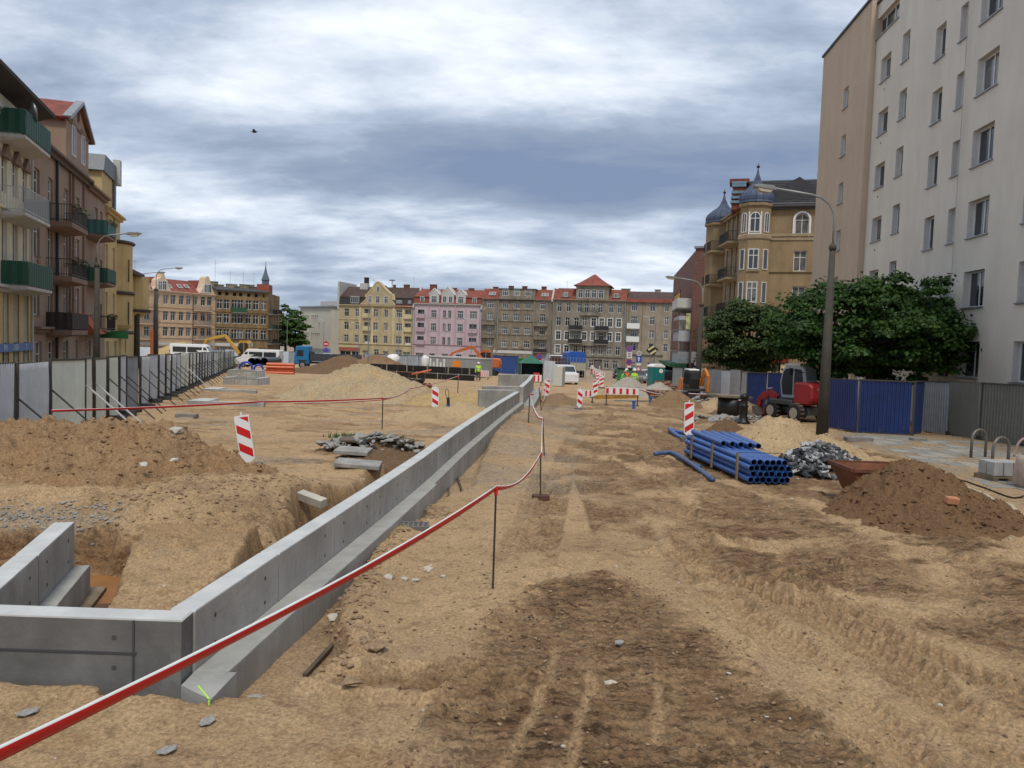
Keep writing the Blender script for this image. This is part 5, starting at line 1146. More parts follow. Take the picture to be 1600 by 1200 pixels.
MB().bar((0.05,-.002,.15),(4.45,.003,.15),.012,.014).bar((4.43,.002,-.3),(4.43,.002,.39),.012,.012).build('formwork_line',mat('seam_dark',(.05,.05,.05),.9),FL)
wall_run('retaining_wall','short pale concrete wall with stepped footing inside the pit at the left edge',[(-3.84,5.6),(-4.2,6.82),(-4.56,8.01)],.19,-1.2,.4,panel=1.4,ledge=[(.15,-.07,-.9,-1,8)])
wall_run('retaining_wall','low concrete cross wall reaching left from the far end of the long wall',[(-1.35,32.05),(.18,32.55)],.2,-1.5,.4,panel=1.4)
w5=wall_run('retaining_wall','concrete wall of the farther chamber, beginning behind the end of the long wall',[(.54,35.4),(1.02,42.0),(1.37,48.4)],.22,-1.5,.4,panel=2.2,ledge=[(.5,-.45,-1.4,-1,40)])
wall_run('retaining_wall','cross wall at the near side of the farther concrete chamber',[(-1.3,34.86),(.32,35.38)],.2,-1.5,.4,panel=1.4)
wall_run('retaining_wall','cross wall at the back of the farther concrete chamber',[(-.8,47.7),(1.12,48.3)],.2,-1.5,.4,panel=1.6)
fp=[(-2.262,5.30),(-1.975,5.105),(-1.955,5.54),(-2.262,5.54)]; b=MB().ext(fp,-.9,-.056,'z'); b.ext(fp,-.055,-.05,'z',1); tag(b.build('footing_end',[CW,mat('footing_top',(.34,.335,.31))]),'cut end of the concrete footing beside the wall corner, marked with a neon line','concrete footing')
# planks, neon survey mark and debris at the trench
PLY=mat('muddy_plank',(.20,.155,.10),.9,var=.3,vs=4,bump=.3,bs=20)
tag(MB().obox((-4.22,7.55,-.37),(.16,1.3,.05),(0,0,.27)).build('plank',PLY),'muddy plank lying beside the stepped footing in the left pit','plank')
for lab,c,l,rz in (('thin dark timber lying in the trench right of the long wall, nearest one',(-1.52,6.7,-.30),1.25,.12),('timber board lying in the trench beyond the soil bridge',(-.98,15.2,-.40),2.2,-.13),('second timber board lying in the trench next to the long wall footing',(-1.12,14.3,-.41),1.8,-.07)):
    tag(MB().obox(c,(.035,l,.03),(0,.05,-rz)).build('timber',mat('dark_timber',(.10,.075,.05),.9,var=.3)),lab,'timber')
tag(MB().box(-2.268,-2.26,5.3,5.31,-.2,-.19).bar((-1.985,5.10,-.20),(-1.985,5.10,-.052),.010).bar((-2.14,5.295,-.047),(-1.99,5.108,-.047),.012,.004).build('survey_mark',mat('neon_yellow_paint',(.45,.75,.08),.6)),'thin neon yellow survey mark sprayed on the footing corner','survey mark')
tag(MB().box(-11,-2.5,5.54,9.3,-.64,-.585).build('puddle',mat('muddy_water',(.27,.12,.04),.55,var=.15,spec=.3)),kind='structure')
# drain grate with two rows of holes
def grate():
    r=thing('drain_grate','grey rectangular grate with two rows of square holes beside the long wall','grate',(*G(634,828),-.155),.03); m=mat('grate_plastic',(.16,.155,.145),.7,var=.2); b=MB(); W_,D_=.62,.17
    for i in range(10): x=-W_/2+W_*i/9; b.box(x-.011,x+.011,-D_/2,D_/2,-.03,.03)
    for y in(-D_/2,0,D_/2): b.box(-W_/2,W_/2,y-.013,y+.013,-.028,.032)
    b.build('frame',m,r); MB().box(-W_/2,W_/2,-D_/2,D_/2,-.045,-.035).build('tray',mat('dark_recess',(.015,.014,.013),.9),r); r.rotation_euler=(.12,0,.03)
grate()
def rock_mesh(name,m,s,flat=.7):
    rnd=random.Random(s); bm=bmesh.new(); bmesh.ops.create_icosphere(bm,subdivisions=1,radius=.5)
    for v in bm.verts: v.co*=rnd.uniform(.55,1.25); v.co.z*=flat
    me=bpy.data.meshes.new(name); bm.to_mesh(me); bm.free(); me.materials.append(m); return me
STM=mat('grey_stone',(.30,.29,.27),.9,var=.25,vs=4,bump=.3,bs=15); CLM=mat('dry_clod',(.30,.20,.115),.95,var=.3,vs=5,bump=.4,bs=20); STL=mat('pale_stone',(.47,.43,.36),.9,var=.15,vs=4)
ROCK=[rock_mesh('stone',STM,i,.6) for i in range(5)]; CLOD=[rock_mesh('clod',CLM,i+9,.5) for i in range(4)]; DCL=[rock_mesh('clod',mat('moist_clod',(.17,.105,.06),.95,var=.35,vs=5),i+30,.45) for i in range(4)]; ROCKL=[rock_mesh('stone',STL,i+20,.6) for i in range(3)]
# ------------------------------------------------------------------ SOIL PILES
SAND=soil_mat('pale_sand',(.50,.37,.215),(.27,.175,.10),None,bump=.7,bd=.03); DIRT=soil_mat('brown_dirt',(.39,.25,.135),(.13,.075,.038),(.36,.21,.10),bump=.9,bd=.04); DDIRT=soil_mat('dark_brown_dirt',(.20,.125,.07),(.09,.052,.028),bump=.9,bd=.04)
GRAV=soil_mat('grey_gravel',(.44,.40,.34),(.24,.21,.175),bump=.7,fine=1.6); YSAND=soil_mat('yellow_sand',(.50,.355,.17),(.30,.20,.10),bump=.6)
def W(u,v,y): p=D(u,v,y); return p.x
pile('soil_pile','big clumpy brown soil mound at the left, in front of the corrugated fence',[(-8.1,12.9,2.3,2.5,1.30),(-6.9,13.1,2.1,2.4,1.30),(-6.2,13.0,2.0,2.3,1.24),(-5.3,12.8,1.6,1.8,.75),(-9.6,12.6,2.2,1.6,.62),(-8.6,11.1,2.6,1.5,.66),(-6.4,11.2,2.5,1.45,.66)],DIRT,1.4,280,3,lumps=1500)
pile('soil_pile','dark brown soil pile heaped against the rusty skip on the right',[(6.95,13.0,1.4,1.4,1.08),(6.4,12.9,1.0,1.0,.45),(7.7,12.6,1.1,1.0,.45),(6.9,12.1,1.4,.9,.34)],soil_mat('umber_dirt',(.215,.125,.065),(.10,.056,.03),bump=.9,bd=.035),.95,220,13,lumps=800)
pile('sand_pile','pale sand pile between the blue pipes and the lamp post',[(7.45,21.4,1.75,1.8,1.2),(6.9,20.6,1.5,1.6,.6),(8.5,20.9,1.4,1.4,.7)],SAND,.9,160,23,cat='sand pile',lumps=250)
pile('soil_pile','small brown soil heap behind the striped beacon by the pipes',[(7.4,26.3,.85,.9,.66),(7.1,25.7,.8,.6,.3)],DDIRT,.7,80,29)
pile('soil_pile','brown soil pile at the foot of the middle lamp post',[(9.0,42.5,1.5,1.4,1.0)],soil_mat('tan_dirt',(.30,.20,.11),(.16,.10,.055)),1.0,80,31)
pile('soil_pile','low sand heap under the middle lamp post',[(11.6,38.5,1.6,1.6,.75),(12.3,44,1.6,1.6,.8)],SAND,.8,60,33)
pile('gravel_pile','pale grey gravel heap in front of the teal portable toilet',[(10.0,52.5,1.7,1.6,1.25)],GRAV,.7,70,37,cat='gravel pile')
pile('gravel_pile','pale grey gravel heap behind the red and white barrier board',[(8.6,57.0,1.9,1.8,1.5)],GRAV,.7,70,39,cat='gravel pile')
pile('sand_pile','yellow and grey sand pile in the middle of the left half',[(-7.9,41.0,4.4,4.2,2.05),(-7.0,39.3,3.6,2.8,1.35),(-6.1,40.6,3.0,3,1.25),(-9.6,40.5,3.0,3,1.2)],soil_mat('mixed_sand',(.47,.37,.235),(.33,.23,.13),(.50,.34,.16),sc=.5),1.1,150,43,cat='sand pile')
for k,(u,v,y,rx_,h) in enumerate(((540,557,92,7,2.6),(590,556,92,7.5,2.8),(520,568,84,8,1.3),(620,562,90,5,1.6))):
    pile('soil_pile',('brown soil pile left of centre behind the blue truck','larger brown soil pile in front of the ochre house','long low brown soil pile in front of the blue truck','low brown soil pile beside the white mixer')[k],[(W(u,v,y),y,rx_*.68,5,h*.88)],DDIRT if k!=1 else soil_mat('tan_dirt2',(.27,.17,.09),(.15,.09,.05),sc=.4),1.4,60,50+k)
pile('sand_pile','distant sand pile beyond the left fence in front of the peach house',[(W(285,548,118),118,6.5,5,3.6)],YSAND,1.,40,61,cat='sand pile')
pile('sand_pile','low yellow sand heap left of the far concrete chamber',[(-1.6,37.5,2.2,3,.8),(-3.4,39,3,3,.6),(-.6,36,1.2,2,.5)],YSAND,.9,80,63,cat='sand pile')
pile('sand_pile','soil bank filling the corner where the long wall meets the cross wall',[(-2.0,30.2,1.7,1.5,.72),(-3.2,29,1.8,1.5,.4)],SAND,.9,70,81,cat='sand pile')
pile('soil_pile','low soil heap beside the far end of the long wall footing',[(2.6,43,1.3,2.4,.6)],soil_mat('tan_dirt',(.30,.20,.11),(.16,.10,.055)),.8,50,67)
# ------------------------------------------------------------------ STONES, CLODS, PAVERS
def scatter(name,n,gen,meshes,label,cat):
    """many small lumps joined as one stuff mesh"""
    vs=[];fs=[];o=0; P=np.array([gen() for _ in range(n)]); z=terrain(P[:,0],P[:,1])[0]
    for (x,y,s),zz in zip(P,z):
        me=random.choice(meshes); a=random.uniform(0,6.28); c,q=math.cos(a)*s,math.sin(a)*s
        for v in me.vertices: vs.append((x+v.co.x*c-v.co.y*q,y+v.co.x*q+v.co.y*c,zz+v.co.z*s+s*.12))
        fs+=[tuple(i+o for i in p.vertices) for p in me.polygons]; o+=len(me.vertices)
    me=bpy.data.meshes.new(name); me.from_pydata(vs,[],fs); me.materials.append(meshes[0].materials[0]); tag(link(name,me),label,cat,kind='stuff')
def g1():
    while True:
        y=random.uniform(2,9); x=random.uniform(-1,5)
        if inpoly(np.array([x]),np.array([y]),DARK)[0]>-.15 or random.random()<.12: return x,y,random.choice((.010,.014,.018,.024,.034))*random.uniform(.7,1.3)
def g2():
    y=3+random.random()**1.6*30; x=random.uniform(-.1,.42)*y*1.5+random.uniform(0,1); return x,y,random.uniform(.012,.04)*(1+y*.03)
def g3_():
    y=3+random.random()**1.5*35; x=random.uniform(-.62,.68)*y; return x,y,random.uniform(.01,.035)*(1+y*.05)
def g4():
    y=random.uniform(9.3,13); x=random.uniform(-5.5,-2.7); return x,y,random.uniform(.02,.075)
def g5():
    y=random.uniform(5.6,12.5); x=np.interp(y,ER[:,0],ER[:,1])+random.gauss(.1,.14); return x,y,random.uniform(.02,.08)
scatter('clods',2600,g1,DCL,'dark crumbly clods on the churned patch in the foreground','clods')
scatter('clods',2200,g2,CLOD,'loose clods over the rutted ground on the right','clods')
scatter('pebbles',200,g3_,ROCKL,'small pale pebbles strewn over the sand','pebbles')
scatter('clods',700,g4,CLOD,'lumps of soil on the bank left of the long wall','clods')
scatter('clods',500,g5,CLOD,'lumps of soil along the broken trench edge','clods')
def g6():
    y=random.uniform(9.45,9.95); x=random.uniform(-9,-5); return x,y,random.uniform(.02,.07)
scatter('rubble',420,g6,ROCK,'grey crushed rubble along the back edge of the pit','rubble')
def bigstone(lab,x,y,s,me=None,cat='stone',grp=None,dz=0,sc=(1,1,1)):
    o=link('stone',me or random.choice(ROCK),None,(x,y,T(x,y)+s*.15+dz),random.uniform(0,6)); o.scale=(s*sc[0],s*sc[1],s*sc[2]); return tag(o,lab,cat,grp)
bigstone('rounded pale stone beside the dark timber in the trench',-1.42,6.05,.16,ROCKL[0]); bigstone('pale stone against the concrete footing in the trench',-1.62,7.2,.14,ROCKL[1])
for k,(u,v,s) in enumerate(((548,1090,.2),(566,1078,.14),(600,1062,.32),(590,1030,.22),(660,1066,.16),(690,1070,.14),(640,1090,.26))):
    x,y=G(u,v); bigstone(('leftmost','second from the left','large central','upper','small right-hand','rightmost','broad lower')[k]+' cracked slab of dried soil at the broken foreground edge',x,y,s,CLOD[k%4],'clod','cracked soil slabs in the foreground',sc=(1,.8,.6))
for k,(u,v,s) in enumerate(((608,905,.12),(632,902,.10),(650,903,.09),(670,888,.13),(692,898,.08))):
    x,y=G(u,v); bigstone(('leftmost','second','middle','upper','rightmost')[k]+' lump of pale dried mud left of the first rod',x,y,s,ROCKL[k%3],'clod','pale mud lumps near the first rod')
for lab,u,v,s in (('flat grey stone in the foreground sand, lower left',40,1123,.13),('flat grey stone in the foreground sand, right of the red tape',322,1136,.13),('grey flat stone at the bottom edge near the tape',258,1180,.12),('grey stone chip below the footing end',400,1088,.14),('white block on the soil beside the pit',225,799,.17),('white chip on the soil ledge',272,802,.14),('large stone on the soil mound',272,762,.36),('grey stone in the churned patch',968,1013,.11),('round stone in the churned patch',955,1072,.13)):
    x,y=G(u,v); bigstone(lab,x,y,s,ROCK[0] if 'grey' in lab else ROCKL[1],sc=(1.2,.8,.35 if 'flat' in lab else .8),dz=.7 if 'mound' in lab else (.28 if 'pit' in lab or 'ledge' in lab else 0))
x,y=G(487,795); tag(link('concrete_block',MB().obox((0,0,.05),(.5,.14,.12),(.2,.15,-.5)).mesh('concrete_block',STL),None,(x,y,-.13)),'broken pale concrete block stuck in the bank left of the long wall','concrete block')
# rubble heap with slabs and grass
def rubble(name,label,cx,cy,rx_,ry,h,n,mesh,smin,smax,seed,extra=None):
    rnd=random.Random(seed); r=thing(name,label,'rubble heap',(cx,cy,T(cx,cy)))
    for i in range(n):
        a=rnd.uniform(0,6.28);q=math.sqrt(rnd.random()); x=math.cos(a)*q*rx_;y=math.sin(a)*q*ry; o=link('stone',rnd.choice(mesh),r,(x,y,h*(1-q*.8)+rnd.uniform(-.03,.07))); s=rnd.uniform(smin,smax); o.scale=(s,s*rnd.uniform(.6,1),s*rnd.uniform(.5,.9)); o.rotation_euler=(rnd.uniform(-.5,.5),rnd.uniform(-.5,.5),rnd.uniform(0,6))
    return r
rubble('rubble_heap','grey rubble heap with weeds on top beside the long wall',-3.35,18.7,1.3,.7,.42,130,ROCK,.12,.34,5)
pile('soil_pile','low soil bank under the grey rubble heap',[(-3.3,18.9,1.5,.9,.32),(-2.9,17.8,1.2,.9,.2)],DDIRT,.7,70,71)
rubble('rubble_heap','dark broken rubble in front of the black shaft',10.0,33.5,2.6,1.8,.15,90,ROCK,.15,.5,6)
rubble('rubble_heap','small rubble patch behind the pale sand pile',8.6,26.8,1.2,1.2,.1,45,ROCK,.12,.35,8)
rubble('rubble_heap','grey rubble spread at the foot of the middle lamp post',11.4,46.5,2.4,2.6,.3,60,ROCK,.2,.6,9)
GRASS=mat('weed_green',(.06,.11,.025),.8,var=.3)
b=MB(); rnd=random.Random(4)
for i in range(420):
    x=-3.4+rnd.choice((-.75,.35,.5,-.6))+rnd.gauss(0,.16);y=19.1+rnd.gauss(0,.14); h=rnd.uniform(.05,.17); a=rnd.uniform(0,6.28); dx,dy=math.cos(a)*.02,math.sin(a)*.02; z=-.1; b.add([(x-dx,y-dy,z),(x+dx,y+dy,z),(x+rnd.uniform(-.08,.08),y+rnd.uniform(-.08,.08),z+h)],[(0,1,2)])
tag(b.build('weeds',GRASS),'green weeds growing on the grey rubble heap','weeds',kind='stuff')
for k,(u,v,dz,a) in enumerate(((556,706,.28,.1),(552,716,.16,-.05),(560,730,.06,.05))):
    x,y=G(u,v); tag(MB().obox((x,y,T(x,y)+dz),(.78 if k<2 else .95,.55,.06 if k==0 else .09),(.06,.03*k,a)).build('slab',mat('rusty_plate' ,(.14,.10,.075),.8,var=.3) if k==0 else STM,bevel=.01),('brown rusty plate on top of the slab stack by the long wall','grey broken slab in the middle of the stack by the long wall','grey broken slab at the bottom of the stack by the long wall')[k],'slab')
tag(MB().lathe([(.13,0),(.13,.42),(.2,.44),(.24,.5),(.2,.53)],8,(-2.55,18.7,-.55)).build('shaft_stub',mat('rusty_shaft',(.12,.09,.06),.8,var=.3)),'rusty stub with a wider cap standing in the trench bank','pipe stub')
# paver heap
def pavers():
    rnd=random.Random(12); pm=[mat('dark_paver',(.055,.056,.06),.8,var=.25),mat('mid_paver',(.15,.15,.155),.85,var=.2),mat('light_paver',(.42,.42,.41),.85,var=.15)]
    P=[(-.10,-.08),(-.03,-.055),(.03,-.055),(.10,-.08),(.075,0),(.10,.08),(.03,.055),(-.03,.055),(-.10,.08),(-.075,0)]; ms=[MB().ext(P,-.03,.03,'z').mesh('paving_stone',m) for m in pm]
    cx,cy=(7.25,17.9); r=thing('paver_heap','heap of grey and black paving stones between the blue pipes and the skip','paving stones',(cx,cy,gz(cx,cy)))
    for i in range(298):
        a=rnd.uniform(0,6.28);q=math.sqrt(rnd.random()); x=math.cos(a)*q*1.15;y=math.sin(a)*q*1.05-.05; z=.62*(1-q**1.3)+rnd.uniform(-.04,.08)+.03
        o=link('paving_stone',ms[rnd.choices((0,1,2),(5,3,3))[0]],r,(x,y,z)); sl=.6; o.rotation_euler=(rnd.uniform(-.7,.7)+(.5 if y<0 else -.4)*q,rnd.uniform(-.7,.7)+(-.4*x),rnd.uniform(0,3.14)); o.scale=(1.08,1.08,1.08)
    pile('soil_pile','soil core showing between the heaped paving stones',[(cx,cy,1.05,1.0,.5)],DDIRT,.4,40,77)
pavers()
# ------------------------------------------------------------------ RODS, TAPE, BEACONS
REDT=mat('red_plastic',(.58,.012,.012),.45,var=.08); WHT=mat('white_plastic',(.72,.72,.70),.45,var=.06); ROD=mat('rusty_rod',(.05,.035,.028),.6,metal=.3)
def rod(lab,x,y,h,lean=(0,0),base=None):
    z=T(x,y); r=thing('steel_rod',lab,'steel rod',(x,y,z),0,'steel rods holding the tape'); MB().tube([(0,0,-.1),(lean[0],lean[1],h)],.009+.0004*y,6).build('rod',ROD,r); MB().tube([(lean[0]*.93,lean[1]*.93,h*.93),(lean[0],lean[1],h+.01)],.018+.0006*y,6).build('tape_knot',REDT,r)
    if base: MB().obox((0,0,.05),(.30,.17,.13),(0,0,.1)).build('clay_block',mat('dark_clay_block',(.10,.045,.03),.9,var=.3),r,bevel=.01)
    return Vector((x+lean[0],y+lean[1],z+h))
def tape(lab,pts,w,sag=0,sub=10,twist=0.,split=.07):
    """folded barrier tape: a flat sleeve, white upper stripe over red"""
    P=[]
    for a,b in zip(pts[:-1],pts[1:]):
        a=Vector(a);b=Vector(b); l=(b-a).length
        for k in range(sub): t=k/sub; P.append(a.lerp(b,t)-Vector((0,0,sag*l*4*t*(1-t))))
    P.append(Vector(pts[-1])); b=MB(); n=len(P)
    for i in range(n):
        d=(P[min(i+1,n-1)]-P[max(i-1,0)]).normalized(); s=d.cross(Vector((0,0,1))).normalized(); up=s.cross(d).normalized(); a=twist*math.sin(i*.45)+.25
        up2=up*math.cos(a)+s*math.sin(a); s2=s*math.cos(a)-up*math.sin(a); h=w/2; t=w*.12
        for u,v in((h,0),(h*(1-2*split),t),(-h*.3,t*1.1),(-h,0),(-h*.3,-t*.6),(h*(1-2*split),-t)): b.v.append(tuple(P[i]+up2*u+s2*v))
    for i in range(n-1):
        for k in range(6): b.f.append((i*6+k,i*6+(k+1)%6,(i+1)*6+(k+1)%6,(i+1)*6+k)); b.m.append(1 if k in(0,5) else 0)
    b.f+= [tuple(range(6)),tuple((n-1)*6+k for k in range(6))]; b.m+=[0,0]
    return tag(b.build('barrier_tape',[REDT,WHT],None,True),lab,'tape')
r1=rod('nearest thin steel rod holding the red tape',*G(770,920),1.07); r2_=rod('steel rod stuck in a dark clay block',*G(845,774),.86,(-.03,0),True)
r3_=rod('third steel rod along the tape, leaning slightly',*G(851,712),.93,(-.08,.1)); r4=rod('fourth steel rod along the tape, left of the third',*G(825,673),.98,(.02,0)); r5=rod('fifth steel rod near the end of the long wall',*G(846,652),.95,(-.15,.1))
pn=ray(-60,1207)*2.25+Vector((0,0,CZ))
tape('wide red and white barrier tape crossing the foreground to the first rod',[pn+(pn-r1)*.25,pn,r1],.062,.012,14,.12)
tape('red and white barrier tape from the first rod up to the clay block rod',[r1,r2_],.055,.03,14,.3); tape('loosely hanging tape between the clay block rod and the third rod',[r2_,r3_],.055,.05,12,.6,.5)
tape('slack tape between the third and fourth rods',[r3_,r4],.06,.035,10,.5,.4); tape('tape end tied between the fourth and fifth rods',[r4,r5],.06,.02,6,.3); 
rl1=rod('steel rod holding the long red tape in front of the sand pile',*G(597,670),1.0); rl2=rod('steel rod with red tape right of the striped far-left beacon',*G(715,622),1.25)
rl0=Vector(D(80,642,14.6)); rl3=rod('steel rod near the black formwork wall',*G(712,640),1.2) if False else D(640,607,37.)
tape('long red tape from the left fence across to the rod by the sand pile',[rl0,rl0.lerp(rl1,.5)+Vector((0,0,.03)),rl1],.05,.004,16,.1,.05)
tape('red tape rising from the sand pile rod toward the far centre',[rl1,rl3,rl2],.055,.01,12,.3,.2)
tape('second red strand just below the tape by the sand pile',[rl0.lerp(rl1,.62)-Vector((0,0,.05)),rl1-Vector((0,0,.05)),rl3-Vector((0,0,.08))],.035,.006,12,.3,.2)
def beacon(lab,u,v,lean=0,h=1.08,w=.25,flip=1,rz=0,tall=False):
    x,y=G(u,v); r=thing('striped_beacon',lab,'traffic beacon',(x,y,T(x,y)),rz,'red and white striped beacons')
    b=MB(); b.box(-.26,.26,-.13,.13,0,.11); b.box(-.19,-.06,-.1,.1,.101,.13); b.box(.06,.19,-.1,.1,.101,.13); b.build('foot_block',mat('recycled_rubber_foot',(.14,.135,.125),.85,var=.2),r,bevel=.012)
    z0,z1=.12,h; p=MB(); p.ext([(-w/2,z0+.12),(0,z0) ,(w/2,z0+.12),(w/2,z1-.02),(w/2-.02,z1),(-w/2+.02,z1),(-w/2,z1-.02)],-.022,.022,'y'); board=p.build('board',mat('reflective_white',(.74,.74,.73),.4),r); MB().box(-.018,.018,-.02,.02,z1-.01,z1+.07).build('lamp_peg',WHT,r)
    q=MB(); e=.018; pitch=.36
    for k in range(-1,4):
        # sloping stripes clipped to the board
        zc=z0+.14+k*pitch; x0,x1=-w/2+e,w/2-e; s=flip*(.16); 
        lo0,lo1=zc+(s if flip>0 else 0)-(0 if flip>0 else 0),zc; 
        za,zb=(zc+abs(s),zc) if flip>0 else (zc,zc+abs(s)); pts=[(x0,za),(x1,zb),(x1,zb+.17),(x0,za+.17)]; bot=z0+.13;top=z1-.03
        def clip(P,f,inv):
            out=[]
            for i in range(len(P)):
                a,c=P[i],P[(i+1)%len(P)]; ia,ic=f(a)>=0,f(c)>=0
                if ia: out.append(a)
                if ia!=ic: t=f(a)/(f(a)-f(c)); out.append((a[0]+(c[0]-a[0])*t,a[1]+(c[1]-a[1])*t))
            return out
        pts=clip(pts,lambda p:p[1]-bot,0); pts=clip(pts,lambda p:top-p[1],0) if pts else pts
        if len(pts)>2: q.ext(pts,-.026,-.0225,'y'); q.ext(pts,.0225,.026,'y')
    q.build('red_stripes',REDT,r); r.rotation_euler=(0,lean,rz); return r
beacon('large striped beacon tilting left on the sand at the left',390,733,-.16,1.12,.29,1,.1); beacon('small striped beacon beside the blue post',680,643,-.02,1.05,.3,1); beacon('small striped beacon in the middle beyond the wheel ruts',905,640,.02,1.05,.27,1); beacon('striped beacon standing before the blue pipe bundle',1076,690,-.03,1.2,.30,-1)
beacon('striped beacon near the end of the far chamber wall',853,622,.05,1.15,.34,1); beacon('striped beacon standing by the green tent',817,583,.05,1.1,.3,1); beacon('striped beacon at the left end of the barrier board',929,622,.02,1.15,.34,-1)
for k in range(7): beacon(('nearest','second','third','fourth','fifth','sixth','farthest')[k]+' beacon in the row dividing the street',940-k*2.6+(k%2),607-k*4.6,.03*(k%3-1),1.1,.34,1 if k%2 else -1)
# ------------------------------------------------------------------ BLUE PIPES
BP=mat('blue_pvc',(.03,.105,.35),.38,var=.22,vs=1.5); BPI=mat('pipe_inside_dark',(.01,.015,.04),.7); STRAP=mat('timber_batten',(.22,.16,.09),.85,var=.25)
def pipe_mesh(L,r,m,mi,name='pipe',n=14):
    b=MB(); 
    for y0,y1,ra in((0,L-.0,r),(L-.14,L,r*1.07)):
        b.tube([(0,y0,0),(0,y1,0)],ra,n,0,cap=False)
    b.tube([(0,.001,0),(0,.35,0)],r*.86,n,1,cap=False); b.tube([(0,.35,0),(0,.351,0)],r*.86,n,1); 
    ring=[]
    for k in range(n):
        a=2*math.pi*k/n;a2=2*math.pi*(k+1)/n; b.quad((math.cos(a)*r,0,math.sin(a)*r),(math.cos(a2)*r,0,math.sin(a2)*r),(math.cos(a2)*r*.86,0,math.sin(a2)*r*.86),(math.cos(a)*r*.86,0,math.sin(a)*r*.86))
    b.tube([(0,L-.01,0),(0,L,0)],r*.8,n,1)
    return b.mesh(name,[m,mi],True)
def bundle():
    A=Vector(G(1168,757)); B=Vector(G(1073,717)); E=Vector(G(1228,756)); d=(B-A).normalized(); ang=math.atan2(d.y,d.x)-math.pi/2; L=(B-A).length+.25
    r=thing('pipe_bundle','strapped bundle of bright blue plastic pipes on the sand','blue pipes',(A.x,A.y,gz(A.x,A.y)),ang); wd=(E-A).length; pr=wd/14.2; me=pipe_mesh(L,pr,BP,BPI)
    nx=7
    for j in range(4):
        for i in range(nx):
            if j==3 and i==nx-1: continue
            x=pr+i*2.03*pr+(pr if j%2 else 0)*.9; z=pr*1.0+j*pr*1.86; o=link('pipe',me,r,(x,random.uniform(-.03,.05),z+.03))
    hz=4*pr*1.86+.12
    for yy in(.55,L*.5,L*.85):
        b=MB(); b.box(-.035,-.005,yy-.04,yy+.04,.0,hz-.03); b.box(wd+.03,wd+.06,yy-.04,yy+.04,0,hz-.03); b.build('timber_batten',STRAP,r); MB().box(-.03,wd+.06,yy-.015,yy+.015,hz-.028,hz-.018).build('strap',mat('black_strap',(.02,.02,.02),.6),r)
    for k,(x,y0,rz,l) in enumerate(((.15,L*.44,-.03,0),(.33,L*.42,-.05,0),(.5,L*.4,-.07,0),(.68,L*.38,-.09,0),(.84,L*.36,-.11,0))):
        o=link('loose_pipe',me,None,(0,0,0)); o.matrix_world=Matrix.Translation((A.x,A.y,gz(A.x,A.y)))@Matrix.Rotation(ang,4,'Z')@Matrix.Translation((x,y0,7.6*pr+.04+pr*1.07))@Matrix.Rotation(rz,4,'Z')@Matrix.Scale(.55,4,(0,1,0)); tag(o,('leftmost','second','middle','fourth','rightmost')[k]+' loose blue pipe lying on top of the strapped bundle','blue pipe','loose pipes on top of the bundle')
    return pr
PR=bundle()
def ground_pipe(lab,uvs,r,m=BP,lift=0):
    P=[(lambda p:(p[0],p[1],T(*p)+r+lift))(G(*q)) for q in uvs]; b=MB(); b.tube(spline(P,6),r,10); tag(b.build('plastic_pipe',[m],None,True),lab,'pipe')
ground_pipe('long dark blue pipe lying on the sand left of the bundle, near one',[(1022,714),(1050,715),(1080,730),(1114,752)],.055,mat('dusty_blue_pvc',(.045,.09,.20),.45,var=.2)); ground_pipe('short dark blue pipe behind the long loose one',[(1050,714),(1075,725),(1094,731)],.05,mat('dusty_blue_pvc',(.045,.09,.20)))
ground_pipe('blue pipe bent under the striped beacon, front one',[(1046,676),(1062,684),(1085,690),(1105,694)],.07); ground_pipe('blue pipe behind the striped beacon',[(1048,673),(1072,677),(1100,684)],.06)
# ------------------------------------------------------------------ SKIP, RACKS, BAG, BLOCKS ON THE RIGHT
RUST=mat('rusty_orange_steel',(.24,.085,.035),.75,var=.35,vs=2,streak=.4)
def skip():
    x,y=6.5,14.0; r=thing('rubble_skip','rusty orange steel skip half buried by the brown soil pile','skip',(x,y,gz(x,y)),.0); b=MB()
    o=[(-.1,-.4),(.75,-.4),(.75,.45),(-.1,.45)]; t=[(-.42,-.5),(.85,-.5),(.85,.55),(-.42,.55)]; H=.66; vs=[(a,c,.02) for a,c in o]+[(a,c,H) for a,c in t]+[(a*.96,c*.94,H) for a,c in t]+[(a*.94,c*.9,.06) for a,c in o]
    b.add(vs,[(0,3,2,1)]+[(k,(k+1)%4,4+(k+1)%4,4+k) for k in range(4)]+[(4+k,4+(k+1)%4,8+(k+1)%4,8+k) for k in range(4)]+[(8+k,8+(k+1)%4,12+(k+1)%4,12+k) for k in range(4)]+[(12,13,14,15)]); b.build('hopper',RUST,r)
    b=MB(); 
    for a,c in zip(t,t[1:]+t[:1]): b.bar((a[0],a[1],H),(c[0],c[1],H),.06,.06)
    b.bar((-.28,-.46,.4),(.8,-.46,.4),.04,.03); b.build('rim',mat('rusty_rim',(.15,.05,.025),.8,var=.3),r)
skip()
x,y=6.95,11.95; tag(MB().obox((x,y,gz(x,y)+.44),(.21,.11,.11),(.2,.1,.2)).build('brick',mat('orange_brick',(.50,.22,.11),.9,var=.2),bevel=.012),'orange brick with a pale end lying on the brown soil pile','brick')
for k,(u,v) in enumerate(((1528,716),(1562,733))):
    x,y=G(u,v); z=T(x,y); pts=[(-.28,0,-.05)]+[(.0-.28*math.cos(a),0,.52+.28*math.sin(a)) for a in [math.pi*i/10 for i in range(11)]]+[(.28,0,-.05)]
    tag(MB().tube(pts,.038,8).build('bicycle_stand',mat('galvanised_steel',(.16,.15,.13),.55,metal=.4,var=.2),None,True,(x,y,z),.35),('bent steel bicycle stand, the one farther from the white bag','bent steel bicycle stand, the one nearer the white bag')[k],'bicycle stand')
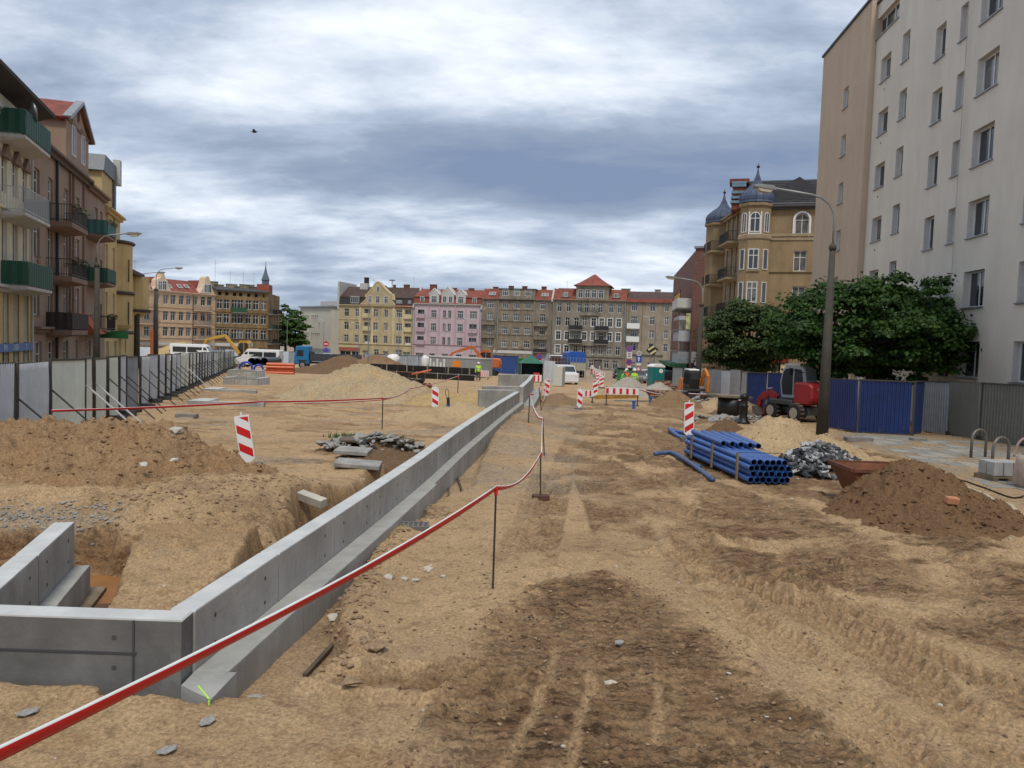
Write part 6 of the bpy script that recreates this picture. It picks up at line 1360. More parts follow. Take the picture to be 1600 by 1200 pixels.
def bag():
    x,y=11.4,16.3; r=thing('big_bag','torn pinkish white builders bag on the right edge','bulk bag',(x,y,gz(x,y))); m=mat('bag_fabric',(.48,.36,.30),.9,var=.25,vs=3); rnd=random.Random(3)
    b=MB(); n=20; pr=[(.38,0),(.47,.12),(.5,.4),(.47,.62),(.42,.72)]
    for i,(q,z) in enumerate(pr):
        for k in range(n):
            a=2*math.pi*k/n; w=q*(1+.05*math.sin(a*3+z*7)+rnd.uniform(-.02,.02)); sq=1/max(abs(math.cos(a)),abs(math.sin(a)))**.6; b.v.append((w*math.cos(a)*sq,w*math.sin(a)*sq,z))
    for i in range(len(pr)-1):
        for k in range(n): b.f.append((i*n+k,i*n+(k+1)%n,(i+1)*n+(k+1)%n,(i+1)*n+k)); b.m.append(0)
    b.f.append(tuple((len(pr)-1)*n+k for k in range(n))); b.m.append(0); b.build('sack',m,r,True); b=MB()
    for sx,sy in((-1,-1),(1,-1),(1,1),(-1,1)): b.tube(spline([(sx*.4,sy*.4,.65),(sx*.34,sy*.36,.95),(sx*.22,sy*.3,1.05),(sx*.15,sy*.4,.68)],5),.025,5)
    for k in range(12): a=k/12*6.28; b.add([(.42*math.cos(a),.42*math.sin(a),.68),(.42*math.cos(a+.5),.42*math.sin(a+.5),.68),(.36*math.cos(a+.25),.36*math.sin(a+.25),.95+.1*(k%3))],[(0,1,2)])
    b.build('lifting_loops',m,r,True)
bag()
r=thing('block_pallet','pale concrete blocks on a low pallet beside the white bag','concrete blocks',(11.2,17.5,gz(0,17.5)),.1)
for k in range(3):
    for j in range(2): MB().box(-.3+.24*k,-.08+.24*k,-.25+.27*j,-.0+.27*j,.14,.46).build('block',mat('pale_block',(.36,.36,.35),.9,var=.15),r,bevel=.01)
MB().box(-.34,.5,-.3,.34,.09,.13).build('pallet_deck',PLY,r); 
for k in range(3): MB().box(-.34+.36*k,-.22+.36*k,-.3,.34,0,.09).build('pallet_foot',PLY,r)
def strip(name,lab,uvs,w,h,m,kind=None,cat=None):
    P=[G(*q) for q in uvs]; P=spline(P,6); b=MB()
    for a,c in zip(P[:-1],P[1:]): b.bar((a[0],a[1],T(*a)+h/2),(c[0],c[1],T(*c)+h/2),w,h)
    return tag(b.build(name,m),lab,cat,kind=kind)
strip('edging_strip','pale curved plastic edging strip between lamp post and pavement',[(1288,688),(1310,696),(1345,700)],.12,.06,STL,cat='edging')
strip('edging_strip','long pale edging strip beside the brown soil pile',[(1502,762),(1530,772),(1565,788),(1600,808)],.07,.05,mat('weathered_lath',(.40,.34,.25),.9,var=.15),cat='edging')
strip('hose','thin black hose lying across the grey pavement',[(1480,745),(1530,762),(1580,780),(1600,778)],.025,.03,mat('black_rubber',(.012,.012,.012),.6),cat='hose')
# pavement slabs visible through the sand
def pave():
    rnd=random.Random(9); me=[MB().box(-.24,.24,-.24,.24,-.03,.0).mesh('paving_slab',m) for m in(mat('pavement_slab',(.25,.235,.21),.9,var=.2,vs=3),mat('pavement_slab_light',(.33,.31,.27),.9,var=.2,vs=3))]
    r=thing('pavement','sandy grey slab pavement along the right edge','pavement',(10.2,11.5,0)); r['kind']='structure'
    n=0
    for j in range(34):
        for i in range(9):
            y=11.5+j*.5; x0=9.75+(y-11.5)*.17; x=x0+i*.5
            if n>290 or fbm(np.array([x]),np.array([y]),.8,3,151)[0]>.02 : continue
            n+=1; o=link('paving_slab',me[rnd.random()<.35],r,(x-10.2,y-11.5,-.02*y+.022+rnd.uniform(0,.012))); o.rotation_euler=(rnd.uniform(-.01,.01)-.02,rnd.uniform(-.01,.01),-.17+rnd.uniform(-.02,.02))
    del r['category'];del r['label']
pave()
# ------------------------------------------------------------------ FENCES
def corr(w,h,m,frame,pitch=.13,amp=.02,dirn='v'):
    b=MB(); n=int(w/pitch)*4; A=[]
    for i in range(n+1):
        t=i%4; A.append((w*i/n,amp if t in(0,3) else -amp))
    for (x0,y0),(x1,y1) in zip(A[:-1],A[1:]): b.quad((x0,y0,.05),(x1,y1,.05),(x1,y1,h),(x0,y0,h))
    return b.mesh('panel',[m])
def flat(w,h,m): return MB().box(0,w,-.01,.01,.05,h).mesh('panel',[m])
ZN=mat('galvanised_sheet',(.60,.65,.69),.5,metal=.0,var=.1,vs=1.5,streak=.3); ZN2=mat('greenish_sheet',(.72,.77,.70),.55,metal=.0,var=.08,vs=1.3,streak=.3); ZN3=mat('blue_grey_sheet',(.33,.37,.41),.5,metal=.0,var=.15,streak=.4)
POST=mat('dark_fence_post',(.055,.05,.042),.7,var=.2); BRACE=mat('dark_brace',(.045,.043,.04),.6,var=.2); BRW=mat('pale_brace',(.52,.53,.53),.5)
BLU=mat('blue_trapezoid_sheet',(.012,.034,.15),.5,var=.2,vs=1.2,streak=.6,dirt=((.10,.085,.07),2,.62,.35)); GRYS=mat('grey_green_sheet',(.15,.15,.125),.6,var=.1,streak=.3); GRYL=mat('pale_sheet',(.34,.36,.375),.6,var=.1,streak=.3)
def fence(lab,pts,mats,pw=2.0,h=2.0,kind='corr',brace=1,side=-1,jit=.03,pale=(),seed=1,caps=True,blocks=True):
    rnd=random.Random(seed); r=thing('site_fence',lab,'fence',(pts[0][0],pts[0][1],gz(*pts[0]))); o=Vector((pts[0][0],pts[0][1])); k=0
    L=[0]
    for a,b in zip(pts[:-1],pts[1:]): L.append(L[-1]+math.dist(a,b))
    s=0;S_=[]
    while s<L[-1]-.3: S_.append(s); s+=pw*rnd.uniform(.94,1.03) if pw>0 else 2
    S_.append(L[-1]); cache={}
    for i,(s0,s1) in enumerate(zip(S_[:-1],S_[1:])):
        p=Vector((np.interp(s0,L,[q[0] for q in pts]),np.interp(s0,L,[q[1] for q in pts])));q=Vector((np.interp(s1,L,[q[0] for q in pts]),np.interp(s1,L,[q[1] for q in pts]))); j=Vector((rnd.uniform(-jit,jit),rnd.uniform(-jit,jit)));p=p+j
        d=q-p; w=d.length; a=math.atan2(d.y,d.x); m=mats[i%len(mats)]; kk=(round(w,1),m.name)
        if kk not in cache: cache[kk]=corr(w-.06,h,m,None) if kind=='corr' else (flat(w-.06,h,m))
        z=gz(p.x,p.y)-gz(*pts[0])+rnd.uniform(-.04,.04); n=Vector((-d.y,d.x)).normalized()*side
        e=link('panel',cache[kk],r,(p.x-o.x,p.y-o.y,z)); e.rotation_euler=(rnd.uniform(-.02,.02),math.atan2(.02*d.y,w)*1.0+rnd.uniform(-.012,.012),a)
        pm=MB().box(-.035,.035,-.04,.04,0,h+.03); 
        if 'post' not in cache: cache['post']=pm.mesh('post',POST); cache['rail']={}
        e=link('post',cache['post'],r,(p.x-o.x+n.x*.03,p.y-o.y+n.y*.03,z)); e.rotation_euler=(0,rnd.uniform(-.03,.03),a)
        if caps:
            b=MB().bar((0,0,h+.0),(w,0,h+.0-.02*d.y),.06,.05); e=link('top_rail',b.mesh('top_rail',POST),r,(p.x-o.x,p.y-o.y,z)); e.rotation_euler=(0,0,a)
        if brace:
            bm_=BRW if i in pale else BRACE
            b=MB().tube([(n.x*.06,n.y*.06,h*.66),(n.x*1.35+d.x*.1,n.y*1.35+d.y*.1,.03)],.022 if i not in pale else .03,6); link('brace',b.mesh('brace',bm_),r,(p.x-o.x,p.y-o.y,z))
            if blocks: b=MB().obox((n.x*.25,n.y*.25,.08),(.6,.25,.16),(0,0,a+1.4)); link('foot_block',b.mesh('foot_block',mat('dark_foot_block',(.05,.048,.045),.9,var=.3)),r,(p.x-o.x,p.y-o.y,z))
    return r
def fl(y): return (-5.2-.31*y,y)
fence('long grey sheet metal fence with slanting braces along the left side',[(-5.2-.31*11.2-.1,11.2),fl(17.3),(-10.9,19.6),(-12.3,22.6),(-13.0,25.2),(-14.15,28.2),(-14.6,30.0),fl(35),fl(60),fl(85),fl(100)],[ZN,ZN,ZN,ZN2,ZN2,ZN2,ZN2,ZN,ZN3,ZN,ZN,ZN],2.2,2.0,'corr',1,-1,.05,(4,5,16),5)
def uvp(*q): return [ (lambda p:(p.x,p.y))(D(u,560,y)) for u,y in q]
fence('blue trapezoid sheet fence behind the lamp post on the right',uvp((1297,31.0),(1342,29.2),(1443,28.6),(1446,30.5)),[BLU],1.9,2.02,'corr',0,1,.0,(),6)
fence('grey and khaki sheet fence in front of the pale apartment block',uvp((1437,31.6),(1474,30.4),(1523,28.3),(1590,26.4),(1680,24)),[mat('silver_sheet',(.27,.29,.31),.5,metal=.2,var=.1,streak=.3),GRYS,GRYS,mat('khaki_sheet',(.205,.20,.165),.6,var=.1,streak=.3),GRYL],2.0,2.08,'corr',1,1,.0,(0,1,2,3,4),7)
fence('blue sheet fence left of the red excavator',uvp((1170,45.5),(1236,44.0)),[BLU],1.25,2.05,'corr',0,1,.0,(),8)
fence('pale grey flat fence behind the worker and the orange excavator',uvp((1052,62),(1105,56),(1131,52),(1172,47)),[GRYL,GRYL,ZN],2.0,2.1,'flat',1,1,.02,(0,1,2,3,4,5),9)
fence('grey sheet fence in front of the pink house',uvp((570,118),(655,112),(700,110)),[ZN3],2.2,2.2,'flat',0,1,.0,(),10,blocks=False)
fence('blue hoarding across the street below the grey-brown house',uvp((762,112),(811,110)),[mat('blue_hoarding',(.02,.06,.22),.55,var=.1)],2.3,2.6,'flat',0,1,0,(),11,caps=True,blocks=False)
fence('grey fence far behind the white vans on the left',uvp((190,126),(330,128),(470,140),(520,145)),[ZN3,ZN],2.4,2.1,'flat',0,1,0,(),12,blocks=False)
# slats and blocks at the fence foot
for lab,(u,v),(w,d,h),a in (('pale concrete plank on the ground, nearest to the fence braces',(292,653),(.7,.3,.12),.05),('grey concrete kerb block under the blue fence',(1341,690),(.9,.3,.14),.05),('small grey block under the blue fence corner',(1434,690),(.5,.3,.12),.1)):
    x,y=G(u,v); tag(MB().obox((x,y,T(x,y)+h/2),(w,d,h),(0,0,a)).build('concrete_block',mat('kerb_concrete',(.22,.21,.19),.9,var=.2),bevel=.01),lab,'concrete block')
# ------------------------------------------------------------------ LAMPS
POLE=mat('stained_concrete_pole',(.085,.075,.06),.9,var=.25,vs=1.5,streak=.5); TUBE=mat('galvanised_tube',(.27,.28,.28),.5,metal=.5)
def lamp(lab,x,y,hc,htop,reach,adir,lean=0,r0=.17,r1=.12,lit=True,group='street lamps'):
    """adir: direction the arm points (radians)"""
    r=thing('street_lamp',lab,'street lamp',(x,y,gz(x,y)),0,group); MB().tube([(0,0,-.3),(0,0,hc)],[r0,r1],10).lathe([(r1+.03,hc-.02),(r1+.03,hc+.1),(.06,hc+.2)],10).build('pole',POLE,r,True)
    c,s=math.cos(adir),math.sin(adir); P=[(0,0,hc)]; H=htop-hc
    P+=[(0,0,hc+H*.55)]+[(reach*.42*(1-math.cos(a))*c,reach*.42*(1-math.cos(a))*s,hc+H*.55+H*.42*math.sin(a)) for a in (.3,.7,1.1,1.5)]+[(reach*c,reach*s,htop+.08)]
    MB().tube(P,.038,8).build('arm',TUBE,r,True); 
    h=MB(); h.ext([(-.05,-.05),(.1,.07),(.65,.06),(.8,.0),(.75,-.06),(.05,-.09)],-.12,.12,'y'); o=h.build('lamp_head',mat('lamp_head_grey',(.24,.24,.23),.5,var=.1),r,bevel=.02); o.location=(reach*c,reach*s,htop+.08); o.rotation_euler=(0,-.06,adir); 
    g=MB().ext([(.12,-.09),(.66,-.07),(.55,-.16),(.22,-.17)],-.1,.1,'y').build('lens',mat('yellowed_lens',(.45,.40,.28),.3),o); return r
lamp('tall street lamp on a dark concrete pole in front of the blue fence, right',10.78,26.5,6.5,8.35,2.15,math.pi+.12,r0=.215,r1=.095)
lamp('street lamp in front of the dark brick house, right of centre',13.1,54.2,6.5,8.3,1.9,math.pi+.1,r0=.22,r1=.13)
lx=D(151,560,43); lamp('street lamp behind the left fence in front of the brown tenement',lx.x,43,6.7,8.5,1.6,.05,r0=.2,r1=.12)
lx=D(214,560,78); lamp('street lamp behind the left fence, the left one of two dark poles',lx.x,78,7.3,9.7,1.9,.1,r0=.3,r1=.2)
lx=D(243,560,81); lamp('street lamp behind the left fence, the right one of two dark poles',lx.x,81,8.2,10.5,1.9,.1,r0=.3,r1=.2)
for k,(u,v,y,h,re,ad) in enumerate(((622,470,150,9.5,2,math.pi),(736,490,158,9.5,2,math.pi),(505,505,170,9,2,math.pi),(1022,480,120,9.,2.5,math.pi),(575,500,88,8,.01,0),(448,505,175,9,2.,0),(560,500,160,8.,2,math.pi))):
    p=D(u,560,y)
    r=thing('lamp_post','thin grey lamp post standing before '+('the ochre house, with a bent arm','the pink house, with a bent arm','the pale office building','the beige-grey house with white balconies','the brown soil piles, without an arm','the far green trees','the ochre house gable side')[k],'lamp post',(p.x,y,gz(0,y)),0,'thin distant lamp posts')
    b=MB().tube([(0,0,0),(0,0,h)],[.09,.06],6); 
    if re>.1: b.tube([(0,0,h-.02),(math.cos(ad)*re*.4,0,h+.4),(math.cos(ad)*re,0,h+.5)],.05,6); b.obox((math.cos(ad)*re,0,h+.47),(.8,.25,.12))
    b.build('pole',TUBE,r)
# ------------------------------------------------------------------ SIGNS
def disc(r,n=20,y0=-.02,y1=0): return [(r*math.cos(2*math.pi*i/n),r*math.sin(2*math.pi*i/n)) for i in range(n)]
SB=mat('sign_blue',(.02,.08,.42),.4); SR=mat('sign_red',(.50,.02,.02),.4); SO=mat('sign_orange',(.75,.25,.02),.45); SYL=mat('sign_pale_yellow',(.62,.55,.28),.5); SK=mat('sign_black',(.02,.02,.02),.5); PUR=mat('faded_purple_sign',(.20,.08,.30),.5)
def signpost(lab,u,y,h,plates,r_=.035):
    p=D(u,560,y); r=thing('sign_post',lab,'road sign',(p.x,y,gz(p.x,y))); MB().tube([(0,0,0),(0,0,h)],r_,8).build('pole',TUBE,r)
    for nm,shape,z,s,m,extra in plates:
        b=MB(); 
        if shape=='disc': b.ext([(a,c+z) for a,c in disc(s)],-.07,-.045,'y')
        elif shape=='rect': b.box(-s[0]/2,s[0]/2,-.07,-.045,z-s[1]/2,z+s[1]/2)
        elif shape=='tri': b.ext([(-s,z-s*.6),(s,z-s*.6),(0,z+s*1.1)],-.07,-.045,'y')
        elif shape=='tridown': b.ext([(-s,z+s*.8),(s,z+s*.8),(0,z-s)],-.07,-.045,'y')
        elif shape=='diam': b.ext([(-s,z),(0,z+s),(s,z),(0,z-s)],-.07,-.045,'y')
        o=b.build(nm,m,r)
        for (sh,zz,ss_,mm) in extra:
            b=MB()
            if sh=='disc': b.ext([(a,c+z+zz) for a,c in disc(ss_)],-.078,-.072,'y')
            elif sh=='rect': b.box(-ss_[0]/2+(ss_[2] if len(ss_)>2 else 0),ss_[0]/2+(ss_[2] if len(ss_)>2 else 0),-.084,-.079,z+zz-ss_[1]/2,z+zz+ss_[1]/2)
            elif sh=='bar': b.bar((-ss_[0]*.7,-.085,z+zz+ss_[0]*.7),(ss_[0]*.7,-.085,z+zz-ss_[0]*.7),.01,ss_[1])
            elif sh=='up': b.ext([(-.06,z-.25),(.06,z-.25),(.06,z+.05),(.16,z+.05),(0,z+.28),(-.16,z+.05),(-.06,z+.05)],-.084,-.079,'y')
            elif sh=='tri': b.ext([(-ss_,z-ss_*.6+zz),(ss_,z-ss_*.6+zz),(0,z+ss_*1.1+zz)],-.078,-.072,'y')
            elif sh=='txt': text_mesh('sign_text',ss_[0],ss_[1],mm,r,(0,-.086,z+zz),ext=.002); continue
            b.build('sign_print',mm,r)
    return r
signpost('stacked road signs with a purple disc on top, centre right',983,88,4.2,[('disc_sign','disc',3.85,.38,PUR,[]),('text_plate','rect',3.15,(.62,.75),WHT,[('rect',.18,(.4,.06),SK),('rect',0,(.4,.06),SK),('rect',-.18,(.4,.06),SK)]),('disc_sign','disc',2.35,.34,SR,[('disc',0,.26,SB),('bar',0,(.28,.06),SR)]),('text_plate','rect',1.8,(.62,.4),SR,[('rect',0,(.5,.26),WHT)])])
signpost('stacked road signs with a blue arrow plate, beside the purple disc sign',998,86,3.5,[('disc_sign','disc',3.35,.28,WHT,[('disc',0,.22,mat('sign_grey_print',(.35,.3,.3),.5))]),('arrow_plate','rect',2.7,(.62,.72),SB,[('up',0,0,WHT)]),('text_plate','rect',2.12,(.5,.25),WHT,[]),('warning_triangle','tri',1.6,.34,SR,[('tri',0,.22,WHT)])])
signpost('orange inverted warning triangle under a slanted black and yellow board',1019,70,2.7,[('warning_board','tridown',1.95,.32,SO,[]),('base_board','rect',1.45,(.62,.22),SO,[])])
p=D(1019,547,70); r=thing('diversion_sign','slanted black board with two yellow bars above the orange triangle','road sign',(p.x,70,p.z)); b=MB().obox((0,0,0),(.85,.04,.75),(0,.55,0)).build('board',SK,r)
for k in(-1,1): MB().obox((k*-.11,-.03,k*.18),(.62,.02,.17),(0,-.6,0)).build('yellow_bar',SYL,r)
signpost('no-parking disc sign beside the green tent',842,80,2.9,[('disc_sign','disc',2.6,.33,SR,[('disc',0,.24,SB),('bar',0,(.24,.05),SR)]),('text_plate','rect',2.05,(.4,.3),WHT,[])])
signpost('small red disc sign in front of the pale office building',509,165,4.2,[('disc_sign','disc',3.9,.6,SR,[('rect',0,(.8,.2),WHT)]),('disc_sign','disc',2.5,.6,SB,[('bar',0,(.45,.1),SR)])])
# ------------------------------------------------------------------ BARRIERS
def barrier(lab,u0,u1,y,z0=.55,z1=.85,n=5,holes=False):
    A=D(u0,600,y);B=D(u1,600,y); w=B.x-A.x; r=thing('barrier_board',lab,'barrier',(A.x,y,gz(A.x,y)),0,'red and white barrier boards'); MB().box(0,w,-.02,.02,z0,z1).build('board',WHT,r)
    for k in range(n): s=w/n; MB().box(s*k+s*.05,s*k+s*.45,-.026,-.0205,z0+.03,z1-.05).build('red_block',REDT,r)
    for x in(.05,w-.05): b=MB().box(x-.03,x+.03,.02,.06,.08,z1+.05); b.box(x-.05,x+.05,-.3,.3,0,.08); b.build('foot',POST,r)
    return r
barrier('white board with red squares across the trench in front of the gravel heap',947,999,41.6,.62,1.0,5)
for k in range(5): barrier(('first','second','third','fourth','fifth')[k]+' red and white barrier in the far street left of the beacon row',922+k*3,932+k*3,130-k*9,.3,1.0,4)
barrier('red and white plastic barrier beside the black formwork wall',750,763,80,.3,.95,4); barrier('white barrier with red panels in front of the green tent',820,846,68,.35,.95,4); barrier('low white and red barrier right of the small middle beacon',908,928,43.5,.35,.75,3)
strip('trench_plank','yellow timber edging of the trench under the red and white board',[(930,624),(965,623),(1000,621)],.1,.25,mat('yellow_formply',(.45,.25,.05),.7,var=.25),cat='trench edging')
strip('trench_plank','grey pipe lying across two blue supports in the middle distance',[(960,627),(1000,628),(1048,627)],.08,.08,TUBE,cat='pipe')
for k,(u,v) in enumerate(((990,640),(1016,633))):
    x,y=G(u,v); tag(MB().box(-.07,.07,-.06,.06,-.1,.42).box(-.1,.1,-.08,.08,.36,.46).build('trestle',mat('blue_trestle',(.02,.10,.32),.5),None,loc=(x,y,T(x,y))),('nearer blue trestle under the grey pipe','farther blue trestle under the grey pipe')[k],'trestle')
# hand pump bollard, shaft, blue post
x,y=G(1161,662); r=thing('hydrant','black cast iron hydrant post in front of the black shaft','hydrant',(x,y,T(x,y))); MB().lathe([(.28,0),(.30,.06),(.22,.12),(.16,.3),(.17,.7),(.2,.74),(.15,.8),(.14,1.05),(.19,1.08),(.17,1.2),(.05,1.27)],14).build('body',mat('black_cast_iron',(.015,.015,.016),.45,metal=.3),r,True); MB().bar((.1,0,1.0),(.35,-.05,.95),.06).build('spout',IRON,r)
x,y=G(1146,652); y+=1.6; x+=.3; r=thing('well_shaft','black round shaft ring covered by a wide grey slab','shaft',(x,y,gz(x,y))); MB().lathe([(.62,0),(.62,.85),(.55,.86)],24).build('ring',mat('black_plastic_ring',(.012,.013,.015),.45),r,True); MB().obox((-.1,0,.92),(1.75,1.4,.1),(.0,.03,.2)).build('cover_slab',mat('muddy_slab',(.22,.18,.13),.9,var=.25),r)
x,y=G(700,653); r=thing('marker_post','short post with a blue lower half and a wire loop on top','post',(x,y,T(x,y))); MB().tube([(0,0,0),(0,0,.5)],.07,10).build('blue_sleeve',mat('blue_sleeve',(.02,.07,.33),.5),r); MB().tube([(0,0,.501),(-.02,0,.78)],.06,10).build('post_top',IRON,r); MB().tube(spline([(-.04,0,.75),(-.14,0,.95),(-.08,0,1.12),(.0,0,1.0),(0,0,.78)],4),.012,5).build('wire_loop',IRON,r)
# portable toilet, cabinet, tent, container
def toilet():
    p=D(1024,600,66); r=thing('portable_toilet','teal portable toilet with a white domed roof','portable toilet',(p.x,66,gz(0,66)),.25); t=mat('teal_plastic',(.01,.19,.19),.45,var=.12); MB().box(-.56,.56,-.55,.55,.05,2.0).build('cabin',t,r,bevel=.03)
    b=MB(); 
    for k in range(6): b.box(-.5+.17*k,-.44+.17*k,-.57,-.551,.2,1.9)
    b.build('door_ribs',mat('teal_plastic_dark',(.008,.13,.13),.45),r); MB().ext([(-.6,2.0),(.6,2.0),(.58,2.12),(.3,2.28),(-.3,2.28),(-.58,2.12)],-.6,.6,'y').build('roof',WHT,r,bevel=.03); MB().ext([(a+.2,c+1.7) for a,c in disc(.18)],-.59,-.572,'y').build('round_sticker',WHT,r); MB().box(-.6,.6,-.6,.6,0,.05).build('skid',IRON,r)
toilet()
p=D(871,600,70); r=thing('steel_cabinet','white steel cabinet standing left of the white van','cabinet',(p.x,68,gz(0,68)),-.35); MB().box(-.42,.42,-.45,.45,.05,1.75).build('cabinet_body',mat('cream_steel',(.56,.56,.50),.6,var=.06),r,bevel=.01); MB().box(.425,.43,-.4,.4,.1,1.7).build('side_door',mat('grey_steel_side',(.33,.34,.32),.6),r)
p=D(858,600,74); tag(MB().obox((p.x,74,gz(0,74)+1.1),(1.5,.06,2.2),(0,0,-.9)).build('grey_panel',ZN),'grey sheet panel leaning left of the white cabinet','panel')
r=thing('mesh_fence','wire mesh fence panel with blue netting left of the dark lorry','mesh fence',(D(862,560,86).x,86,gz(0,86))); b=MB()
for k in range(12): b.bar((k*.35,0,0),(k*.35,0,2.6),.04)
for k in range(6): b.bar((0,0,.2+k*.48),(3.9,0,.2+k*.48),.035)
b.build('wire_mesh',TUBE,r); MB().box(1.2,2.1,.06,.09,1.1,2.3).build('netting',mat('navy_net',(.04,.06,.14),.8),r)
def tent():
    p=D(829,585,78); r=thing('work_tent','green peaked work tent with a dark open front','tent',(p.x,78,gz(0,78)),.1); g=mat('green_tarp',(.015,.13,.08),.6,var=.2); b=MB()
    b.add([(-1.15,-1.15,1.9),(1.15,-1.15,1.9),(1.15,1.15,1.9),(-1.15,1.15,1.9),(0,0,2.75)],[(0,1,4),(1,2,4),(2,3,4),(3,0,4),(3,2,1,0)]); b.build('canopy',g,r); b=MB(); b.box(-1.12,1.12,1.05,1.1,0,1.9); b.box(-1.12,-1.08,-1.1,1.05,0,1.9); b.box(1.08,1.12,-1.1,1.05,0,1.9); b.build('side_walls',mat('navy_tarp',(.01,.04,.06),.7),r); b=MB()
    for sx in(-1.1,1.1): b.tube([(sx,-1.14,0),(sx,-1.14,1.9)],.03,6)
    b.build('poles',TUBE,r)
tent()
p=D(817,585,88); tag(MB().box(-.6,1.2,-1.2,1.2,0,2.3).box(-.63,1.23,-1.23,1.23,2.3,2.36).build('green_container',mat('green_container_paint',(.02,.14,.025),.55,var=.15),None,loc=(p.x,88,gz(0,88))),'bright green container partly hidden behind the green tent','container')
p=D(838,600,76); tag(MB().box(-.3,.3,-.2,.2,.0,.35).build('red_box',mat('red_crate',(.5,.04,.03),.5),None,loc=(p.x,76.6,gz(0,76)+.6)),'small red box inside the green tent','box')
def container():
    a=D(670,560,90);b_=D(752,560,86); r=thing('site_container','long grey site container with an orange sign','container',(a.x,90,gz(0,90)),math.atan2(-4,b_.x-a.x)); L=(b_.x-a.x)/math.cos(r.rotation_euler.z); m=mat('grey_container_paint',(.30,.31,.31),.6,var=.08,streak=.2)
    MB().box(0,L,0,2.3,.2,2.15).build('container_body',m,r); MB().box(-.05,L+.05,-.05,2.35,2.15,2.27).build('roof',LGREY,r); MB().box(L*.47,L*.62,-.03,-.003,1.15,1.85).build('orange_sign',SO,r); 
    for k in range(5): MB().box(L*.02+k*.5,L*.02+k*.5+.25,-.03,-.003,.6,2.0-(k%2)*.4).build('white_panel',WHT,r)
container()
def formwork():
    a=D(566,575,78);b_=D(752,575,74); r=thing('formwork_wall','long low black formwork wall in front of the grey container','black formwork',(a.x,78,gz(0,78)),math.atan2(-4,b_.x-a.x)); L=(b_.x-a.x); m=mat('black_sheeting',(.012,.012,.013),.5,var=.3,vs=2)
    for k in range(7): MB().box(L*k/7,L*(k+1)/7-.04,0,.06,-.2,.62).build('lower_board',m,r); MB().box(L*k/7+.2 if k else 0,L*(k+1)/7+.15,.5,.56,.66,1.3).build('upper_board',m,r)
    for k in range(11): x=L*(k+.5)/11; MB().box(x-.05,x+.05,-.06,-.0,.1 if k%2 else .7,.75 if k%2 else 1.45).build('timber_post',mat('grey_timber',(.25,.23,.19),.9),r)
formwork()
tag(MB().tube([D(643,585,72),D(674,578,72)],.09,10).build('plastic_pipe',[mat('orange_pvc',(.62,.14,.05),.4,var=.1)],None,True),'single orange pipe sloping in front of the black formwork','pipe')
# orange pipe stack and big black pipes
OP=mat('orange_pvc',(.62,.14,.05),.4,var=.1); OPI=mat('orange_pipe_inside',(.12,.02,.01),.8)
def ostack(lab,u,y,L,r,rows,nx,rz):
    p=D(u,580,y); t=thing('pipe_stack',lab,'orange pipes',(p.x,y,gz(0,y)),rz); me=pipe_mesh(L,r,OP,OPI,'pipe',12)
    for j in range(rows):
        for i in range(nx): o=link('pipe',me,t,(i*2.05*r+(r if j%2 else 0),0,r+j*2.0*r))
    MB().box(-.05,nx*2.05*r+.05,.3,.4,0,.02+rows*2*r).build('batten',STRAP,t) if False else None
ostack('stack of orange pipes beside the blue truck',459,75.5,2.6,.135,4,4,math.pi*.56); ostack('low stack of orange pipes in front of the pink house',652,88,4,.12,3,3,math.pi*.5)
BK=mat('black_pipe_gloss',(.015,.015,.017),.4)
for k,(u,v) in enumerate(((393,565),(402,566),(413,565))):
    p=D(u,v,84); b=MB(); b.tube([(0,0,0),(0,5,0)],.42,16,0,cap=False); b.tube([(0,.0,0),(0,5,0)],.37,16,1,cap=False); b.tube([(0,2,0),(0,2.01,0)],.37,16,1); tag(b.build('large_pipe',[BK,mat('pipe_bore',(.03,.025,.02),.9)],None,True,(p.x,84,p.z)),('leftmost','middle','rightmost')[k]+' of three large black pipes in front of the white van','pipe')
for k,(u,y) in enumerate(((384,70),(404,74))):
    p=D(u,577,y); r=thing('pipe_coil','coil of blue pipe beside the concrete chambers'+(', the larger front one',', the smaller one behind')[k],'pipe coil',(p.x,y,gz(0,y)),.3)
    for q in range(4): MB().tube([(math.cos(a)*(.55-k*.15),-.3+q*.18,.62-k*.15+math.sin(a)*(.55-k*.15)) for a in [i*math.pi/10 for i in range(21)]],.085,8,cap=False).build('pipe_turn',mat('royal_blue_pipe',(.01,.04,.38),.4),r,True)
# precast trays (left)
def tray(lab,ua,ub,v0,v1,vb):
    """open concrete chamber seen as a long front face"""
    A=G(ua,vb);B=G(ub,vb); y=(A[1]+B[1])/2; w=B[0]-A[0]; h=(vb-v0)*y/1202; r=thing('concrete_trough',lab,'concrete trough',(A[0],y,gz(A[0],y))); n=3
    for k in range(n): MB().box(w*k/n+.01,w*(k+1)/n-.01,0,.2,-.4,h-.08).build('front_panel',CW,r)
    MB().box(0,w,0,.21,h-.08,h).build('top_edge',mat('trough_edge',(.22,.225,.22),.85),r); MB().box(0,w,2.2,2.4,-.4,h).build('back_panel',CW,r)
    for x in(0,w-.2): MB().box(x-.02,x+.22,.22,2.3,-.4,h+.02).build('end_wall',[CWL],r)
tray('farther grey concrete trough left of the orange pipes',345,409,579,583,590); tray('nearer grey concrete trough left of the orange pipes',338,412,591,594,602)
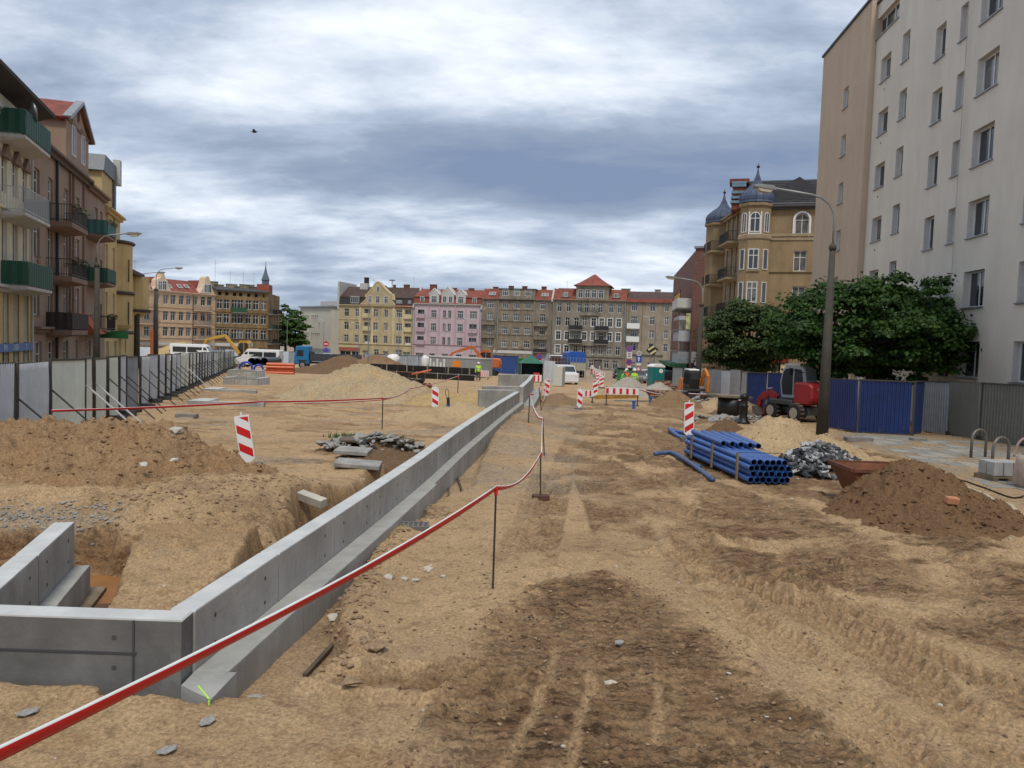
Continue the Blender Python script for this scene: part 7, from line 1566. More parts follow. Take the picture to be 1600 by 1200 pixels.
for lab,ua,ub,v in (('pale concrete ground beam, farther of two, left middle',316,420,612),('pale concrete ground beam, nearer of two, left middle',293,432,632)):
    A=G(ua,v);B=G(ub,v); y=A[1]; r=thing('ground_beam',lab,'concrete beam',(A[0],y,gz(0,y))); MB().box(0,B[0]-A[0],0,.25,-.3,.16).build('beam',CW,r); MB().box(0,B[0]-A[0],-.003,.253,.16,.17).build('beam_top',CWL,r); MB().box(-.02,.75,.256,1.5,-.3,.165).build('end_wall',CWL,r)
x,y=G(285,652)
x,y=G(640,605); r=thing('scrap_heap','small pile of dark cables and rusty brackets beyond the sand pile','scrap heap',(x,y,gz(0,y))); 
for k in range(5): MB().tube([(math.cos(a)*(.9-k*.05)+k*.1,math.sin(a)*.5,.25+.08*k+.05*math.sin(3*a)) for a in [i*math.pi/8 for i in range(17)]],.05,6,cap=False).build('cable_loop',IRON,r)
for k in range(4): MB().obox((.6+.3*k,-.6,.18),(.3,.2,.36),(0,.2*k,k)).build('rusty_bracket',mat('rusty_rim',(.15,.05,.025)),r)
# ------------------------------------------------------------------ VEHICLES
TYRE=mat('tyre_rubber',(.018,.017,.016),.85,var=.2); CARG=mat('car_glass',(.02,.025,.03),.06,spec=.8); CHR=mat('light_lens',(.6,.6,.58),.15); TL=mat('tail_lens',(.35,.01,.01),.2)
def paint(n,c): return mat('paint_'+n,c,.3,coat=.4,var=.03)
def wheelset(r,xs,w,rad,tw=.2,rim=None):
    for x in xs:
        for s in(-1,1):
            y=s*(w/2-tw/2+.01); o=MB().tube([(x,y-tw/2,rad),(x,y+tw/2,rad)],rad,18).build('wheel',TYRE,r,bevel=.02); MB().tube([(x,y+s*(tw/2)-.005,rad),(x,y+s*(tw/2)+.012,rad)],rad*.58,12).build('rim',rim or METAL,o)
def car(lab,x,y,rz,L,Wd,H,m,kind='car',cat='car',group=None):
    r=thing('parked_car' if kind=='car' else ('van' if kind!='suv' else 'estate_car'),lab,cat,(x,y,gz(x,y)),rz,group); h=L/2
    if kind=='car': body=[(-h,.25),(-h,.72*H/1.45),(-h*.93,.62*H),(-h*.55,.64*H),(-h*.32,.98*H),(h*.38,H),(h*.72,.66*H),(h*.97,.6*H),(h,.4*H),(h,.25)]; gl=[(-h*.45,.66*H),(-h*.29,.93*H),(h*.36,.95*H),(h*.62,.66*H)]
    elif kind=='suv': body=[(-h,.3),(-h,.6*H),(-h*.85,.62*H),(-h*.5,.64*H),(-h*.28,.97*H),(h*.8,H),(h*.97,.62*H),(h,.55*H),(h,.3)]; gl=[(-h*.42,.65*H),(-h*.25,.92*H),(h*.78,.94*H),(h*.9,.65*H)]
    else: body=[(-h,.35),(-h,.42*H),(-h*.93,.5*H),(-h*.72,.58*H),(-h*.5,.93*H),(-h*.38,H),(h*.97,H),(h,.96*H),(h,.35)]; gl=[(-h*.68,.58*H),(-h*.49,.88*H),(h*.9,.88*H),(h*.9,.58*H)]
    # body with tumblehome: three lateral slices
    b=MB(); n=len(body); zc=.62*H
    for yy in(-1,1):
        for px,pz in body: k=1-.12*max(0,(pz-zc)/(H-zc)); b.v.append((px,yy*Wd/2*k,pz))
    b.f+=[tuple(range(n)),tuple(range(2*n-1,n-1,-1))]+[(i,i+n,(i+1)%n+n,(i+1)%n) for i in range(n)]; b.m+=[0]*(n+2); b.build('body',m,r,bevel=.06)
    for yy in(-1,1):
        q=MB(); k=Wd/2*.945+.012
        if kind=='van':
            cuts=[(-h*.66,-h*.42),(-h*.36,h*.25),(h*.3,h*.86)]
            for a,c in cuts: q.ext([(a,.6*H),(a+(.16*h if a<-h*.5 else 0),.86*H),(c,.86*H),(c,.6*H)],yy*k-.01 if yy>0 else -k-.01,yy*k+.01 if yy>0 else -k+.01,'y')
        else:
            xm=(gl[0][0]+gl[-1][0])/2
            q.ext([gl[0],gl[1],(xm-.05,gl[1][1]+.01),(xm-.05,gl[0][1])],yy*k-.02,yy*k+.02,'y'); q.ext([(xm+.05,gl[0][1]),(xm+.05,gl[1][1]+.01),gl[2],gl[3]],yy*k-.02,yy*k+.02,'y')
        q.build('side_window',CARG,r)
    # windscreen and rear window
    def scr(a,c,nm,ins):
        k0,k1=Wd/2*.9*(1-.12*max(0,(a[1]-zc)/(H-zc))),Wd/2*.88*(1-.12*max(0,(c[1]-zc)/(H-zc))); d=ins; b=MB(); a2=(a[0]+(c[0]-a[0])*.08,a[1]+(c[1]-a[1])*.08); c2=(a[0]+(c[0]-a[0])*.9,a[1]+(c[1]-a[1])*.9)
        b.quad((a2[0]+d,-k0,a2[1]+.01),(a2[0]+d,k0,a2[1]+.01),(c2[0]+d,k1,c2[1]+.01),(c2[0]+d,-k1,c2[1]+.01)); b.build(nm,CARG,r)
    if kind=='car': scr(body[3],body[4],'windscreen',-.02); scr(body[6],body[5],'rear_window',.02)
    elif kind=='suv': scr(body[3],body[4],'windscreen',-.02); scr(body[6],body[5],'rear_window',.02)
    else: scr(body[3],body[4],'windscreen',-.02)
    for s in(-1,1): MB().box(-h-.012,-h+.1,s*Wd*.36-.16,s*Wd*.36+.16,.42*H,.5*H).build('headlight',CHR,r); MB().box(h-.08,h+.014,s*Wd*.44-.07,s*Wd*.44+.07,.45*H,.7*H if kind!='car' else .56*H).build('tail_light',TL,r)
    MB().box(-h-.02,-h+.12,-Wd*.46,Wd*.46,.24,.36).box(h-.12,h+.02,-Wd*.46,Wd*.46,.26,.4).build('bumper',IRON if kind!='suv' else LGREY,r); MB().box(h+.0,h+.024,-.26,.26,.42*H,.42*H+.11).build('number_plate',WHT,r)
    wheelset(r,(-h*.62,h*.6),Wd,.33 if H<1.6 else .36); return r
PW=paint('white',(.72,.72,.72)); PS=paint('silver',(.42,.43,.44)); PK=paint('black',(.015,.015,.018)); PB=paint('dark_blue',(.02,.03,.08)); PG=paint('grey',(.14,.145,.15))
p=D(884,600,74.5); car('white estate car with dark windows parked right of the white cabinet',p.x,76,-math.pi/2+.12+math.pi,4.6,1.85,1.85,PW,'suv','car')
p=D(405,560,99); car('white minibus with a row of dark windows beyond the black pipes',p.x,99,.03,5.6,2.1,2.35,PW,'van','van'); p=D(306,552,106); v=car('long white minibus roof showing above the left fence',p.x,106,math.pi+.05,6.4,2.1,2.75,PW,'van','van')
for k,(u,y,m,rz,l) in enumerate(((997,88,PG,1.45,'dark grey car parked just behind the workers'),(989,95,PS,1.5,'silver car parked behind the dark grey one'),(978,101,PS,1.5,'silver car with its nose to the camera, left in the parking row'),(969,106,PK,1.5,'black car at the left of the parking row'),(985,112,PW,1.5,'white car at the back of the parking row'),(1004,108,PB,1.4,'dark blue car behind the road signs'),(1013,98,PW,1.55,'white car parked near the orange sign'),(1032,104,PS,1.5,'silver car parked near the green awning'),(995,124,PG,1.5,'grey car at the far end of the parking row'),(1043,92,PK,.2,'black car behind the portable toilet'),(972,120,PB,1.5,'dark car under the stone house window'))): 
    p=D(u,580,y); car(l,p.x,y,rz,4.3,1.8,1.46,m,'car','car','cars parked along the street')
p=D(1040,575,112); car('white delivery van parked beyond the orange sign',p.x,112,1.6,5.2,2,2.3,paint('pale_grey',(.5,.5,.52)),'van','van')
for k,(u,y,m) in enumerate(((452,160,PK),(460,163,PG),(443,158,PS),(462,150,PK),(470,158,PB))): p=D(u,570,y); car(('black car under the far trees','grey car under the far trees','silver car left under the far trees','black car left of the blue truck','dark blue car behind the blue truck')[k],p.x,y,.1,4.3,1.8,1.45,m,'car','car','cars under the far trees')
def truck(lab,x,y,rz,cabm,bedm,L=7.5,H=2.9,tarp=None,cat='truck',bedh=1.0):
    r=thing('truck',lab,cat,(x,y,gz(x,y)),rz); c=MB().ext([(-L/2,.6),(-L/2,1.5),(-L/2+.18,H-.15),(-L/2+.4,H),(-L/2+1.9,H),(-L/2+1.95,.6)],-1.15,1.15,'y').build('cab',cabm,r,bevel=.07)
    for s in(-1,1): MB().ext([(-L/2+.3,1.65),(-L/2+.42,2.45),(-L/2+1.2,2.45),(-L/2+1.2,1.65)],s*1.15-.02,s*1.15+.02,'y').build('side_window',CARG,r)
    MB().quad((-L/2-.012,-1,1.6),(-L/2-.012,1,1.6),(-L/2+.15,1,H-.3),(-L/2+.15,-1,H-.3)).build('windscreen',CARG,r); MB().box(-L/2-.03,-L/2+.05,-1.1,1.1,.5,1.0).build('bumper',IRON,r); MB().box(-L/2+.4,L/2,-.45,.45,.7,.9).build('chassis',IRON,r)
    b=MB(); x0=-L/2+2.15; x1=L/2; z=1.05; b.box(x0,x1,-1.2,1.2,z,z+.08)
    for s in(-1,1): b.box(x0,x1,s*1.2-.03,s*1.2+.03,z+.08,z+bedh)
    b.box(x0,x0+.05,-1.17,1.17,z+.08,z+bedh+.25); b.box(x1-.05,x1,-1.17,1.17,z+.08,z+bedh); b.build('load_bed',bedm,r); rb=MB()
    for k in range(6): xx=x0+.2+(x1-x0-.4)*k/5; rb.box(xx-.04,xx+.04,-1.27,-1.231,z,z+bedh); rb.box(xx-.04,xx+.04,1.231,1.27,z,z+bedh)
    rb.build('bed_ribs',bedm,r)
    if tarp: MB().ext([(-1.22,z+bedh),(1.22,z+bedh),(1.2,H+.4),(.8,H+.6),(-.8,H+.6),(-1.2,H+.4)],x0-.02,x1+.02,'x').build('tarpaulin',tarp,r)
    wheelset(r,(-L/2+1.1,L/2-2.3,L/2-1.1),2.4,.5,.3); 
    for s in(-1,1): MB().box(-L/2+.55,-L/2+1.7,s*1.16-.05,s*1.16+.05,1.0,1.12).build('wheel_arch',IRON,r)
    return r
CY=mat('truck_blue',(.015,.15,.34),.4,var=.1)
p=D(513,565,104); truck('blue tipper truck with a dark load bed facing left',p.x,104,.04,CY,mat('dark_tipper_bed',(.045,.05,.06),.6,var=.25),8.6,3.0,bedh=.95)
p=D(881,570,100); truck('lorry with a dark red body parked before the stone house',p.x,108,-math.pi/2+.1,paint('white',(.72,.72,.72)),mat('dark_red_body',(.06,.018,.012),.6,var=.2),7,2.9,bedh=1.5); p=D(897,570,103); truck('lorry with a blue tarpaulin beside the dark red one',p.x,106,-math.pi/2+.1,PW,mat('pale_dropside',(.4,.37,.28),.6),6.5,2.9,tarp=mat('blue_tarp',(.015,.09,.40),.5,var=.08))
x,y=D(613,563,95).x,95; r=thing('mixer_drum','white round concrete mixer drum beside the brown soil piles','mixer drum',(x,y,gz(0,y))); o=MB().lathe([(.3,-.9),(.75,-.4),(.85,.1),(.6,.6),(.3,.95)],16,(0,0,0)).build('drum',WHT,r,True); o.location=(0,0,1.5); o.rotation_euler=(0,.9,0); MB().box(-.6,.6,-.4,.4,0,.9).build('frame',IRON,r)
for k,(u,y) in enumerate(((664,96),(672,96.5),(688,97))): p=D(u,565,y); tag(MB().lathe([(.45,0),(.45,1.9),(.3,2.2),(.1,2.3)],12,(p.x,y,gz(0,y))).build('silo_tank',WHT,None,True),('left','middle','right')[k]+' one of the upright white tanks in front of the pink house','tank')
# ------------------------------------------------------------------ DIGGERS
def digger(lab,x,y,rz,m,s=1.,kind='wheels',cabm=None,arm=((1.0,1.3),(1.7,2.3),(2.6,1.6),(2.5,.35)),slew=0.,txt=None,cat='excavator'):
    """local +x is forward; arm given as (x,z) joints"""
    r=thing('excavator',lab,cat,(x,y,gz(x,y)),rz); cabm=cabm or m; DG=mat('digger_dark_grey',(.05,.052,.055),.6,var=.2)
    def pt(b,nm,mm,sm=False,bev=.0,par=None): 
        o=b.build(nm,mm,par or r,sm,bevel=bev*s); 
        if par is None: o.scale=(s,s,s); o.rotation_euler=(0,0,slew)
        return o
    if kind=='wheels':
        for xx in(-.75,.75):
            for sy in(-1,1):
                w=MB().tube([(xx,sy*.62,.42),(xx,sy*.94,.42)],.42,22).build('wheel',TYRE,r,bevel=.03*s); w.scale=(s,)*3; MB().tube([(xx,sy*.945,.42),(xx,sy*.96,.42)],.24,14).build('rim',mat('dusty_rim',(.33,.29,.22),.8),w)
                lg=MB()
                for k in range(14): a=k*math.tau/14; lg.obox((xx+math.cos(a)*.42,sy*.78,.42+math.sin(a)*.42),(.05,.3,.07),(0,-a,.35))
                link('tyre_lugs',lg.mesh('tyre_lugs',mat('muddy_tread',(.16,.115,.07),.95,var=.3)),w)
        o=MB().box(-1.15,1.15,-.5,.5,.35,.7).box(-1.0,1.0,-.6,.6,.5,.62).build('chassis',DG,r); o.scale=(s,)*3; o=MB().box(1.25,1.33,-.85,.85,.12,.55).bar((1.0,0,.5),(1.3,0,.35),.2,.15).build('dozer_blade',m,r); o.scale=(s,)*3
    else:
        for sy in(-1,1):
            pf=[(-.95,.12),(-.8,.0),(.8,0),(.95,.12),(1.0,.28),(.85,.45),(-.85,.45),(-1.0,.28)]; o=MB().ext(pf,sy*.52,sy*.88,'y').build('track',TYRE,r,bevel=.04); o.scale=(s,)*3; lg=MB()
            for k in range(12): lg.box(-.85+k*.15,-.8+k*.15,min(sy*.51,sy*.89),max(sy*.51,sy*.89),.45,.48)
            link('track_pads',lg.mesh('track_pads',DG),o)
        o=MB().box(-.7,.7,-.5,.5,.25,.55).build('chassis',DG,r); o.scale=(s,)*3
    # house
    pt(MB().lathe([(.5,.62),(.5,.75)],16),'turntable',DG)
    pt(MB().ext([(-1.25,.95),(-1.32,1.1),(-1.28,1.65),(-1.1,1.78),(-.3,1.78),(-.3,.78),(-1.1,.78)],-.82,.82,'y'),'engine_cover',m,False,.08); pt(MB().box(-.3,.95,-.85,.85,.74,.95),'deck',DG,False,.03)
    c0=-.35; pt(MB().ext([(c0,1.0),(c0,1.8),(c0+.12,2.42),(c0+.3,2.55),(c0+1.1,2.52),(c0+1.3,2.3),(c0+1.42,1.7),(c0+1.3,.95)],-.84,.05,'y'),'cab',cabm,False,.06)
    for sy in(-.845,.055): pt(MB().ext([(c0+.12,1.2),(c0+.12,1.82),(c0+.22,2.32),(c0+.6,2.36),(c0+.6,1.2)],sy-.012,sy+.012,'y').ext([(c0+.68,1.15),(c0+.68,2.36),(c0+1.05,2.34),(c0+1.2,2.2),(c0+1.3,1.7),(c0+1.2,1.15)],sy-.012,sy+.012,'y'),'cab_window',CARG)
    pt(MB().quad((c0-.015,-.75,1.86),(c0-.015,-.04,1.86),(c0+.1,-.04,2.36),(c0+.1,-.75,2.36)),'rear_window',mat('lit_glass',(.22,.25,.25),.1)); pt(MB().quad((c0+1.43,-.75,1.75),(c0+1.43,-.04,1.75),(c0+1.31,-.06,2.28),(c0+1.31,-.73,2.28)),'windscreen',CARG)
    pt(MB().ext([(c0+.2,2.5),(c0+.3,2.6),(c0+1.1,2.57),(c0+1.2,2.48)],-.86,.07,'y'),'cab_roof',WHT if cabm is not m else cabm,False,.02)
    pt(MB().obox((c0+.05,1.02,2.25),(.06,.18,.3)).bar((c0+.1,.06,2.2),(c0+.05,.95,2.3),.03),'mirror',IRON)
    for sy in(-.6,.6): pt(MB().box(-1.335,-1.3,sy-.09,sy+.09,1.0,1.12),'tail_light',TL)
    pt(MB().box(-1.34,-1.325,-.12,.12,1.3,1.42),'number_plate',WHT)
    if txt: t=text_mesh('lettering',txt,.2,mat('pale_lettering',(.5,.4,.4),.5),r,(-1.345*s,0,1.52*s),(math.pi/2,0,-math.pi/2)); t.scale=(s,)*3; t.parent=r
    # arm
    a=arm; names=('boom','boom','stick'); b=MB(); Y=.32
    def seg_(p,q,w0,w1,nm): 
        P=Vector((p[0],Y,p[1]));Q=Vector((q[0],Y,q[1])); d=(Q-P).normalized(); n=Vector((-d.z,0,d.x)); vs=[]
        for c,w in((P,w0),(P.lerp(Q,.45),w0*1.25),(Q,w1)):
            for k,j in((-1,-1),(1,-1),(1,1),(-1,1)): vs.append(tuple(c+n*w/2*j+Vector((0,.1*k,0))))
        fs=[(0,3,2,1),(8,9,10,11)]+[(i*4+k,i*4+(k+1)%4,(i+1)*4+(k+1)%4,(i+1)*4+k) for i in(0,1) for k in range(4)]; pt(MB().add(vs,fs),nm,m,False,.01)
    seg_(a[0],a[1],.26,.26,'boom'); seg_(a[1],a[2],.26,.18,'boom' if len(a)>4 else 'stick')
    if len(a)>3: seg_(a[2],a[3],.2,.14,'stick')
    pt(MB().tube([(a[0][0]+.25,Y,a[0][1]+.05),((a[0][0]+a[1][0])/2+.3,Y,(a[0][1]+a[1][1])/2-.0)],.05,8).tube([((a[0][0]+a[1][0])/2+.1,Y,(a[0][1]+a[1][1])/2+.32),(a[1][0]+.15,Y,a[1][1]+.15)],.045,8),'hydraulic_ram',TUBE,True)
    e=a[-1]; pt(MB().ext([(e[0]-.05,e[1]+.08),(e[0]+.18,e[1]+.05),(e[0]+.12,e[1]-.25),(e[0]-.1,e[1]-.42),(e[0]-.38,e[1]-.4),(e[0]-.42,e[1]-.28),(e[0]-.2,e[1]-.22)],Y-.3,Y+.3,'y'),'bucket',mat('worn_bucket',(.12,.10,.085),.7,var=.3),False,.01)
    return r
RM=mat('excavator_red',(.27,.018,.02),.45,var=.1); GM=mat('cab_silver_grey',(.40,.42,.44),.4,var=.06); OM=mat('excavator_orange',(.62,.20,.02),.5,var=.12); YM=mat('excavator_yellow',(.55,.30,.03),.5,var=.12)
p=D(1247,640,34.9); digger('compact red wheeled excavator with a silver cab in front of the blue fences',p.x,34.9,1.95,RM,1.0,'wheels',GM,((.9,.95),(1.35,1.2),(1.9,.85),(1.95,.45)),.18,'neuson')
p=D(1097,620,50); digger('small orange excavator with raised arm by the grey fence',p.x-.1,52,-1.35,OM,.8,'tracks',IRON,((.8,1.2),(1.2,2.6),(1.9,2.0),(1.8,.7)),0)
p=D(352,560,108); digger('yellow excavator whose long arm rises behind the white minibus',D(385,560,110).x,110,math.pi-.1,YM,1.35,'tracks',YM,((.6,1.2),(2.2,3.05),(4.2,2.6),(5.0,1.2)),0)
p=D(763,560,97); digger('orange excavator with its arm stretched left over the grey container',p.x,98,math.pi-.1,mat('excavator_burnt_orange',(.50,.13,.03),.55,var=.15),1.25,'tracks',None,((.3,1.2),(1.6,2.9),(3.6,2.2),(4.6,1.2)),0)
def tractor():
    p=D(970,600,66); r=thing('green_tractor','green compact machine with a square cab standing by the workers','tractor',(p.x,64,gz(0,64)),-.1); gm=mat('tractor_green',(.03,.20,.03),.45,var=.1); MB().box(-.75,.75,-.6,.9,.5,2.25).build('cab',gm,r,bevel=.06); MB().box(-.58,.58,-.63,-.605,1.25,2.05).build('windscreen',mat('cab_glass_pale',(.10,.14,.13),.08),r); MB().box(-.65,.65,-1.4,-.6,.45,1.05).build('bonnet',gm,r,bevel=.05); MB().box(-.82,.82,-.7,1,2.25,2.36).build('roof',IRON,r)
    for sx in(-1,1):
        for yy in(-1.0,.6): w=MB().tube([(sx*.6,yy,.42),(sx*.88,yy,.42)],.42,16).build('wheel',TYRE,r); MB().tube([(sx*.881,yy,.42),(sx*.89,yy,.42)],.22,12).build('rim',gm,w)
    r.scale=(.8,.8,.8)
    for sx in(-1,1): MB().box(sx*.95-.08,sx*.95+.08,-.6,-.55,1.7,2.05).build('mirror',IRON,r); MB().box(sx*.45-.1,sx*.45+.1,-1.42,-1.4,.75,.9).build('headlight',CHR,r)
tractor()
# brick pallets, bags, planks near the toilet
for k,(u,v,n) in enumerate(((1040,611,5),(1052,618,4),(1036,623,3))):
    x,y=G(u,v); r=thing('brick_stack',('stack of red bricks right of the portable toilet','lower stack of red bricks on boards','small stack of red bricks nearest to the gravel heap')[k],'bricks',(x,y,gz(0,y)),.1*k); b=MB().box(-1.1,1.1,-.5,.5,0,.12).build('pallet',PLY,r); rnd=random.Random(k); ms=[MB().box(-.12,.12,-.06,.06,-.03,.035).mesh('brick',mm) for mm in(mat('red_brick_a',(.25,.075,.045),.9,var=.2),mat('red_brick_b',(.15,.05,.035),.9,var=.2),mat('pale_brick_c',(.35,.25,.18),.9))]
    for z in range(n*2):
        for i in range(8): o=link('brick',rnd.choice(ms),r,(-.95+i*.27,-.4,.16+z*.075)); o.rotation_euler=(0,0,rnd.uniform(-.15,.15)); 
    MB().box(-1.05,1.05,-.3,.45,.12,.12+n*.15).build('inner_bricks',mat('red_brick_b',(.15,.05,.035)),r)
x,y=G(1062,622); tag(MB().lathe([(.9,0),(1.0,.25),(.6,.5),(.1,.55)],9,(x,y,gz(0,y))).build('plastic_sacks',mat('grey_white_sack',(.45,.47,.5),.6,var=.3,vs=3),None,False),'crumpled grey and white sacks beside the brick stacks','sacks')
x,y=G(1072,620); tag(MB().obox((x,y,gz(0,y)+.5),(1.3,.5,.9),(.1,.1,.3)).build('orange_tool_box',mat('orange_white_cover',(.6,.2,.1),.6,var=.4,vs=3),bevel=.08),'orange and white covered machine near the orange excavator','machine')
tape('red and white tape strung from the lamp pole to the hydrant',[D(1076,615,48),D(1110,616,46),D(1161,626,35.5)],.09,.01,10,.2,.4); tape('red and white tape running right from the barrier board',[D(999,608,42),D(1040,617,44)],.08,.02,6,.2,.4)
tape('red tape fluttering beside the small middle beacons',[D(846,625,33),D(853,604,46),D(858,598,52)],.09,.03,6,.4,.3)
# ------------------------------------------------------------------ PEOPLE
def person(lab,x,y,rz,jacket,legs,hat,pose='stand',helmet=True,h=1.76,group=None,bend=0.):
    r=thing('person',lab,'person',(x,y,gz(x,y)+.02),rz,group); V=[];E=[];R=[]
    def a(p,rad,par=None):
        V.append(p);R.append(rad); 
        if par is not None: E.append((par,len(V)-1))
        return len(V)-1
    s=h/1.76; b=bend; fw=lambda z:-b*max(0,z-.95)   # lean forward (towards -y)
    def q(x_,y_,z_): return (x_*s,(y_+fw(z_))*s,(z_-.35*b*max(0,z_-.95))*s)
    pel=a(q(0,0,.95),(.15,.11)); bel=a(q(0,0,1.12),(.145,.105),pel); ch=a(q(0,-.01,1.36),(.18,.12),bel); nk=a(q(0,0,1.5),(.06,.06),ch); 
    hd0=a(q(0,-.015,1.58),(.075,.085),nk); hd=a(q(0,-.02,1.67),(.082,.098),hd0); a(q(0,-.01,1.75),(.05,.06),hd); 
    for sx in(-1,1):
        st=.0 if pose=='stand' else .18*sx
        hp=a(q(sx*.10,0,.88),(.095,.1),pel); kn=a(q(sx*.11,-st*.6-.02,.5),(.062,.068),hp); an=a(q(sx*.12,st*.9,.1),(.045,.05),kn); a(q(sx*.125,st*.9-.14,.04),(.045,.035),an)
        sh=a(q(sx*.2,0,1.42),(.07,.07),ch); 
        if pose=='work': el=a(q(sx*.27,-.12,1.15),(.048,.05),sh); wr=a(q(sx*.2,-.38,1.08),(.034,.036),el)
        else: el=a(q(sx*.28,.02,1.13),(.048,.05),sh); wr=a(q(sx*.29,-.08,.88),(.034,.036),el)
        w=Vector(V[wr]); d=(w-Vector(V[el])).normalized(); pm=a(tuple(w+d*.06*s),(.036,.022),wr)
        for k,(o,l) in enumerate(((-.028,.07),(-.010,.085),(.010,.08),(.027,.062))): 
            m1=a(tuple(Vector(V[pm])+d*.045*s+Vector((0,o,0))),(.010,.010),pm); a(tuple(Vector(V[m1])+(d*.8+Vector((-sx*.4,0,0))).normalized()*l*.6*s),(.008,.008),m1)
        a(tuple(w+d*.05*s+Vector((-sx*.03,-.03,-.01))),(.010,.010),wr)
    me=bpy.data.meshes.new('body'); me.from_pydata(V,E,[]); o=link('body',me,r); 
    sk=o.modifiers.new('skin','SKIN'); ld=me.skin_vertices[0].data
    for i,(ra,rb) in enumerate(R): ld[i].radius=(ra*s,rb*s); ld[i].use_root=(i==0)
    sb=o.modifiers.new('sub','SUBSURF'); sb.levels=1; sb.render_levels=1
    dg=bpy.context.evaluated_depsgraph_get(); dg.update(); m2=bpy.data.meshes.new_from_object(o.evaluated_get(dg)); o.modifiers.clear(); o.data=m2
    m2.materials.clear()
    for m in(jacket,legs,mat('skin_tone',(.42,.24,.16),.6),IRON): m2.materials.append(m)
    for p in m2.polygons:
        c=p.center; z=c.z/s
        if z<.10: k=3
        elif z<.93: k=1 if abs(c.x)<.22*s or z<.75 else (2 if z<.84 and pose!='work' else 0)
        elif Vector((c.x,c.y,0)).length>.3*s and c.y<-.36*s and pose=='work' and b<.3: k=2
        else:
            top=q(0,0,1.5)[2]; k=2 if c.z>top-.0 and abs(c.x)<.12*s else 0
        p.material_index=k; p.use_smooth=True
    hc=Vector(q(0,-.02,1.70))
    if helmet: MB().lathe([(.135,-.01),(.128,.03),(.115,.08),(.075,.125),(.02,.14)],14,tuple(hc)).build('helmet',hat,r,True)
    else: MB().lathe([(.098,-.04),(.104,.02),(.09,.07),(.04,.105)],12,tuple(hc+Vector((0,.012,0)))).build('hair',hat,r,True)
    z=Vector(q(0,-.02,1.66)); b_=MB(); 
    for sx in(-.032,.032): b_.obox(z+Vector((sx,-.088,.012)),(.022,.012,.012))
    b_.obox(z+Vector((0,-.09,-.055)),(.045,.01,.010)); b_.build('eyes_and_mouth',IRON,r); MB().obox(z+Vector((0,-.1,-.015)),(.022,.03,.045)).build('nose',mat('skin_tone',(.42,.24,.16)),r)
    for zz in(1.12,1.28): 
        if jacket.name.startswith('hi_vis'): c=Vector(q(0,-.0,zz)); MB().lathe([(.172,-.02),(.172,.02)],14).build('reflective_band',mat('reflective_band',(.6,.6,.6),.3),r,loc=tuple(c)).scale=(1.05,.76,1)
    return r
HY=mat('hi_vis_yellow',(.42,.72,.03),.6); HG=mat('hi_vis_green',(.12,.6,.04),.6); HO=mat('hi_vis_orange',(.75,.13,.03),.6); NV=mat('navy_trousers',(.02,.025,.05),.85); DGT=mat('dark_trousers',(.03,.028,.03),.85); HELW=mat('helmet_white',(.75,.75,.72),.35)
p=D(1152,620,48.5); person('worker in a yellow hi-vis jacket and white helmet near the grey fence',p.x,45.8,.4,HY,NV,HELW,'work')
p=D(994,600,58.5); person('worker in a yellow hi-vis jacket and white helmet right of the tractor',p.x,59.5,2.9,HY,DGT,HELW,'stand')
p=D(981,600,61); person('worker in an orange vest standing behind the gravel heap',p.x,62,.2,HO,DGT,HELW,'stand'); p=D(975,600,59); person('worker in a bright green hi-vis jacket bending by the tractor',p.x,60.5,.8,HG,DGT,mat('helmet_tan',(.35,.28,.2),.5),'work',bend=.45)
p=D(747,575,73.4); person('worker in a yellow vest standing in front of the grey container',p.x,74.2,.1,HY,DGT,HELW,'stand')
p=D(937,575,122); person('pedestrian in pale clothes crossing the far street near the dark door',p.x,122,1.2,mat('pale_coat',(.5,.48,.46),.8),mat('grey_trousers',(.2,.2,.22),.8),mat('brown_hair',(.05,.03,.02),.8),'walk',helmet=False); p=D(926,560,126); person('pedestrian in a white top beside the barriers in the far street',p.x,126,0,mat('white_shirt',(.65,.65,.65),.8),DGT,mat('brown_hair',(.05,.03,.02)),'walk',helmet=False)
# bird
p=D(398,206,40); r=thing('bird','small dark bird flying in the sky, upper left','bird',tuple(p)); MB().lathe([(.01,-.16),(.05,-.08),(.06,.02),(.03,.1),(.005,.16)],8).build('body',IRON,r,True).rotation_euler=(0,math.pi/2,0)
for sx in(-1,1): MB().add([(.06,0,.02),(-.07,0,.02),(-.12,sx*.12,.1),(-.06,sx*.24,.05),(.02,sx*.14,.11)],[(0,1,2,3,4)]).build('wing',IRON,r)
MB().add([(-.14,0,0),(-.26,.05,.0),(-.26,-.05,0)],[(0,1,2)]).build('tail',IRON,r)
# ------------------------------------------------------------------ TREES
def leaf_mat(name,c):
    if name in MC: return MC[name]
    m=bpy.data.materials.new(name); m.use_nodes=True; nt=m.node_tree;N=nt.nodes;L=nt.links;P=N['Principled BSDF']; P.inputs['Roughness'].default_value=.6; P.inputs['Specular IOR Level'].default_value=.3
    a=N.new('ShaderNodeVertexColor'); a.layer_name='leaf'; x=N.new('ShaderNodeMix'); x.data_type='RGBA'; x.inputs[6].default_value=(*[q*.55 for q in c],1); x.inputs[7].default_value=(min(1,c[0]*1.7),c[1]*1.5,c[2]*1.2,1)
    sp=N.new('ShaderNodeSeparateColor'); L.new(a.outputs[0],sp.inputs[0]); L.new(sp.outputs[0],x.inputs[0]); L.new(x.outputs[2],P.inputs['Base Color']); 
    t=N.new('ShaderNodeBsdfTranslucent'); L.new(x.outputs[2],t.inputs[0]); ms=N.new('ShaderNodeMixShader'); ms.inputs[0].default_value=.25; L.new(P.outputs[0],ms.inputs[1]); L.new(t.outputs[0],ms.inputs[2]); L.new(ms.outputs[0],N['Material Output'].inputs[0]); MC[name]=m; return m
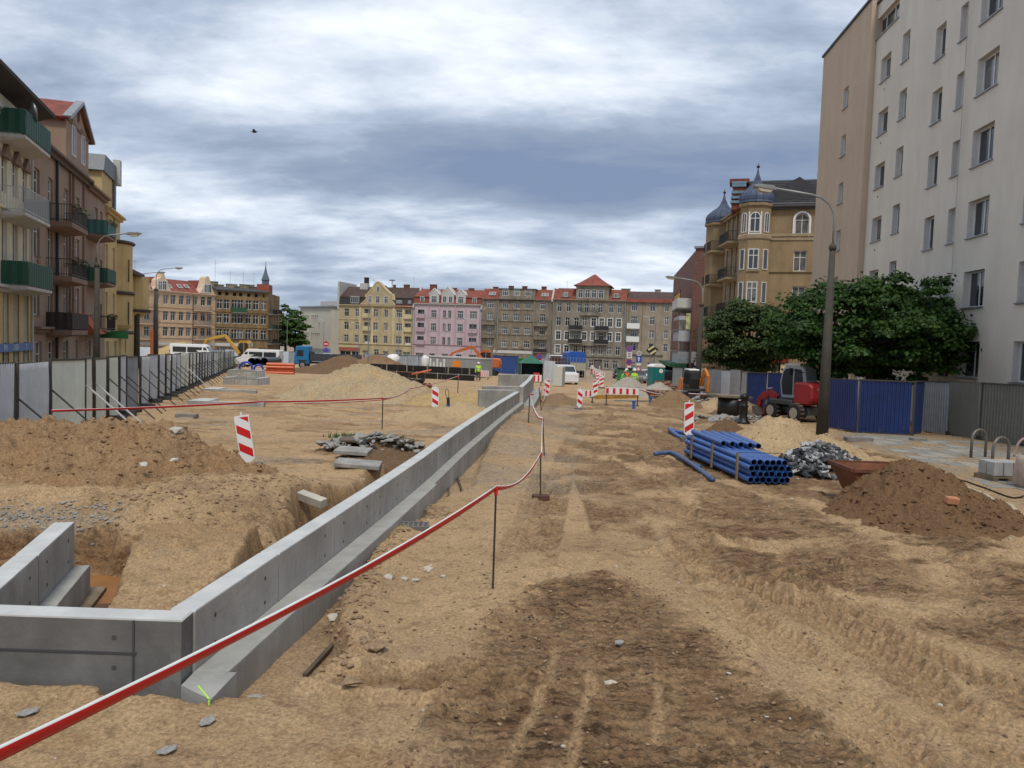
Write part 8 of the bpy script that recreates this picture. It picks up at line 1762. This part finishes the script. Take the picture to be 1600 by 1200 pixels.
def tree(lab,x,y,z0,zc,rx_,ry,rz_,nclump,nleaf,ls,m,seed,th=None,tr=.16,droop=.35,flat=0.):
    r=thing('tree',lab,'tree',(x,y,z0)); rg=np.random.default_rng(seed)
    # clump centres in the outer shell of an ellipsoid
    d=rg.normal(size=(nclump,3)); d/=np.linalg.norm(d,axis=1)[:,None]; rad=rg.uniform(.45,1,nclump)**.5; c=d*rad[:,None]*np.array([rx_,ry,rz_]); c[:,2]=np.where(c[:,2]<-flat*rz_,-flat*rz_+rg.uniform(-.1,.25,nclump)*rz_,c[:,2])
    c=c*(1+.14*rg.normal(size=nclump))[:,None]*np.array([1,1,.9]); cr=rg.uniform(.07,.24,nclump)*min(rx_,rz_)*1.1; c=c*(1-cr/ max(rx_,rz_)*.6)[:,None]
    n=nclump*nleaf; ci=np.repeat(np.arange(nclump),nleaf); q=rg.normal(size=(n,3)); q/=np.linalg.norm(q,axis=1)[:,None]; q[:,2]=np.where(q[:,2]<-.3,-q[:,2]*.6,q[:,2]); P=c[ci]+q*(cr[ci]*np.where(rg.random(n)<.12,rg.uniform(1.1,1.7,n),rg.uniform(.5,1.15,n)))[:,None]*np.array([1.25,1.25,.75])
    # leaf faces: lie outward and droop
    nrm=q*.8+rg.normal(size=(n,3))*.45+np.array([0,0,.55]); nrm/=np.linalg.norm(nrm,axis=1)[:,None]; t=np.cross(nrm,rg.normal(size=(n,3))); t/=np.linalg.norm(t,axis=1)[:,None]; s_=np.cross(nrm,t); l=(ls*rg.uniform(.7,1.3,n))[:,None]
    vs=np.stack([P-t*l*.5,P+s_*l*.45,P+t*l*.6-nrm*l*.15,P-s_*l*.45],1).reshape(-1,3)+np.array([0,0,zc-z0])
    me=bpy.data.meshes.new('crown'); me.vertices.add(4*n); me.vertices.foreach_set('co',vs.ravel()); me.loops.add(4*n); me.polygons.add(n); me.loops.foreach_set('vertex_index',np.arange(4*n)); me.polygons.foreach_set('loop_start',np.arange(0,4*n,4))
    v=np.clip(rg.uniform(0,1,n)*.6+np.repeat(rg.uniform(0,.5,nclump),nleaf),0,1); at=me.color_attributes.new('leaf','FLOAT_COLOR','POINT'); col=np.repeat(np.stack([v,v,v,np.ones(n)],-1),4,axis=0); at.data.foreach_set('color',col.ravel()); me.update(calc_edges=True); me.materials.append(m); link('crown',me,r)
    bark=mat('tree_bark',(.05,.038,.028),.95,var=.3,vs=6,bump=.5,bs=14); b=MB(); H=zc-z0; b.tube([(0,0,-.3),(tr*.3,0,H*.35),(0,0,H*.75),(0,0,H+rz_*.4)],[tr*1.25,tr,tr*.75,tr*.25],9); b.build('trunk',bark,r,True); b=MB()
    for k in range(min(26,nclump)):
        e=c[k*(nclump//min(26,nclump))]; s0=H*(.55+.35*rg.random()); mid=Vector((e[0]*.5,e[1]*.5,s0+(H+e[2]-s0)*.35)); b.tube([(0,0,s0),mid,(e[0]*.92,e[1]*.92,H+e[2]*.9)],[tr*.38,tr*.22,tr*.06],5)
    b.build('branches',bark,r,True); return r
MAP=leaf_mat('maple_leaf_green',(.030,.076,.015)); MAP2=leaf_mat('dull_leaf_green',(.045,.08,.028)); FARL=leaf_mat('far_leaf_green',(.045,.10,.025))
c=D(1362,522,35.5); tree('broad round dark green maple behind the blue fence on the right',c.x,35.5,gz(0,35),c.z+.15,4.55,4.1,2.55,330,270,.16,MAP,1,tr=.2,flat=.8)
c=D(1171,530,56); tree('smaller round green maple in front of the turreted corner house',c.x,56,gz(0,56),c.z,3.35,3.0,3.1,220,230,.2,MAP2,2,tr=.17,flat=.8)
for k,(u,v,y,rx_,rz_) in enumerate(((446,512,205,4.8,6.8),(461,520,200,3.6,5.5),(436,520,215,5,5),(520,520,240,2.6,4.2))):
    c=D(u,v,y); tree('green tree between the brown corner house and the office building, '+('the tallest','the right one','the left one behind','the small one peeping out')[k],c.x,y,-4.1,c.z,rx_,rx_,rz_,70,160,.5,FARL,10+k,tr=.3,flat=.7)
tag(MB().box(-60,-20,0,1,0,5).build('far_backdrop_house',LGREY,None,loc=(-5,262,-4.5)),'long low pale building far behind the trees','building')
